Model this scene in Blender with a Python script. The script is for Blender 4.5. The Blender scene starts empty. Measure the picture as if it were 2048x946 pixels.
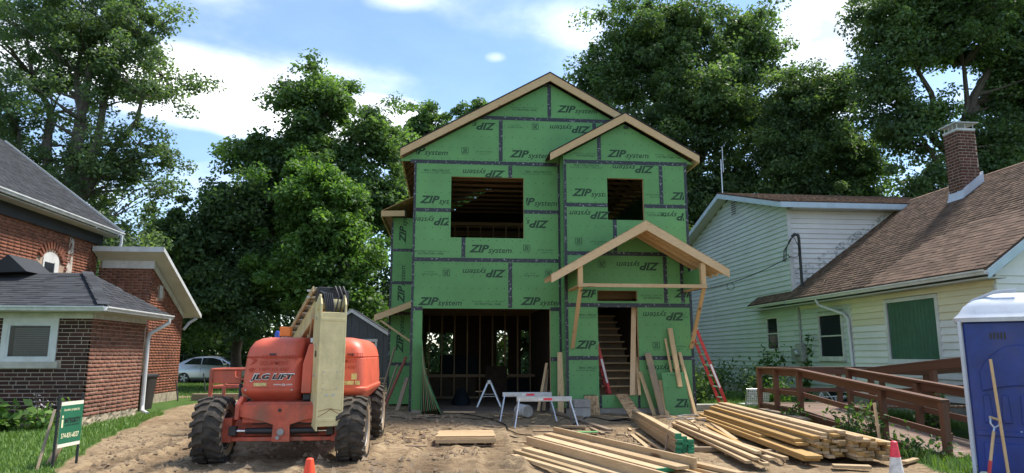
import bpy, bmesh, math, random
import numpy as np
from mathutils import Vector, Matrix
R = math.radians
random.seed(7)
S = bpy.context.scene
COL = S.collection

# ---------------------------------------------------------------- camera
cam_d = bpy.data.cameras.new('camera'); cam = bpy.data.objects.new('camera', cam_d); COL.objects.link(cam)
cam.location = (0, 0, 1.55); cam.rotation_euler = (R(90 + 9.75), 0, R(-5.5))
cam_d.sensor_width = 36; cam_d.lens = 36 * 1380 / 2048; cam_d.clip_start = .05; cam_d.clip_end = 3000
S.camera = cam
# ---------------------------------------------------------------- sky, sun, exposure
SUN_EL, SUN_AZ = 58, 66          # azimuth clockwise from +Y (behind the house, to the right)
W = bpy.data.worlds.new('World'); S.world = W; W.use_nodes = True
def world():
    nt = W.node_tree; N = nt.nodes; L = nt.links; N.clear()
    out = N.new('ShaderNodeOutputWorld'); bg = N.new('ShaderNodeBackground'); bg.inputs[1].default_value = .15
    sky = N.new('ShaderNodeTexSky'); sky.sky_type = 'NISHITA'; sky.sun_disc = False
    sky.sun_elevation = R(SUN_EL); sky.sun_rotation = R(SUN_AZ); sky.air_density = 1.0; sky.dust_density = .3; sky.ozone_density = 2.5
    tc = N.new('ShaderNodeTexCoord'); sep = N.new('ShaderNodeSeparateXYZ'); L.new(tc.outputs['Generated'], sep.inputs[0])
    def m(op, a, b=None, c=None):
        n = N.new('ShaderNodeMath'); n.operation = op
        for i, v in enumerate((a, b, c)):
            if v is None: continue
            if isinstance(v, (int, float)): n.inputs[i].default_value = v
            else: L.new(v, n.inputs[i])
        return n.outputs[0]
    den = m('ADD', m('MAXIMUM', sep.outputs[2], 0.0), .22)
    cx = m('DIVIDE', sep.outputs[0], den); cy = m('DIVIDE', sep.outputs[1], den)
    cb = N.new('ShaderNodeCombineXYZ'); L.new(cx, cb.inputs[0]); L.new(cy, cb.inputs[1])
    def noise(sc, det, rough, off):
        mp = N.new('ShaderNodeMapping'); mp.inputs['Location'].default_value = off; L.new(cb.outputs[0], mp.inputs[0])
        n = N.new('ShaderNodeTexNoise'); n.inputs['Scale'].default_value = sc; n.inputs['Detail'].default_value = det; n.inputs['Roughness'].default_value = rough
        L.new(mp.outputs[0], n.inputs['Vector']); return n.outputs[0]
    def blob(x, y, rx, ry, a):
        ca, sa = math.cos(a), math.sin(a)
        dx = m('SUBTRACT', cx, x); dy = m('SUBTRACT', cy, y)
        u = m('DIVIDE', m('ADD', m('MULTIPLY', dx, ca), m('MULTIPLY', dy, sa)), rx)
        v = m('DIVIDE', m('SUBTRACT', m('MULTIPLY', dy, ca), m('MULTIPLY', dx, sa)), ry)
        d2 = m('ADD', m('MULTIPLY', u, u), m('MULTIPLY', v, v))
        return m('MAXIMUM', m('SUBTRACT', 1.0, d2), 0.0)
    dens = m('ADD', m('MULTIPLY', noise(2.0, 9, .57, (3.1, 1.7, 0)), 1.0), m('MULTIPLY', noise(.8, 3, .5, (9.1, 4.2, 0)), .55))
    for b in CLOUDS:
        dens = m('ADD', dens, m('MULTIPLY', blob(*b[:5]), b[5]))
    rp = N.new('ShaderNodeMapRange'); rp.interpolation_type = 'SMOOTHSTEP'; L.new(dens, rp.inputs[0])
    rp.inputs[1].default_value = .64; rp.inputs[2].default_value = 1.3; rp.inputs[3].default_value = .04; rp.inputs[4].default_value = .9
    core = N.new('ShaderNodeMapRange'); L.new(noise(3.2, 6, .6, (1, 7, 0)), core.inputs[0]); core.inputs[1].default_value = .3; core.inputs[2].default_value = .7
    cc = N.new('ShaderNodeMix'); cc.data_type = 'RGBA'; L.new(core.outputs[0], cc.inputs[0])
    cc.inputs[6].default_value = (1.3, 1.38, 1.52, 1); cc.inputs[7].default_value = (4.0, 4.0, 4.05, 1)
    hs = N.new('ShaderNodeHueSaturation'); hs.inputs['Saturation'].default_value = 1.08; hs.inputs['Value'].default_value = .33; L.new(sky.outputs[0], hs.inputs['Color'])
    mx = N.new('ShaderNodeMix'); mx.data_type = 'RGBA'; L.new(rp.outputs[0], mx.inputs[0]); L.new(hs.outputs[0], mx.inputs[6]); L.new(cc.outputs[2], mx.inputs[7])
    L.new(mx.outputs[2], bg.inputs[0]); L.new(bg.outputs[0], out.inputs[0])
# cloud banks in sky-plane coordinates: x, y, radius, radius, turn, weight
CLOUDS = [(-.55, 1.6, .46, .2, .5, .55), (-.9, 1.42, .2, .2, 0, .4), (.76, 1.2, .18, .2, .3, .42), (-.1, 1.27, .08, .04, 0, .2), (.26, 1.3, .12, .1, 0, .22), (-.2, 1.75, .3, .16, .2, .5), (.1, 1.44, .03, .025, 0, .3), (.9, 1.45, .2, .14, .3, .35), (-.2, 1.36, .32, .16, .25, -.28), (.1, 1.55, .22, .22, 0, -.22), (.5, 1.3, .2, .25, 0, -.15), (-.7, 1.85, .14, .1, 0, -.3)]
world()
sun_d = bpy.data.lights.new('sun', 'SUN'); sun_d.energy = 1.5; sun_d.angle = R(10); sun_d.color = (1, .95, .86)
sun = bpy.data.objects.new('sun', sun_d); COL.objects.link(sun)
az, el = R(SUN_AZ), R(SUN_EL)
sdir = Vector((math.sin(az) * math.cos(el), math.cos(az) * math.cos(el), math.sin(el)))
sun.rotation_euler = sdir.to_track_quat('Z', 'Y').to_euler(); sun.location = (10, 20, 40)
vs = S.view_settings; vs.view_transform = 'Standard'; vs.look = 'None'; vs.gamma = 1; vs.exposure = 2.35; vs.use_curve_mapping = False
S.cycles.max_bounces = 8; S.cycles.transparent_max_bounces = 12

# ---------------------------------------------------------------- helpers
OFF = {}
def thing(name, loc, label, cat, group=None, kind=None):
    o = bpy.data.objects.new(name, None); COL.objects.link(o); o.location = loc; o.empty_display_size = .2
    tag(o, label, cat, group, kind); OFF[o] = Vector(loc); return o
def tag(o, label=None, cat=None, group=None, kind=None):
    if label: o['label'] = label
    if cat: o['category'] = cat
    if group: o['group'] = group
    if kind: o['kind'] = kind
    return o
def link(name, me, mat, parent=None, loc=None, rot=None, kind=None):
    """links mesh data whose vertices are relative to loc (world)"""
    o = bpy.data.objects.new(name, me); COL.objects.link(o)
    if mat is not None and len(me.materials) == 0: me.materials.append(mat)
    loc = Vector(loc) if loc is not None else Vector((0, 0, 0))
    if parent is not None: o.parent = parent; o.location = loc - OFF[parent]
    else: o.location = loc
    if rot is not None: o.rotation_euler = rot
    if kind: o['kind'] = kind
    OFF[o] = loc.copy(); return o
class MB:
    def __init__(s): s.v = []; s.f = []
    def add(s, v, f):
        n = len(s.v); s.v += [tuple(p) for p in v]; s.f += [tuple(i + n for i in q) for q in f]; return s
    def bx(s, x0, x1, y0, y1, z0, z1):
        return s.add([(x0,y0,z0),(x1,y0,z0),(x1,y1,z0),(x0,y1,z0),(x0,y0,z1),(x1,y0,z1),(x1,y1,z1),(x0,y1,z1)],
                     [(0,3,2,1),(4,5,6,7),(0,1,5,4),(1,2,6,5),(2,3,7,6),(3,0,4,7)])
    def beam(s, p0, p1, w, h, up=(0, 0, 1)):
        p0 = Vector(p0); p1 = Vector(p1); d = (p1 - p0).normalized(); up = Vector(up)
        sd = d.cross(up)
        if sd.length < 1e-4: sd = d.cross(Vector((0, 1, 0)))
        sd.normalize(); u = sd.cross(d); a = sd * w / 2; b = u * h / 2
        return s.add([p0-a-b,p0+a-b,p1+a-b,p1-a-b,p0-a+b,p0+a+b,p1+a+b,p1-a+b],[(0,3,2,1),(4,5,6,7),(0,1,5,4),(1,2,6,5),(2,3,7,6),(3,0,4,7)])
    def prism(s, poly, axis, a, b):
        """poly in the plane normal to axis; 'y': (x,z), 'x': (y,z), 'z': (x,y)"""
        def P(q, t): return {'y': (q[0], t, q[1]), 'x': (t, q[0], q[1]), 'z': (q[0], q[1], t)}[axis]
        n = len(poly); v = [P(q, a) for q in poly] + [P(q, b) for q in poly]
        f = [tuple(range(n)), tuple(range(2*n-1, n-1, -1))] + [(i, i+n, (i+1) % n + n, (i+1) % n) for i in range(n)]
        return s.add(v, f)
    def tube(s, pts, r, n=8, cap=True):
        pts = [Vector(p) for p in pts]; rs = r if isinstance(r, (list, tuple)) else [r] * len(pts)
        v = []; ref = None
        for i, p in enumerate(pts):
            t = (pts[min(i+1, len(pts)-1)] - pts[max(i-1, 0)]).normalized()
            if ref is None: ref = t.orthogonal().normalized()
            ref = (ref - t * ref.dot(t));
            ref = ref.normalized() if ref.length > 1e-5 else t.orthogonal().normalized()
            b = t.cross(ref)
            for k in range(n):
                a = 2 * math.pi * k / n; v.append(p + (ref * math.cos(a) + b * math.sin(a)) * rs[i])
        f = []
        for i in range(len(pts) - 1):
            for k in range(n): f.append((i*n+k, i*n+(k+1) % n, (i+1)*n+(k+1) % n, (i+1)*n+k))
        if cap: f.append(tuple(range(n-1, -1, -1))); f.append(tuple((len(pts)-1)*n+k for k in range(n)))
        return s.add(v, f)
    def cyl(s, p0, p1, r, n=12): return s.tube([p0, p1], r, n)
    def lathe(s, prof, c, ax='z', n=24, close=False):
        v = []
        for r, h in prof:
            for k in range(n):
                a = 2 * math.pi * k / n; x, y = r * math.cos(a), r * math.sin(a)
                v.append({'z': (c[0]+x, c[1]+y, c[2]+h), 'x': (c[0]+h, c[1]+x, c[2]+y), 'y': (c[0]+x, c[1]+h, c[2]+y)}[ax])
        m = len(prof); f = []
        for i in range(m - (0 if close else 1)):
            j = (i + 1) % m
            for k in range(n): f.append((i*n+k, i*n+(k+1) % n, j*n+(k+1) % n, j*n+k))
        if not close:
            if prof[0][0] > 1e-4: f.append(tuple(range(n-1, -1, -1)))
            if prof[-1][0] > 1e-4: f.append(tuple((m-1)*n+k for k in range(n)))
        return s.add(v, f)
    def loft(s, rings, cap=True):
        n = len(rings[0]); v = [p for r in rings for p in r]; f = []
        for i in range(len(rings) - 1):
            for k in range(n): f.append((i*n+k, i*n+(k+1) % n, (i+1)*n+(k+1) % n, (i+1)*n+k))
        if cap: f.append(tuple(range(n-1, -1, -1))); f.append(tuple((len(rings)-1)*n+k for k in range(n)))
        return s.add(v, f)
    def xf(s, M):
        s.v = [tuple(M @ Vector(p)) for p in s.v]; return s
    def go(s, name, mat, parent=None, smooth=False, bev=0, kind=None, base=None, seg=2):
        """builds the collected shape as ONE mesh object; base = origin of a top-level mesh"""
        o0 = OFF[parent] if parent is not None else Vector(base if base is not None else (0, 0, 0))
        me = bpy.data.meshes.new(name); me.from_pydata([tuple(Vector(p) - o0) for p in s.v], [], s.f); me.update()
        bm = bmesh.new(); bm.from_mesh(me); bmesh.ops.recalc_face_normals(bm, faces=bm.faces); bm.to_mesh(me); bm.free()
        if smooth: me.polygons.foreach_set('use_smooth', [True] * len(me.polygons))
        o = link(name, me, mat, parent, o0, kind=kind)
        if bev:
            b = o.modifiers.new('bevel', 'BEVEL'); b.width = bev; b.segments = seg; b.limit_method = 'ANGLE'; b.angle_limit = R(35)
        if smooth:
            try: me.set_sharp_from_angle(angle=R(40))
            except Exception: pass
        return o
def part(name, mat, parent, *bxs, bev=0, kind=None):
    m = MB()
    for b in bxs: m.bx(*b)
    return m.go(name, mat, parent, bev=bev, kind=kind)

# ---------------------------------------------------------------- materials
MATS = {}
class NT:
    def __init__(s, name):
        s.m = bpy.data.materials.new(name); s.m.use_nodes = True; s.nt = s.m.node_tree; s.N = s.nt.nodes; s.L = s.nt.links
        s.p = s.N['Principled BSDF']; MATS[name] = s.m; s.tc = s.N.new('ShaderNodeTexCoord')
    def n(s, t, **kw):
        q = s.N.new(t)
        for k, v in kw.items():
            if hasattr(q, k): setattr(q, k, v)
            else: q.inputs[k.replace('_', ' ')].default_value = v
        return q
    def noise(s, scale, detail=4, rough=.55, vec=None, stretch=None, dist=0):
        q = s.n('ShaderNodeTexNoise', Scale=scale, Detail=detail, Roughness=rough, Distortion=dist)
        v = vec or s.tc.outputs['Object']
        if stretch:
            mp = s.n('ShaderNodeMapping'); mp.inputs['Scale'].default_value = stretch; s.L.new(v, mp.inputs[0]); v = mp.outputs[0]
        s.L.new(v, q.inputs['Vector']); return q.outputs[0]
    def ramp(s, fac, stops):
        q = s.n('ShaderNodeValToRGB'); e = q.color_ramp.elements
        while len(e) < len(stops): e.new(.5)
        for i, (p, c) in enumerate(stops): e[i].position = p; e[i].color = (c[0], c[1], c[2], 1) if len(c) == 3 else c
        s.L.new(fac, q.inputs[0]); return q.outputs[0]
    def mix(s, fac, a, b, mode='MIX'):
        q = s.n('ShaderNodeMix', data_type='RGBA', blend_type=mode)
        for i, v in ((0, fac), (6, a), (7, b)):
            if isinstance(v, (int, float)): q.inputs[i].default_value = v
            elif isinstance(v, tuple): q.inputs[i].default_value = (v[0], v[1], v[2], 1)
            else: s.L.new(v, q.inputs[i])
        return q.outputs[2]
    def math(s, op, a, b=0.0):
        q = s.n('ShaderNodeMath', operation=op)
        for i, v in enumerate((a, b)):
            if isinstance(v, (int, float)): q.inputs[i].default_value = v
            else: s.L.new(v, q.inputs[i])
        return q.outputs[0]
    def bump(s, h, strength=.4, dist=.01):
        q = s.n('ShaderNodeBump'); q.inputs['Strength'].default_value = strength; q.inputs['Distance'].default_value = dist
        s.L.new(h, q.inputs['Height']); s.L.new(q.outputs[0], s.p.inputs['Normal']); return s
    def col(s, c):
        if isinstance(c, tuple): s.p.inputs['Base Color'].default_value = (*c[:3], 1)
        else: s.L.new(c, s.p.inputs['Base Color'])
        return s
    def set(s, rough=.6, metal=0, spec=.5, **kw):
        if isinstance(rough, (int, float)): s.p.inputs['Roughness'].default_value = rough
        else: s.L.new(rough, s.p.inputs['Roughness'])
        s.p.inputs['Metallic'].default_value = metal; s.p.inputs['Specular IOR Level'].default_value = spec
        for k, v in kw.items(): s.p.inputs[k.replace('_', ' ')].default_value = v
        return s.m
def lum(c, k): return tuple(min(1, x * k) for x in c)
def plain(name, c, rough=.6, metal=0, var=.25, scale=3, bump=0, bs=60, spec=.5, rnd=0, grime=0):
    """base colour with blotchy wear, optional per-object variation and fine relief"""
    t = NT(name); f = t.noise(scale, 5, .6)
    col = t.ramp(f, [(.3, lum(c, 1 - var)), (.7, lum(c, 1 + var))])
    if rnd:
        oi = t.n('ShaderNodeObjectInfo'); k = t.ramp(oi.outputs['Random'], [(0, (1-rnd,)*3), (1, (1+rnd,)*3)])
        col = t.mix(1.0, col, k, 'MULTIPLY')
    if grime:   # rubbed-on dirt and rust flecks with a shape of their own
        a = t.ramp(t.noise(2.6, 8, .72, None, (1, 1, .45)), [(.47, (0, 0, 0)), (.66, (grime,)*3)]); col = t.mix(a, col, (.16, .115, .075))
        b = t.ramp(t.noise(19, 5, .7), [(.63, (0, 0, 0)), (.68, (grime*1.3,)*3)]); col = t.mix(b, col, (.1, .06, .04))
    t.col(col)
    if bump: t.bump(t.noise(bs, 4, .6), bump, .01)
    return t.set(rough, metal, spec)
def wood(name, c, dark=.6, stretch=(18, 1.2, 18), rnd=.14, knots=True, rough=.75, grey=0):
    t = NT(name)
    oi = t.n('ShaderNodeObjectInfo')
    off = t.n('ShaderNodeVectorMath', operation='SCALE'); off.inputs[0].default_value = (13, 7, 5); t.L.new(oi.outputs['Random'], off.inputs['Scale'])
    ad = t.n('ShaderNodeVectorMath', operation='ADD'); t.L.new(t.tc.outputs['Object'], ad.inputs[0]); t.L.new(off.outputs[0], ad.inputs[1])
    v = ad.outputs[0]
    g = t.noise(6, 5, .65, v, stretch, .6); b = t.noise(1.3, 3, .5, v)
    col = t.ramp(g, [(.25, lum(c, dark)), (.5, c), (.75, lum(c, 1.18))])
    col = t.mix(t.ramp(b, [(.35, (0, 0, 0)), (.75, (.5, .5, .5))]), col, lum((c[0]*.92, c[1]*.85, c[2]*.7), .85))
    if knots:
        vo = t.n('ShaderNodeTexVoronoi', Scale=2.2); mp = t.n('ShaderNodeMapping'); mp.inputs['Scale'].default_value = tuple(.35 if q < 2 else 1.6 for q in stretch)
        t.L.new(v, mp.inputs[0]); t.L.new(mp.outputs[0], vo.inputs['Vector'])
        col = t.mix(t.ramp(vo.outputs['Distance'], [(.0, (1, 1, 1)), (.075, (.8, .8, .8)), (.13, (0, 0, 0))]), col, (.13, .06, .025))
    if grey: col = t.mix(t.ramp(t.noise(2.5, 5, .6, v, (2, 2, 2)), [(.4, (0, 0, 0)), (.65, (grey,)*3)]), col, (.2, .18, .15))
    k = t.ramp(oi.outputs['Random'], [(0, (1-rnd, 1-rnd, 1-rnd*1.2)), (1, (1+rnd*.6,)*3)])
    t.col(t.mix(1.0, col, k, 'MULTIPLY')); t.bump(g, .25, .004)
    return t.set(rough, 0, .3)
pine = wood('pine', (.58, .41, .24)); pine_x = wood('pine_along_x', (.58, .41, .24), stretch=(1.2, 18, 18)); pine_z = wood('pine_upright', (.56, .38, .2), stretch=(18, 18, 1.2))
spf = wood('pale_lumber', (.5, .36, .215), dark=.62, rnd=.26); spf_x = wood('pale_lumber_x', (.52, .38, .23), dark=.74, stretch=(1.2, 18, 18))
syp = wood('yellow_lumber', (.44, .27, .1), dark=.62, rnd=.24)
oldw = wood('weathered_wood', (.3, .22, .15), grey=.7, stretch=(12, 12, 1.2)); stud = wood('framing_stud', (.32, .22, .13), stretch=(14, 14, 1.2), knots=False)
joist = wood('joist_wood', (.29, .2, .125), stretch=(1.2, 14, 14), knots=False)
redw = wood('red_painted_wood', (.24, .08, .06), stretch=(12, 12, 1.2), knots=False)
deckw = wood('stained_deck_wood', (.13, .058, .035), stretch=(10, 1, 10), knots=False, dark=.75, rough=.6, rnd=.2)
deckwz = wood('stained_post_wood', (.15, .066, .04), stretch=(10, 10, 1), knots=False, dark=.75, rough=.6, rnd=.2)
def mk_osb():
    t = NT('osb'); vo = t.n('ShaderNodeTexVoronoi', Scale=26); mp = t.n('ShaderNodeMapping'); mp.inputs['Scale'].default_value = (1, 1, .45); mp.inputs['Rotation'].default_value = (.4, .3, .5)
    t.L.new(t.tc.outputs['Object'], mp.inputs[0]); t.L.new(mp.outputs[0], vo.inputs['Vector'])
    t.col(t.ramp(vo.outputs['Color'], [(0, (.2, .11, .05)), (.5, (.4, .25, .12)), (1, (.55, .38, .2))])); t.bump(vo.outputs['Distance'], .3, .004); return t.set(.8)
osb = mk_osb(); osb_shaded = plain('shaded_inner_board', (.06, .04, .026), .9, var=.3, scale=6)  # strand board for indoors, its colour darkened to stand in for shade
def mk_zip(name, c):
    t = NT(name); f = t.noise(1.1, 5, .6); col = t.ramp(f, [(.3, lum(c, .86)), (.7, lum(c, 1.12))])
    f2 = t.noise(45, 3, .6); col = t.mix(t.ramp(f2, [(.42, (0, 0, 0)), (.62, (.22, .22, .22))]), col, lum(c, .55))
    # nail heads every 0.305 x 0.405 m
    sp = t.n('ShaderNodeSeparateXYZ'); t.L.new(t.tc.outputs['Object'], sp.inputs[0])
    def cell(o, per, off):
        a = t.math('DIVIDE', t.math('ADD', o, off), per); a = t.math('FRACT', a); return t.math('MULTIPLY', t.math('SUBTRACT', a, .5), per)
    a = cell(sp.outputs[0], .2033, 50.07); b = cell(sp.outputs[2], .305, 50.12)
    d = t.math('SQRT', t.math('ADD', t.math('MULTIPLY', a, a), t.math('MULTIPLY', b, b)))
    col = t.mix(t.math('LESS_THAN', d, .0125), col, lum(c, .3))
    st = t.noise(3, 4, .6, None, (6, 6, .5)); col = t.mix(t.ramp(st, [(.55, (0, 0, 0)), (.8, (.16, .16, .16))]), col, (.3, .33, .22))
    oi = t.n('ShaderNodeObjectInfo'); col = t.mix(1.0, col, t.ramp(oi.outputs['Random'], [(0, (.88, .9, .88)), (1, (1.06, 1.03, 1.06))]), 'MULTIPLY')
    t.col(col); t.bump(t.noise(2.5, 3, .5), .25, .02); return t.set(.6, 0, .35)
zipg = mk_zip('green_sheathing', (.118, .305, .105)); zipe = plain('sheathing_edge', (.3, .2, .1), .8)
def mk_tape():
    t = NT('seam_tape'); f = t.noise(15, 2, .5, None, (1, 1, 1)); f2 = t.noise(70, 2, .5)
    pr = t.math('MULTIPLY', t.math('GREATER_THAN', f, .615), t.math('GREATER_THAN', f2, .5))
    col = t.mix(pr, (.022, .027, .033), (.3, .32, .34)); t.col(col); t.bump(t.noise(9, 3, .6), .3, .004); return t.set(.42, 0, .4)
tape = mk_tape(); ink = plain('panel_ink', (.012, .045, .02), .7, var=.2, scale=20); ink2 = plain('panel_ink_fine', (.02, .075, .03), .7, var=.2, scale=20)
def mk_brick(name, c, c2, c3):
    t = NT(name); oi = t.n('ShaderNodeObjectInfo')
    at = t.n('ShaderNodeAttribute'); at.attribute_name = 'tone'
    k = t.math('FRACT', t.math('ADD', at.outputs['Fac'], oi.outputs['Random']))
    col = t.ramp(k, [(0, c), (.45, c2), (.8, c3), (1, c)]); f = t.noise(1.2, 5, .65)
    f2 = t.noise(30, 5, .65); col = t.mix(t.ramp(f2, [(.35, (.5, .5, .5)), (.6, (0, 0, 0))]), col, lum(c2, .5))
    col = t.mix(t.ramp(f, [(.5, (0, 0, 0)), (.75, (.45, .45, .45))]), col, lum(c3, .55))
    t.col(col); t.bump(f2, .5, .006); return t.set(.9, 0, .25)
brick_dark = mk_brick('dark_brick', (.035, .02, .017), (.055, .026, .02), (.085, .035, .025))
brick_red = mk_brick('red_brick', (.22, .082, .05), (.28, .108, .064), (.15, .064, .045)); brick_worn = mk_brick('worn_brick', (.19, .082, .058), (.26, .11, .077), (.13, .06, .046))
mortar = plain('mortar', (.33, .27, .21), .95, bump=.5, bs=80); mortar_red = plain('warm_mortar', (.36, .25, .18), .95, bump=.5, bs=80)
stone = plain('foundation_stone', (.3, .25, .18), .95, var=.45, scale=7, bump=.8, bs=14)
white = plain('white_paint', (.58, .58, .56), .5, var=.08, scale=4, grime=.2); trim = plain('trim_metal', (.55, .57, .57), .45, var=.1, scale=6, grime=.25)
trimd = plain('aged_trim', (.5, .5, .47), .55, var=.2, scale=5); soffit = plain('soffit', (.45, .45, .43), .6, var=.08)
bluew = plain('blue_grey_trim', (.42, .52, .58), .5, var=.1); sill = plain('stone_sill', (.4, .37, .31), .9, bump=.3)
def mk_shingle(name, c, rnd):
    t = NT(name); oi = t.n('ShaderNodeObjectInfo'); at = t.n('ShaderNodeAttribute'); at.attribute_name = 'tone'
    k = t.math('FRACT', t.math('ADD', at.outputs['Fac'], oi.outputs['Random']))
    col = t.ramp(k, [(0, lum(c, 1 - rnd)), (.5, c), (1, lum(c, 1 + rnd))]); f = t.noise(140, 3, .7)
    col = t.mix(t.ramp(f, [(.35, (.55,)*3), (.6, (0, 0, 0))]), col, lum(c, .4))
    col = t.mix(t.ramp(t.noise(.9, 4, .6), [(.45, (0, 0, 0)), (.75, (.35,)*3)]), col, lum(c, .55))
    t.col(col); t.bump(f, .5, .004); return t.set(.95, 0, .2)
sh_dark = mk_shingle('charcoal_shingle', (.055, .058, .064), .3); sh_brown = mk_shingle('brown_shingle', (.155, .1, .07), .38)
def mk_siding(name, c, moss):
    t = NT(name); f = t.noise(1.1, 5, .6); col = t.ramp(f, [(.3, lum(c, .9)), (.7, lum(c, 1.05))])
    col = t.mix(t.ramp(t.noise(.55, 6, .65, None, (1, 1, 1.6)), [(.5, (0, 0, 0)), (.72, (moss,)*3)]), col, (.16, .2, .07))
    oi = t.n('ShaderNodeObjectInfo'); col = t.mix(1.0, col, t.ramp(oi.outputs['Random'], [(0, (.93,)*3), (1, (1.03,)*3)]), 'MULTIPLY')
    t.col(col); return t.set(.5, 0, .4)
sd_mint = mk_siding('mint_siding', (.53, .565, .555), .06); sd_white = mk_siding('white_siding', (.72, .71, .68), .08); sd_cream = mk_siding('cream_siding', (.7, .64, .46), .08)
glass = NT('window_glass').col((.02, .025, .03)).set(.1, 0, .25); glass_t = NT('clear_glass').col((.03, .04, .045)).set(.06, 0, .5, Alpha=.28); glass_car = NT('car_glass').col((.015, .018, .02)).set(.06, 0, .8)
curtain = plain('green_curtain', (.11, .29, .18), .8, var=.2, scale=2.2)
orange = plain('faded_orange_paint', (.6, .11, .06), .48, grime=.28, var=.18, scale=2.2, bump=.05, bs=25); orange_dk = plain('chassis_orange', (.47, .085, .045), .55, grime=.65, var=.3, scale=6, bump=.1, bs=20)
cream = plain('cream_paint', (.66, .56, .29), .5, grime=.28, var=.13, scale=3.5, bump=.06, bs=20); cream_dk = plain('boom_tan', (.45, .33, .17), .55, var=.25, scale=5)
def mk_rubber():
    t = NT('dusty_rubber'); f = t.noise(5, 6, .65); t.col(t.ramp(f, [(.35, (.03, .027, .024)), (.6, (.08, .066, .052)), (.78, (.2, .15, .1))])); t.bump(t.noise(40, 4, .6), .3, .004); return t.set(.88, 0, .3)
rubber = mk_rubber(); mud = plain('dried_mud', (.3, .22, .14), .95, var=.3, bump=.5, bs=30)
black = plain('black_plastic', (.02, .02, .022), .5, var=.3); wire_b = plain('wire_black', (.012, .012, .012), .9, spec=.1); blackm = plain('black_metal', (.025, .025, .027), .5, var=.3); steel = plain('galvanised_steel', (.45, .47, .49), .38, .75, var=.15, scale=8); chrome = plain('bright_rod', (.7, .7, .72), .18, 1)
grey_rim = plain('grey_rim', (.32, .32, .31), .6, .2, var=.3, scale=9); amber = plain('amber_lens', (.75, .2, .02), .25); blue_lens = plain('blue_lens', (.02, .08, .4), .25)
blue = plain('blue_plastic', (.005, .03, .2), .42, grime=.15, var=.3, scale=3, bump=.1, bs=12); wplastic = plain('white_plastic', (.5, .54, .6), .45, grime=.2, var=.1, scale=3, bump=.08, bs=10)
conc_dirty_dim = plain('dimmed_dirty_slab', (.13, .1, .075), .95, var=.3, scale=2.5, bump=.3, bs=30); conc = plain('concrete', (.33, .31, .27), .95, var=.25, scale=4, bump=.5, bs=40); grey_siding = plain('shed_siding', (.06, .069, .08), .7, var=.15, scale=6)  # garage slab: dirty, and darkened so it throws back less light
paint_or = plain('cone_orange', (.85, .07, .02), .5, var=.12); paint_rw = plain('cone_white', (.62, .58, .54), .6, var=.3, scale=14); cone_red = plain('cone_reflector', (.75, .04, .07), .5, var=.25, scale=12)
sign_green = plain('sign_green', (.02, .14, .075), .5, var=.08); off_white = plain('sign_white', (.72, .7, .58), .6, var=.06); lad_red = plain('ladder_red', (.5, .035, .03), .5, var=.25, scale=9); alum = plain('aluminium', (.5, .52, .54), .35, .8, var=.2, scale=9)
car_paint = NT('silver_car_paint').col((.52, .55, .58)).set(.25, .45, .5, Coat_Weight=.6, Coat_Roughness=.08); tarp = plain('dark_tarp', (.01, .016, .02), .85, spec=.1, var=.4, scale=2, bump=.4, bs=8)
print_dark = plain('dark_lettering', (.01, .012, .015), .6); print_w = plain('white_lettering', (.75, .74, .7), .6); print_faint = plain('ghost_lettering', (.43, .045, .02), .5); print_gold = plain('cream_lettering', (.75, .7, .45), .6)
decal_y = plain('warning_decal', (.6, .48, .2), .6, var=.3, scale=25); plank_dirty = wood('dirty_plank', (.36, .25, .15), grey=.6, stretch=(2, 14, 14))
bark = plain('bark', (.075, .06, .048), .95, var=.35, scale=8, bump=1, bs=14); bark_l = plain('pale_bark', (.12, .105, .09), .95, var=.35, scale=6, bump=1, bs=12)
# ---------------------------------------------------------------- lettering
_TX = {}
def text_mesh(body, size, shear=0, bold=0, sx=1.0):
    k = (body, size, shear, bold, sx)
    if k in _TX: return _TX[k]
    cu = bpy.data.curves.new('lettering', 'FONT'); cu.body = body; cu.size = size; cu.shear = shear; cu.offset = bold; cu.resolution_u = 2; cu.align_x = 'LEFT'
    o = bpy.data.objects.new('lettering', cu); COL.objects.link(o); bpy.context.view_layer.update()
    me = bpy.data.meshes.new_from_object(o.evaluated_get(bpy.context.evaluated_depsgraph_get())); bpy.data.objects.remove(o)
    n = len(me.vertices); a = np.zeros(n * 3); me.vertices.foreach_get('co', a); a = a.reshape(-1, 3); a[:, 0] *= sx
    pol = [tuple(p.vertices) for p in me.polygons]; bpy.data.meshes.remove(me)
    _TX[k] = (a, pol); return _TX[k]
def join_text(items):
    """items: (body,size,shear,bold,sx,dx,dy) -> verts in the plane, faces"""
    V = []; F = []; n = 0
    for b, s, sh, bo, sx, dx, dy in items:
        a, p = text_mesh(b, s, sh, bo, sx); a = a.copy(); a[:, 0] += dx; a[:, 1] += dy
        V.append(a); F += [tuple(i + n for i in q) for q in p]; n += len(a)
    return np.concatenate(V), F
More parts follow.
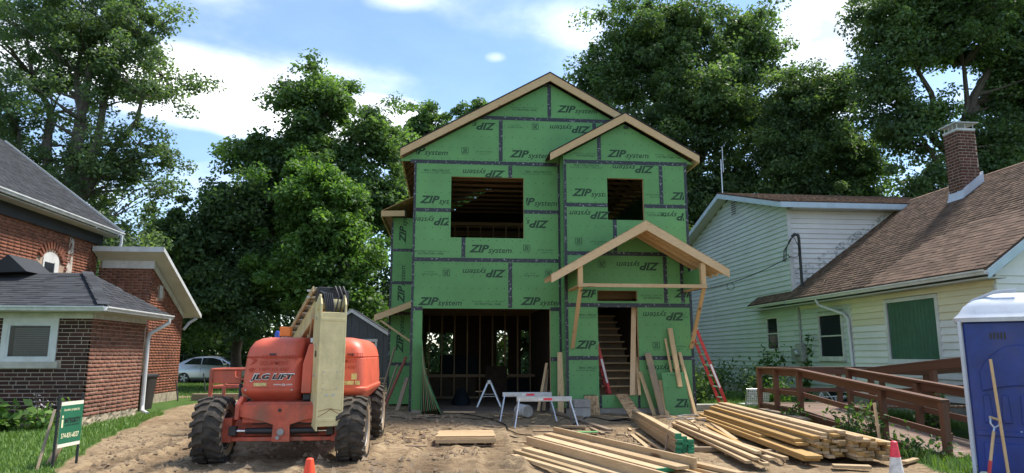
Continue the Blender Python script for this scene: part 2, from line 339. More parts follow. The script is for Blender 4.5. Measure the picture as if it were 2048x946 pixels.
def put_text(name, VF, mat, parent, origin, ux, uy, flip=False, clip=None):
    """lays flat print on a surface: ux, uy = unit vectors of the surface; clip = (xmin,xmax,ymin,ymax) in text space"""
    V, F = VF; V = V.copy(); ux = Vector(ux); uy = Vector(uy); nz = ux.cross(uy)
    if clip is not None or flip:
        w = (V[:, 0].min() + V[:, 0].max()) / 2; h = (V[:, 1].min() + V[:, 1].max()) / 2
    if flip: V[:, 0] = 2 * w - V[:, 0]; V[:, 1] = 2 * h - V[:, 1]
    bm = bmesh.new(); vs_ = [bm.verts.new((p[0], p[1], 0)) for p in V]
    for q in F:
        try: bm.faces.new([vs_[i] for i in q])
        except ValueError: pass
    if clip is not None:
        for co, no in (((clip[0], 0, 0), (-1, 0, 0)), ((clip[1], 0, 0), (1, 0, 0)), ((0, clip[2], 0), (0, -1, 0)), ((0, clip[3], 0), (0, 1, 0))):
            bmesh.ops.bisect_plane(bm, geom=bm.verts[:] + bm.edges[:] + bm.faces[:], plane_co=co, plane_no=no, clear_outer=True)
    if len(bm.faces) == 0: bm.free(); return None
    o = Vector(origin)
    M = Matrix(((ux.x, uy.x, nz.x), (ux.y, uy.y, nz.y), (ux.z, uy.z, nz.z)))
    for v in bm.verts: v.co = M @ v.co
    me = bpy.data.meshes.new(name); bm.to_mesh(me); bm.free()
    return link(name, me, mat, parent, o)

# ---------------------------------------------------------------- ground
def vnoise(x, y, seed=0):
    xi = np.floor(x).astype(int); yi = np.floor(y).astype(int); fx = x - xi; fy = y - yi
    fx = fx * fx * (3 - 2 * fx); fy = fy * fy * (3 - 2 * fy)
    def h(a, b):
        q = (a * 374761393 + b * 668265263 + seed * 974711) & 0x7fffffff; q = ((q ^ (q >> 13)) * 1274126177) & 0x7fffffff
        return ((q ^ (q >> 16)) & 0xffff) / 65535.0
    return (h(xi, yi)*(1-fx) + h(xi+1, yi)*fx)*(1-fy) + (h(xi, yi+1)*(1-fx) + h(xi+1, yi+1)*fx)*fy
def fbm(x, y, o=4, seed=0):
    s = 0; a = .5
    for i in range(o): s = s + a * vnoise(x * 2**i, y * 2**i, seed + i); a *= .5
    return s
def gz0(x, y):
    """smooth lie of the land: level near the street, a little higher at the new house"""
    t = np.clip((np.asarray(y, float) - 11.5) / 5.5, 0, 1); t = t * t * (3 - 2 * t)
    lot = np.clip(1 - np.abs(np.asarray(x, float) - 2.4) / 8.5 * 1.0 + .45, 0, 1)
    return .16 * t * lot
def grass_mask(x, y):
    b = np.interp(y, [0, 10.2, 11, 13.2, 15.2, 20.3, 23.5, 25.5], [-5.0, -5.35, -5.5, -5.95, -6.35, -7.4, -7.9, -7.9]) + .8 * (fbm(x*.8, y*.8, 3, 5) - .47)
    left = (x < b) & (y < 25.5)
    back = (y > 28.3 + .8 * (fbm(x*.7, y*.7, 2, 9) - .5))
    c = np.interp(y, [0, 8, 11, 15, 18, 24], [6.5, 6.7, 7.0, 7.2, 7.3, 7.6]) + .5 * (fbm(x, y, 3, 15) - .47)
    right = x > c
    strip = (x < -7.2) & (y > 25.4) & (y < 26.6)
    return (left | back | right | strip).astype(float)
def gfine(x, y):
    g = grass_mask(x, y); d = 1 - g
    h = gz0(x, y) + d * ((.07 * (fbm(x*.9, y*.9, 4, 2) - .47) + .045 * (fbm(x*4, y*4, 4, 3) - .47)) * np.clip((24 - y) / 4, 0, 1))
    h = h + g * .06 * (fbm(x*1.5, y*1.5, 3, 8) - .3)
    # wheel ruts with lug prints, beside the lift and curving to the street
    h = h - rut(x, y)[0] * d
    # lumpy spoil thrown up around the machine
    sp = np.exp(-(((x + .7) / 1.1) ** 2 + ((y - 11.3) / 1.6) ** 2)) + .8*np.exp(-(((x + 3.2) / 1.4) ** 2 + ((y - 9.6) / .8) ** 2))
    return h + d * sp * .07 * np.clip(fbm(x*3.2, y*3.2, 4, 31) - .42, 0, 1)
RUTS = ((-3.38, -.14), (-1.35, -.12), (-4.85, -.03), (-4.2, -.06), (-2.3, -.25), (-.2, .12), (.75, .1))
def rut(x, y):
    """depth of the wheel tracks and how strongly a spot is rolled"""
    h = np.zeros_like(x); mm = np.zeros_like(x); fade = np.clip((15.5 - y) / 4, 0, 1)
    for k, (cx, dirx) in enumerate(RUTS):
        c = cx + dirx * (11 - y) ** 2 * .12 + .1 * np.sin(y * .6 + cx); w = np.abs(x - c); m = np.clip(1 - (w / .25) ** 4, 0, 1) * fade
        ph = np.sin((y + w * .5) * 2 * math.pi / .27 + k); lug = np.clip(ph * 2.5, -1, 1) * .5 + .5; wear = .45 + .9 * vnoise(x*1.7, y*1.7, 40 + k)
        h = h + m * (.06 - .07 * lug * wear) - .035 * np.exp(-((w - .33) / .08) ** 2) * fade * (.3 + 1.3 * vnoise(x*6, y*6, 4)); mm = np.maximum(mm, m)
    return h, mm
def gh(x, y): return float(gfine(np.array([float(x)]), np.array([float(y)]))[0])
def build_ground():
    xs = np.concatenate([[-400, -200, -110, -70, -45, -32, -24, -18, -14.5, -12], np.arange(-10.5, -7, .12), np.arange(-7, 2, .034), np.arange(2, 7.2, .05), np.arange(7.2, 12, .15), [13.5, 16, 20, 26, 36, 55, 90, 160, 300, 500]])
    ys = np.concatenate([[-300, -120, -50, -20, -8, -2, 2, 4, 5.5, 6.5], np.arange(7.0, 14, .036), np.arange(14, 15.5, .05), np.arange(15.5, 20, .1), np.arange(20, 32, .4), [34, 38, 44, 52, 65, 85, 120, 200, 350, 700]])
    X, Y = np.meshgrid(xs, ys); x = X.ravel(); y = Y.ravel(); z = gfine(x, y)
    # a small torn-up clod of black soil near the front lumber
    z += .12 * np.exp(-(((x - .95) / .22) ** 2 + ((y - 10.2) / .25) ** 2)) * (.4 + vnoise(x*14, y*14, 6))
    co = np.stack([x, y, z], 1); nx, ny = len(xs), len(ys)
    i = np.arange(nx * ny).reshape(ny, nx); q = np.stack([i[:-1, :-1], i[:-1, 1:], i[1:, 1:], i[1:, :-1]], -1).reshape(-1, 4)
    me = bpy.data.meshes.new('ground'); me.vertices.add(len(co)); me.vertices.foreach_set('co', co.ravel())
    me.loops.add(q.size); me.loops.foreach_set('vertex_index', q.ravel().astype(np.int32)); me.polygons.add(len(q))
    me.polygons.foreach_set('loop_start', np.arange(0, q.size, 4, dtype=np.int32)); me.polygons.foreach_set('loop_total', np.full(len(q), 4, np.int32))
    me.polygons.foreach_set('use_smooth', np.ones(len(q), bool)); me.update()
    a = me.attributes.new('grass', 'FLOAT', 'POINT'); a.data.foreach_set('value', grass_mask(x, y))
    a = me.attributes.new('damp', 'FLOAT', 'POINT'); hr, mr = rut(x, y); a.data.foreach_set('value', np.clip(mr*(.35 + .8*(fbm(x*1.1, y*1.1, 3, 50) - .3)) + .5*np.clip(fbm(x*.5, y*.5, 3, 60) - .52, 0, 1)*3, 0, 1) * (y < 17))
    t = NT('ground_soil'); f = t.noise(.55, 6, .62); g = t.noise(7, 6, .68); fine = t.noise(55, 5, .7)
    col = t.ramp(f, [(.3, (.23, .16, .092)), (.5, (.32, .235, .14)), (.7, (.4, .305, .19))])
    col = t.mix(t.ramp(g, [(.36, (.75,)*3), (.55, (0, 0, 0))]), col, (.13, .083, .05))
    col = t.mix(t.ramp(t.noise(3.3, 5, .65, None, (1, .4, 1)), [(.56, (0, 0, 0)), (.68, (.55,)*3)]), col, (.115, .074, .044))
    col = t.mix(t.ramp(fine, [(.3, (.5,)*3), (.5, (0, 0, 0))]), col, (.14, .095, .057))
    dm = t.n('ShaderNodeAttribute'); dm.attribute_name = 'damp'; col = t.mix(dm.outputs['Fac'], col, (.15, .1, .06))
    at = t.n('ShaderNodeAttribute'); at.attribute_name = 'grass'
    gc = t.ramp(t.noise(2.2, 5, .65), [(.3, (.045, .09, .02)), (.7, (.085, .15, .035))])
    t.col(t.mix(at.outputs['Fac'], col, gc))
    bh = t.math('ADD', t.math('MULTIPLY', g, .7), t.math('MULTIPLY', fine, .5)); t.bump(bh, .9, .05); m = t.set(.97, 0, .15)
    link('ground', me, m, kind='structure')
build_ground()

def clods():
    rng = np.random.default_rng(9); n = 9000; x = rng.uniform(-6.2, 5.6, n); y = 7.6 + 9.4*rng.random(n)**1.3; k = (grass_mask(x, y) < .5) & (fbm(x*.9, y*.9, 3, 21) > .42); x, y = x[k], y[k]; n = len(x); z = gfine(x, y); s = (.008 + .04*rng.random(n)**3)*np.where(np.abs(x+2.2) < 2.6, 1.3, .8)
    b = np.array([(1,0,0),(-.5,.87,0),(-.5,-.87,0),(0,0,1),(0,0,-.6)]); V = b[None]*s[:, None, None]*rng.uniform(.6, 1.4, (n, 5, 3)) + np.stack([x, y, z+s*.2], 1)[:, None]
    F = np.array([(0,1,3),(1,2,3),(2,0,3),(1,0,4),(2,1,4),(0,2,4)]); Q = (F[None] + (np.arange(n)*5)[:, None, None]).reshape(-1, 3); V = V.reshape(-1, 3)
    me = bpy.data.meshes.new('soil_clods'); me.from_pydata(V.tolist(), [], Q.tolist()); me.update(); tag(link('soil_clods', me, plain('clod_soil', (.23, .165, .105), .95, var=.3, scale=3)), 'crumbs and clods of dry soil strewn over the lot', 'soil', kind='stuff')
clods()
# ---------------------------------------------------------------- new house
def fit(body, w, h, shear=0, bold=0):
    a, p = text_mesh(body, 1.0, shear, bold); a = a.copy(); a[:, 0] -= a[:, 0].min(); a[:, 1] -= a[:, 1].min()
    a[:, 0] *= w / max(a[:, 0].max(), 1e-6); a[:, 1] *= h / max(a[:, 1].max(), 1e-6); return a, p
def combo(l):
    V = []; F = []; n = 0
    for (a, p), dx, dy in l:
        b = a.copy(); b[:, 0] += dx; b[:, 1] += dy; V.append(b); F += [tuple(i + n for i in q) for q in p]; n += len(b)
    return np.concatenate(V), F
def rect(w, h):
    return np.array([(0, 0, 0), (w, 0, 0), (w, h, 0), (0, h, 0)], float), [(0, 1, 2, 3)]
PR = {
 'logo': combo([(fit('ZIP', .52, .2, .32, .035), 0, .05), (fit('system', .6, .165, .28, .012), .5, 0), (fit('R', .02, .025), 1.12, .17)]),
 'thirty': combo([(fit('30', .1, .1, 0, .03), .04, .075), (rect(.18, .014), 0, .185), (rect(.18, .014), 0, .055), (rect(.014, .13), 0, .06), (rect(.014, .13), .166, .06), (fit('YEAR SYSTEM', .18, .02), 0, .026), (fit('LIMITED WARRANTY', .18, .018), 0, 0)]),
 'rev': combo([(fit('Join the revolution.', .42, .055, .1, .012), 0, .05), (fit('zipsystem.com', .27, .035, .2, .01), .09, 0)]),
 'spec': combo([(fit('EXPOSURE 1  SIZED FOR SPACING', .78, .03, 0, .012), 0, .075), (fit('7/16" STRUCTURAL 1 PANEL', .66, .055, .05, .03), .06, 0)]),
}
MAIN_PRINT = [('logo', -0.69, 2.72, 0, None, None), ('logo', 0.38, 3.48, 1, None, None), ('thirty', -0.08, 3.5, 1, None, None), ('rev', -0.62, 3.52, 1, None, None), ('spec', 0.67, 2.78, 0, None, None), ('logo', 1.87, 2.74, 0, None, 2.87), ('thirty', 2.51, 3.52, 1, None, None), ('rev', 1.95, 3.51, 1, None, None), ('logo', -0.95, 4.79, 1, -0.81, 0.05), ('spec', -0.78, 4.04, 0, None, None), ('logo', 0.56, 4.06, 0, None, None), ('thirty', 1.95, 4.13, 0, None, None), ('rev', 2.32, 4.12, 0, None, 2.88), ('logo', 1.49, 4.77, 1, 2.03, None), ('logo', -0.71, 5.31, 0, None, 0.05), ('logo', 1.74, 5.31, 0, 2.03, 2.9), ('logo', 0.35, 6.07, 1, None, None), ('spec', -0.68, 6.15, 1, None, None), ('spec', 1.94, 6.18, 1, None, 2.82), ('logo', -1.1, 6.59, 0, -0.82, None), ('thirty', 0.35, 6.66, 0, None, None), ('rev', 0.73, 6.68, 0, None, None), ('logo', 1.59, 6.58, 0, None, 2.72), ('logo', 0.11, 7.35, 1, 0.63, None), ('logo', 2.63, 7.34, 1, None, None), ('rev', 1.53, 7.42, 1, None, None), ('thirty', 2.19, 7.4, 1, None, None), ('logo', 2.85, 7.85, 0, None, 3.97), ('spec', 1.61, 7.91, 0, None, None)]
BAY_PRINT = [('logo', 4.03, 6.48, 0, None, None), ('spec', 3.19, 6.52, 0, None, 3.76), ('spec', 5.3, 6.54, 0, None, 5.99), ('logo', 3.11, 5.44, 0, None, 3.98), ('logo', 4.14, 6.13, 1, None, None), ('spec', 3.11, 6.22, 1, None, None), ('logo', 5.65, 5.4, 0, None, 6.02), ('rev', 5.03, 5.49, 0, None, None), ('logo', 2.96, 4.91, 1, 3.03, None), ('logo', 5.18, 4.91, 1, 5.4, 6.0), ('thirty', 3.18, 4.23, 0, None, None), ('rev', 3.56, 4.26, 0, None, None), ('spec', 4.99, 5.01, 0, None, 5.5), ('logo', 4.18, 3.63, 1, None, None), ('thirty', 3.76, 3.69, 1, None, None), ('logo', 3.22, 2.89, 0, None, 3.68), ('logo', 5.65, 2.91, 0, 5.55, 6.04), ('spec', 4.81, 2.92, 0, None, 5.36), ('logo', 4.81, 2.39, 1, None, 5.86), ('logo', 3.14, 1.65, 0, None, 3.68), ('thirty', 5.07, 1.67, 0, None, None), ('rev', 5.5, 1.68, 0, None, 5.96), ('spec', 3.18, 2.44, 1, None, 3.69), ('spec', 3.16, 1.17, 1, None, 3.66), ('rev', 5.6, 2.45, 1, None, 5.99), ('logo', 3.24, 0.36, 0, None, 3.65), ('logo', 4.85, 1.1, 1, 4.89, 5.85)]

def clip_poly(poly, a, b, c):
    """keeps a*x+b*z<=c"""
    out = []
    for i in range(len(poly)):
        p, q = poly[i], poly[(i+1) % len(poly)]; dp = a*p[0]+b*p[1]-c; dq = a*q[0]+b*q[1]-c
        if dp <= 0: out.append(p)
        if dp * dq < 0: t = dp / (dp - dq); out.append((p[0]+t*(q[0]-p[0]), p[1]+t*(q[1]-p[1])))
    return out
def cut_rect(pieces, r):
    x0, x1, z0, z1 = r; out = []
    for p in pieces:
        l = clip_poly(p, 1, 0, x0); rr = clip_poly(p, -1, 0, -x1); m = clip_poly(clip_poly(p, -1, 0, -x0), 1, 0, x1)
        lo = clip_poly(m, 0, 1, z0) if len(m) > 2 else []; hi = clip_poly(m, 0, -1, -z1) if len(m) > 2 else []
        out += [q for q in (l, rr, lo, hi) if len(q) > 2]
    return out
PANELS = []
def panel(h, x0, x1, z0, z1, y, cuts=(), halves=(), mat=None, name='sheathing_panel'):
    g = .002; ps = [[(x0+g, z0+g), (x1-g, z0+g), (x1-g, z1-g), (x0+g, z1-g)]]
    for c in cuts: ps = cut_rect(ps, c)
    for a, b, c in halves: ps = [q for q in (clip_poly(p, a, b, c) for p in ps) if len(q) > 2]
    if not ps: return None
    m = MB()
    for p in ps: m.prism(p, 'y', y, y + .012)
    o = m.go(name, mat or zipg, h); PANELS.append((o, y, x0, x1, z0, z1)); return o
def strip(h, x0, x1, z0, z1, y, name='seam_tape', cuts=(), halves=()):
    ps = [[(x0, z0), (x1, z0), (x1, z1), (x0, z1)]]
    for c in cuts: ps = cut_rect(ps, c)
    for a, b, c in halves: ps = [q for q in (clip_poly(p, a, b, c) for p in ps) if len(q) > 2]
    if not ps: return
    for p in ps: m = MB(); m.prism(p, 'y', y - .0035, y - .0005); m.go(name, tape, h)
def new_house():
    h = thing('new_house', (2.65, 17.3, .1), 'two-storey house under construction wrapped in green printed sheathing panels', 'house')
    YM, YB = 17.3, 16.7; XL, XC, XR = -.85, 2.92, 6.1
    ZR = [.2, 1.45, 2.69, 3.92, 5.19, 6.46, 7.69, 9.0]
    win = (.1, 1.97, 4.49, 6.08); gar = (-.56, 2.63, -1, 2.69)
    px, pz, sl = 2.66, 8.86, .567
    gab = [(sl, 1, pz - .17 + sl*px), (-sl, 1, pz - .17 - sl*px)]
    # main facade
    P = [(XL, -.56, .25, 1.45), (XL, -.56, 1.45, 2.69), (2.63, XC, .25, 1.45), (2.63, XC, 1.45, 2.69),
         (XL, 1.62, 2.69, 3.92), (1.62, XC, 2.69, 3.92), (XL, .43, 3.92, 5.19), (.43, XC, 3.92, 5.19), (XL, 1.62, 5.19, 6.46), (1.62, XC, 5.19, 6.46),
         (-1.2, 1.37, 6.46, 7.69), (1.37, 3.86, 6.46, 7.69), (3.86, 6.5, 6.46, 7.69), (0, 2.66, 7.69, 8.9), (2.66, 5.2, 7.69, 8.9)]
    for p in P: panel(h, *p, YM, cuts=[win] if p[3] > 4 and p[2] < 6 else (), halves=gab if p[2] > 6.3 else ())
    tw = .05
    for z, a, b in ((2.69, XL, -.56), (2.69, 2.63, XC), (3.92, XL, XC), (5.19, XL, XC), (6.46, XL-.1, XC), (7.69, 0, 5.4), (1.45, 2.63, XC)):
        strip(h, a, b, z-tw, z+tw, YM, cuts=[(win[0]-.0, win[1], win[2], win[3])], halves=gab if z > 6.3 else ())
    for x, a, b in ((1.62, 2.72, 3.86), (.43, 3.98, 4.49), (1.62, 6.08, 6.4), (1.37, 6.52, 7.63), (3.86, 6.52, 7.63), (2.66, 7.75, 8.75)):
        strip(h, x-tw, x+tw, a, b, YM, halves=gab if a > 6.3 else ())
    for x, a, b in ((XL+.03, .2, 6.45), (XC-.03, .2, 6.45)): strip(h, x-.03, x+.03, a, b, YM-.002, 'corner_tape')
    # bay facade, set forward
    bw = (4.03, 4.97, 4.9, 5.98); dr = (3.72, 4.72, .6, 3.12)
    bx_, bz = 4.5, 7.6; bgab = [(sl, 1, bz - .17 + sl*bx_), (-sl, 1, bz - .17 - sl*bx_)]
    B = [(XC, 3.84, 6.39, 7.6), (3.84, 6.3, 6.39, 7.7), (XC, 5.43, 5.27, 6.39), (5.43, XR, 5.27, 6.39), (XC, 4.2, 4.04, 5.27), (4.2, XR, 4.04, 5.27),
         (XC, 5.45, 2.76, 4.04), (5.45, XR, 2.76, 4.04), (XC, 3.72, 1.48, 2.76), (4.72, XR, 1.48, 2.76), (XC, 3.72, .3, 1.48), (4.72, XR, .3, 1.48), (3.72, 4.72, .3, .6)]
    for p in B: panel(h, *p, YB, cuts=[bw, dr] if p[3] > .7 else (), halves=bgab if p[2] > 6.2 else ())
    for z in (6.39, 5.27, 4.04, 2.76, 1.48): strip(h, XC, XR if z < 6 else XR + .05, z-tw, z+tw, YB, cuts=[bw, dr] if z != 2.76 else [], halves=bgab if z > 6.3 else ())
    for x, a, b in ((3.84, 6.45, 7.4), (5.43, 5.33, 6.33), (4.2, 4.1, 4.9), (5.45, 2.82, 3.98), (5.88, 2.82, 3.98)): strip(h, x-tw, x+tw, a, b, YB, halves=bgab if a > 6.3 else ())
    for x in (3.75, 4.69): strip(h, x-.03, x+.03, .3, .6, YB)
    for x in (XC+.03, XR-.025): strip(h, x-.035, x+.035, .3, 6.33, YB-.002, 'corner_tape')
    m = MB(); m.bx(XC-.012, XC, YB, YM-.004, .3, 6.7); m.go('return_sheathing', zipg, h)
    m = MB(); m.bx(XC-.0155, XC-.0125, YB+.0, YB+.07, .3, 6.6); m.go('corner_tape', tape, h)
    m = MB(); m.bx(XC-.0155, XC-.0125, YM-.07, YM-.006, .3, 6.6); m.go('corner_tape', tape, h)
    # print on the panels
    for lst, y in ((MAIN_PRINT, YM), (BAY_PRINT, YB)):
        for k, x, z, fl, c0, c1 in lst:
            V, F = PR[k]; w = V[:, 0].max(); cx = x + w/2; cz = z + .1
            if c0 is not None and cx < c0: cx = c0 + .05
            if c1 is not None and cx > c1: cx = c1 - .05
            best = None
            for o, yy, a, b, c, d in PANELS:
                if yy == y and a <= cx <= b and c <= cz <= d: best = (o, a, b, c, d)
            if best is None: continue
            o, a, b, c, d = best
            clip = (max(a + .03, c0 if c0 is not None else -99) - x, min(b - .03, c1 if c1 is not None else 99) - x, c + .055 - z, d - .055 - z)
            t = put_text('printed_logo' if k == 'logo' else 'printed_note', PR[k], ink if k in ('logo', 'thirty') else ink2, o, (x, y - .0012, z), (1, 0, 0), (0, 0, 1), bool(fl), clip)
    # side walls, rear wall with openings, slab, floors
    YR = 27.0
    part('side_wall', zipg, h, (XL, XL+.012, YM+.02, YR, .2, 6.5)); part('side_wall', zipg, h, (XR-.012, XR, YB+.02, YR, .2, 6.5))
    m = MB()
    for p in cut_rect(cut_rect(cut_rect([[(XL, .2), (XR, .2), (XR, 6.5), (XL, 6.5)]], (-.7, .3, .9, 2.4)), (2.0, 2.45, .6, 2.5)), (2.95, 3.25, .7, 2.5)): m.prism(p, 'y', YR, YR+.012)
    m.prism([(XL, 6.501), (XR, 6.501), (px, 8.7)], 'y', YR, YR+.012); m.go('rear_wall', osb_shaded, h)
    part('garage_slab', conc_dirty_dim, h, (XL+.02, XR-.02, YM+.03, YR-.01, .02, .2)); part('stem_wall', conc, h, (XL+.02, -.55, YM+.012, YM+.2, -.1, .25)); part('stem_wall', conc, h, (2.62, XC-.02, YM+.012, YM+.2, -.1, .25))
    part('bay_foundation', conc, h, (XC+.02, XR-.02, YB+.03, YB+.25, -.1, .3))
    part('entry_floor', osb, h, (XC, XR-.03, YB+.03, YB+3, .5, .58)); part('upper_floor', osb_shaded, h, (XL+.02, XR-.02, YM+.03, YR-.01, 3.28, 3.3))
    for i in range(15): part('floor_joist', joist, h, (XL+.05, XC+3.1, 17.6+i*.6, 17.64+i*.6, 3.0, 3.28))
    # framing: studs behind the sheathing
    def studs(xs, y, z0, z1, d=.09):
        for x in xs: part('stud', stud, h, (x-.019, x+.019, y, y+d, z0, z1))
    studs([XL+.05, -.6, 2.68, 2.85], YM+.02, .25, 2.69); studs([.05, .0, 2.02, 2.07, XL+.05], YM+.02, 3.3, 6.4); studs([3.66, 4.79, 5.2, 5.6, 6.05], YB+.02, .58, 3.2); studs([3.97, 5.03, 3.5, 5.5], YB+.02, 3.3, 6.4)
    part('garage_header', joist, h, (-.58, 2.66, YM+.02, YM+.11, 2.7, 3.0))
    # window and door bucks, bare wood edges
    for x0, x1, z0, z1, y in ((*win, YM), (*bw, YB), (dr[0], dr[1], dr[2], dr[3], YB)):
        part('rough_opening', pine_x, h, (x0-.035, x1+.035, y+.013, y+.11, z1+.0, z1+.035)); part('rough_opening', pine_x, h, (x0-.035, x1+.035, y+.013, y+.11, z0-.035, z0))
        part('rough_opening', pine_z, h, (x0-.035, x0, y+.013, y+.11, z0, z1)); part('rough_opening', pine_z, h, (x1, x1+.035, y+.013, y+.11, z0, z1))
    part('garage_trim', pine_z, h, (2.63, 2.665, YM+.013, YM+.11, .25, 2.69))
    part('transom_strip', zipg, h, (3.722, 4.718, YB-.001, YB+.011, 2.78, 2.86))
    # interior partitions of the ground and upper floor
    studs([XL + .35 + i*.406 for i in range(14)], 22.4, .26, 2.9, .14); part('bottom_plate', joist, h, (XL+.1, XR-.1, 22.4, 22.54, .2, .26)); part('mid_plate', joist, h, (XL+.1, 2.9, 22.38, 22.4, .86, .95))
    part('partition_sheathing', osb_shaded, h, (XL+.1, 1.0, 22.56, 22.575, .2, .86), (1.3, 2.0, 22.36, 22.375, .2, 1.2)); part('tarp_sheet', tarp, h, (-.15, 1.05, 22.58, 22.6, .87, 1.55)); part('tarp_sheet', tarp, h, (1.9, 2.8, 22.58, 22.6, .27, .8))
    part('stair_side_wall', osb_shaded, h, (2.95, 2.965, 17.4, 24, .2, 2.95)); studs([XL + .3 + i*.406 for i in range(16)], 21.5, 3.3, 5.6); studs([3.1 + i*.406 for i in range(7)], 20.5, .58, 2.95)
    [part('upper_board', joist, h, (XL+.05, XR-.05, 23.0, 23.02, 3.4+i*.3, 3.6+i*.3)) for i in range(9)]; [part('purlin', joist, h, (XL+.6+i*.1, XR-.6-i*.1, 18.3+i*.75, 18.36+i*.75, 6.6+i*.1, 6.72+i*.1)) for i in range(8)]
    for i in range(9): part('ceiling_tie', joist, h, (XL+.05, XR-.05, 18.2+i*.62, 18.24+i*.62, 6.36, 6.43))
    part('upper_plate', joist, h, (XL+.05, XR-.05, 21.5, 21.6, 5.6, 5.7))
    for i in range(11):   # stair flight seen through the door
        y = 17.5 + i*.24; z = .6 + i*.19
        part('stair_tread', pine_x, h, (3.95, 4.95, y, y+.27, z+.15, z+.19)); part('stair_riser', plank_dirty, h, (3.95, 4.95, y+.24, y+.26, z-.02, z+.15))
    part('stair_wall', osb_shaded, h, (5.0, 5.012, 17.2, 21, .58, 3.2))
    # main roof
    fy = YM - .2
    def roof(px, pz, xl, xr, y0, y1, name='roof_deck'):
        for s, xe in ((-1, xl), (1, xr)):
            ze = pz - sl*abs(xe-px); m = MB()
            m.prism([(px, pz), (xe, ze), (xe, ze-.016), (px, pz-.016)], 'y', y0, y1); m.go(name, osb_shaded, h)
            m = MB(); m.prism([(px, pz+.004), (xe+s*.02, ze+.004-.012), (xe+s*.02, ze+.016-.012), (px, pz+.018)], 'y', y0-.015, y1); m.go('roof_underlay', blackm, h)
    def rake(px, pz, xe, y, d=.19, name='rake_board', ins=.0):
        ze = pz - sl*abs(xe-px); m = MB(); m.prism([(px, pz-.018-ins), (xe, ze-.018-ins), (xe, ze-.018-d), (px, pz-.018-d*1.12)], 'y', y, y+.038); return m.go(name, pine_x, h)
    roof(px, 8.93, -1.2, 6.5, fy, YR+.3); rake(px, 8.93, -1.2, fy); rake(px, 8.93, 6.5, fy)
    for xe, s in ((-1.2, 1), (6.5, -1)):
        ze = 8.93 - sl*abs(xe-px); part('eave_fascia', pine, h, (xe, xe+s*.036, fy+.039, YR, ze-.2, ze-.02))
        for i in range(16):
            m = MB(); x2 = XL-.02 if s > 0 else XR+.02
            m.prism([(xe+s*.04, ze-.02+.002), (x2, ze+sl*abs(x2-xe)-.02), (x2, ze+sl*abs(x2-xe)-.17), (xe+s*.04, ze-.17)], 'y', 17.4+i*.6, 17.438+i*.6); m.go('rafter_tail', joist, h)
    for x in (.1, 1.5, 3.8):  # lookouts under the rake
        ze = 8.93 - sl*abs(x-px); part('lookout', pine, h, (x-.019, x+.019, fy+.04, YM-.004, ze-.13, ze-.03))
    roof(bx_, 7.66, 2.55, 6.4, YB-.2, YM+2.5); rake(bx_, 7.66, 2.55, YB-.2, .18); rake(bx_, 7.66, 6.4, YB-.2, .18)
    for x in (3.4, 5.75):
        ze = 7.66 - sl*abs(x-bx_); part('lookout', pine, h, (x-.019, x+.019, YB-.16, YB-.004, ze-.13, ze-.03))
    ze = 7.66 - sl*abs(6.4-bx_); part('eave_fascia', pine, h, (6.364, 6.4, YB-.16, YM+2, ze-.2, ze-.02))
    for i in range(13):      # rafters seen from below through the upper openings
        y = 17.7 + i*.6
        for s in (-1, 1):
            xe = px + s*3.6; m = MB(); m.prism([(px + s*.02, 8.93-.03), (xe, 8.93-.03-sl*3.58), (xe, 8.93-.17-sl*3.58), (px + s*.02, 8.93-.17)], 'y', y, y+.04); m.go('rafter', joist, h)
    # rear-left wing
    part('wing_wall', zipg, h, (-1.57, XL-.003, 20.0, 20.012, .2, 5.5)); part('wing_side', zipg, h, (-1.57, -1.558, 20.02, 26, .2, 5.4))
    for z in (1.3, 2.72, 3.6, 4.55): strip(h, -1.57, XL-.004, z-.045, z+.045, 20.0)
    strip(h, -1.6, -1.54, .3, 5.4, 19.996, 'corner_tape')
    for x, z in ((-1.12, 3.0), (-1.12, 4.75), (-1.12, 1.6)):
        put_text('printed_logo', PR['logo'], ink, h, (x, 19.9985, z), (0, 0, 1), (-1, 0, 0))
    m = MB(); m.prism([(-1.85, 5.62), (-.84, 6.12), (-.84, 6.1), (-1.85, 5.6)], 'y', 19.55, 26); m.go('wing_roof_deck', osb, h)
    m = MB(); m.prism([(-1.86, 5.6), (-1.2, 5.62), (-1.2, 5.46), (-1.86, 5.44)], 'y', 19.5, 19.54); m.go('rake_board', pine_x, h)
    part('eave_fascia', pine, h, (-1.86, -1.825, 19.55, 26, 5.42, 5.6)); part('wing_soffit', joist, h, (-1.82, -1.58, 19.56, 26, 5.5, 5.52))
    # little side roof on the left
    m = MB(); m.prism([(-1.9, 2.62), (-.86, 3.02), (-.86, 3.0), (-1.9, 2.6)], 'y', 18.9, 19.98); m.go('side_roof_deck', osb, h)
    m = MB(); m.prism([(-1.9, 2.6), (-.86, 3.0), (-.86, 2.84), (-1.9, 2.44)], 'y', 18.86, 18.898); m.go('rake_board', pine_x, h)
    m = MB(); m.beam((-1.75, 18.95, 2.48), (-.87, 18.95, 1.88), .04, .05); m.go('brace', pine, h)
    # porch roof
    ppx, ppz, y0 = 4.62, 4.65, 15.4; a = .575; xl, xr = 2.38, 6.57
    for s, xe in ((-1, xl), (1, xr)):
        ze = ppz - a*abs(xe-ppx)
        m = MB(); m.prism([(ppx, ppz), (xe, ze), (xe, ze-.016), (ppx, ppz-.016)], 'y', y0+.005, YB-.003); m.go('porch_roof_deck', osb, h)
        m = MB(); m.prism([(ppx, ppz-.017), (xe, ze-.017), (xe, ze-.2), (ppx, ppz-.235)], 'y', y0, y0+.038); m.go('rake_board', pine_x, h)
        for y in (15.75, 16.1, 16.45):
            m = MB(); m.prism([(ppx-s*-.02, ppz-.03), (xe, ze-.018), (xe, ze-.1), (xe - s*.35, ze+a*.35-.19), (ppx+s*.02, ppz-.2)], 'y', y, y+.038); m.go('porch_rafter', pine_x, h)
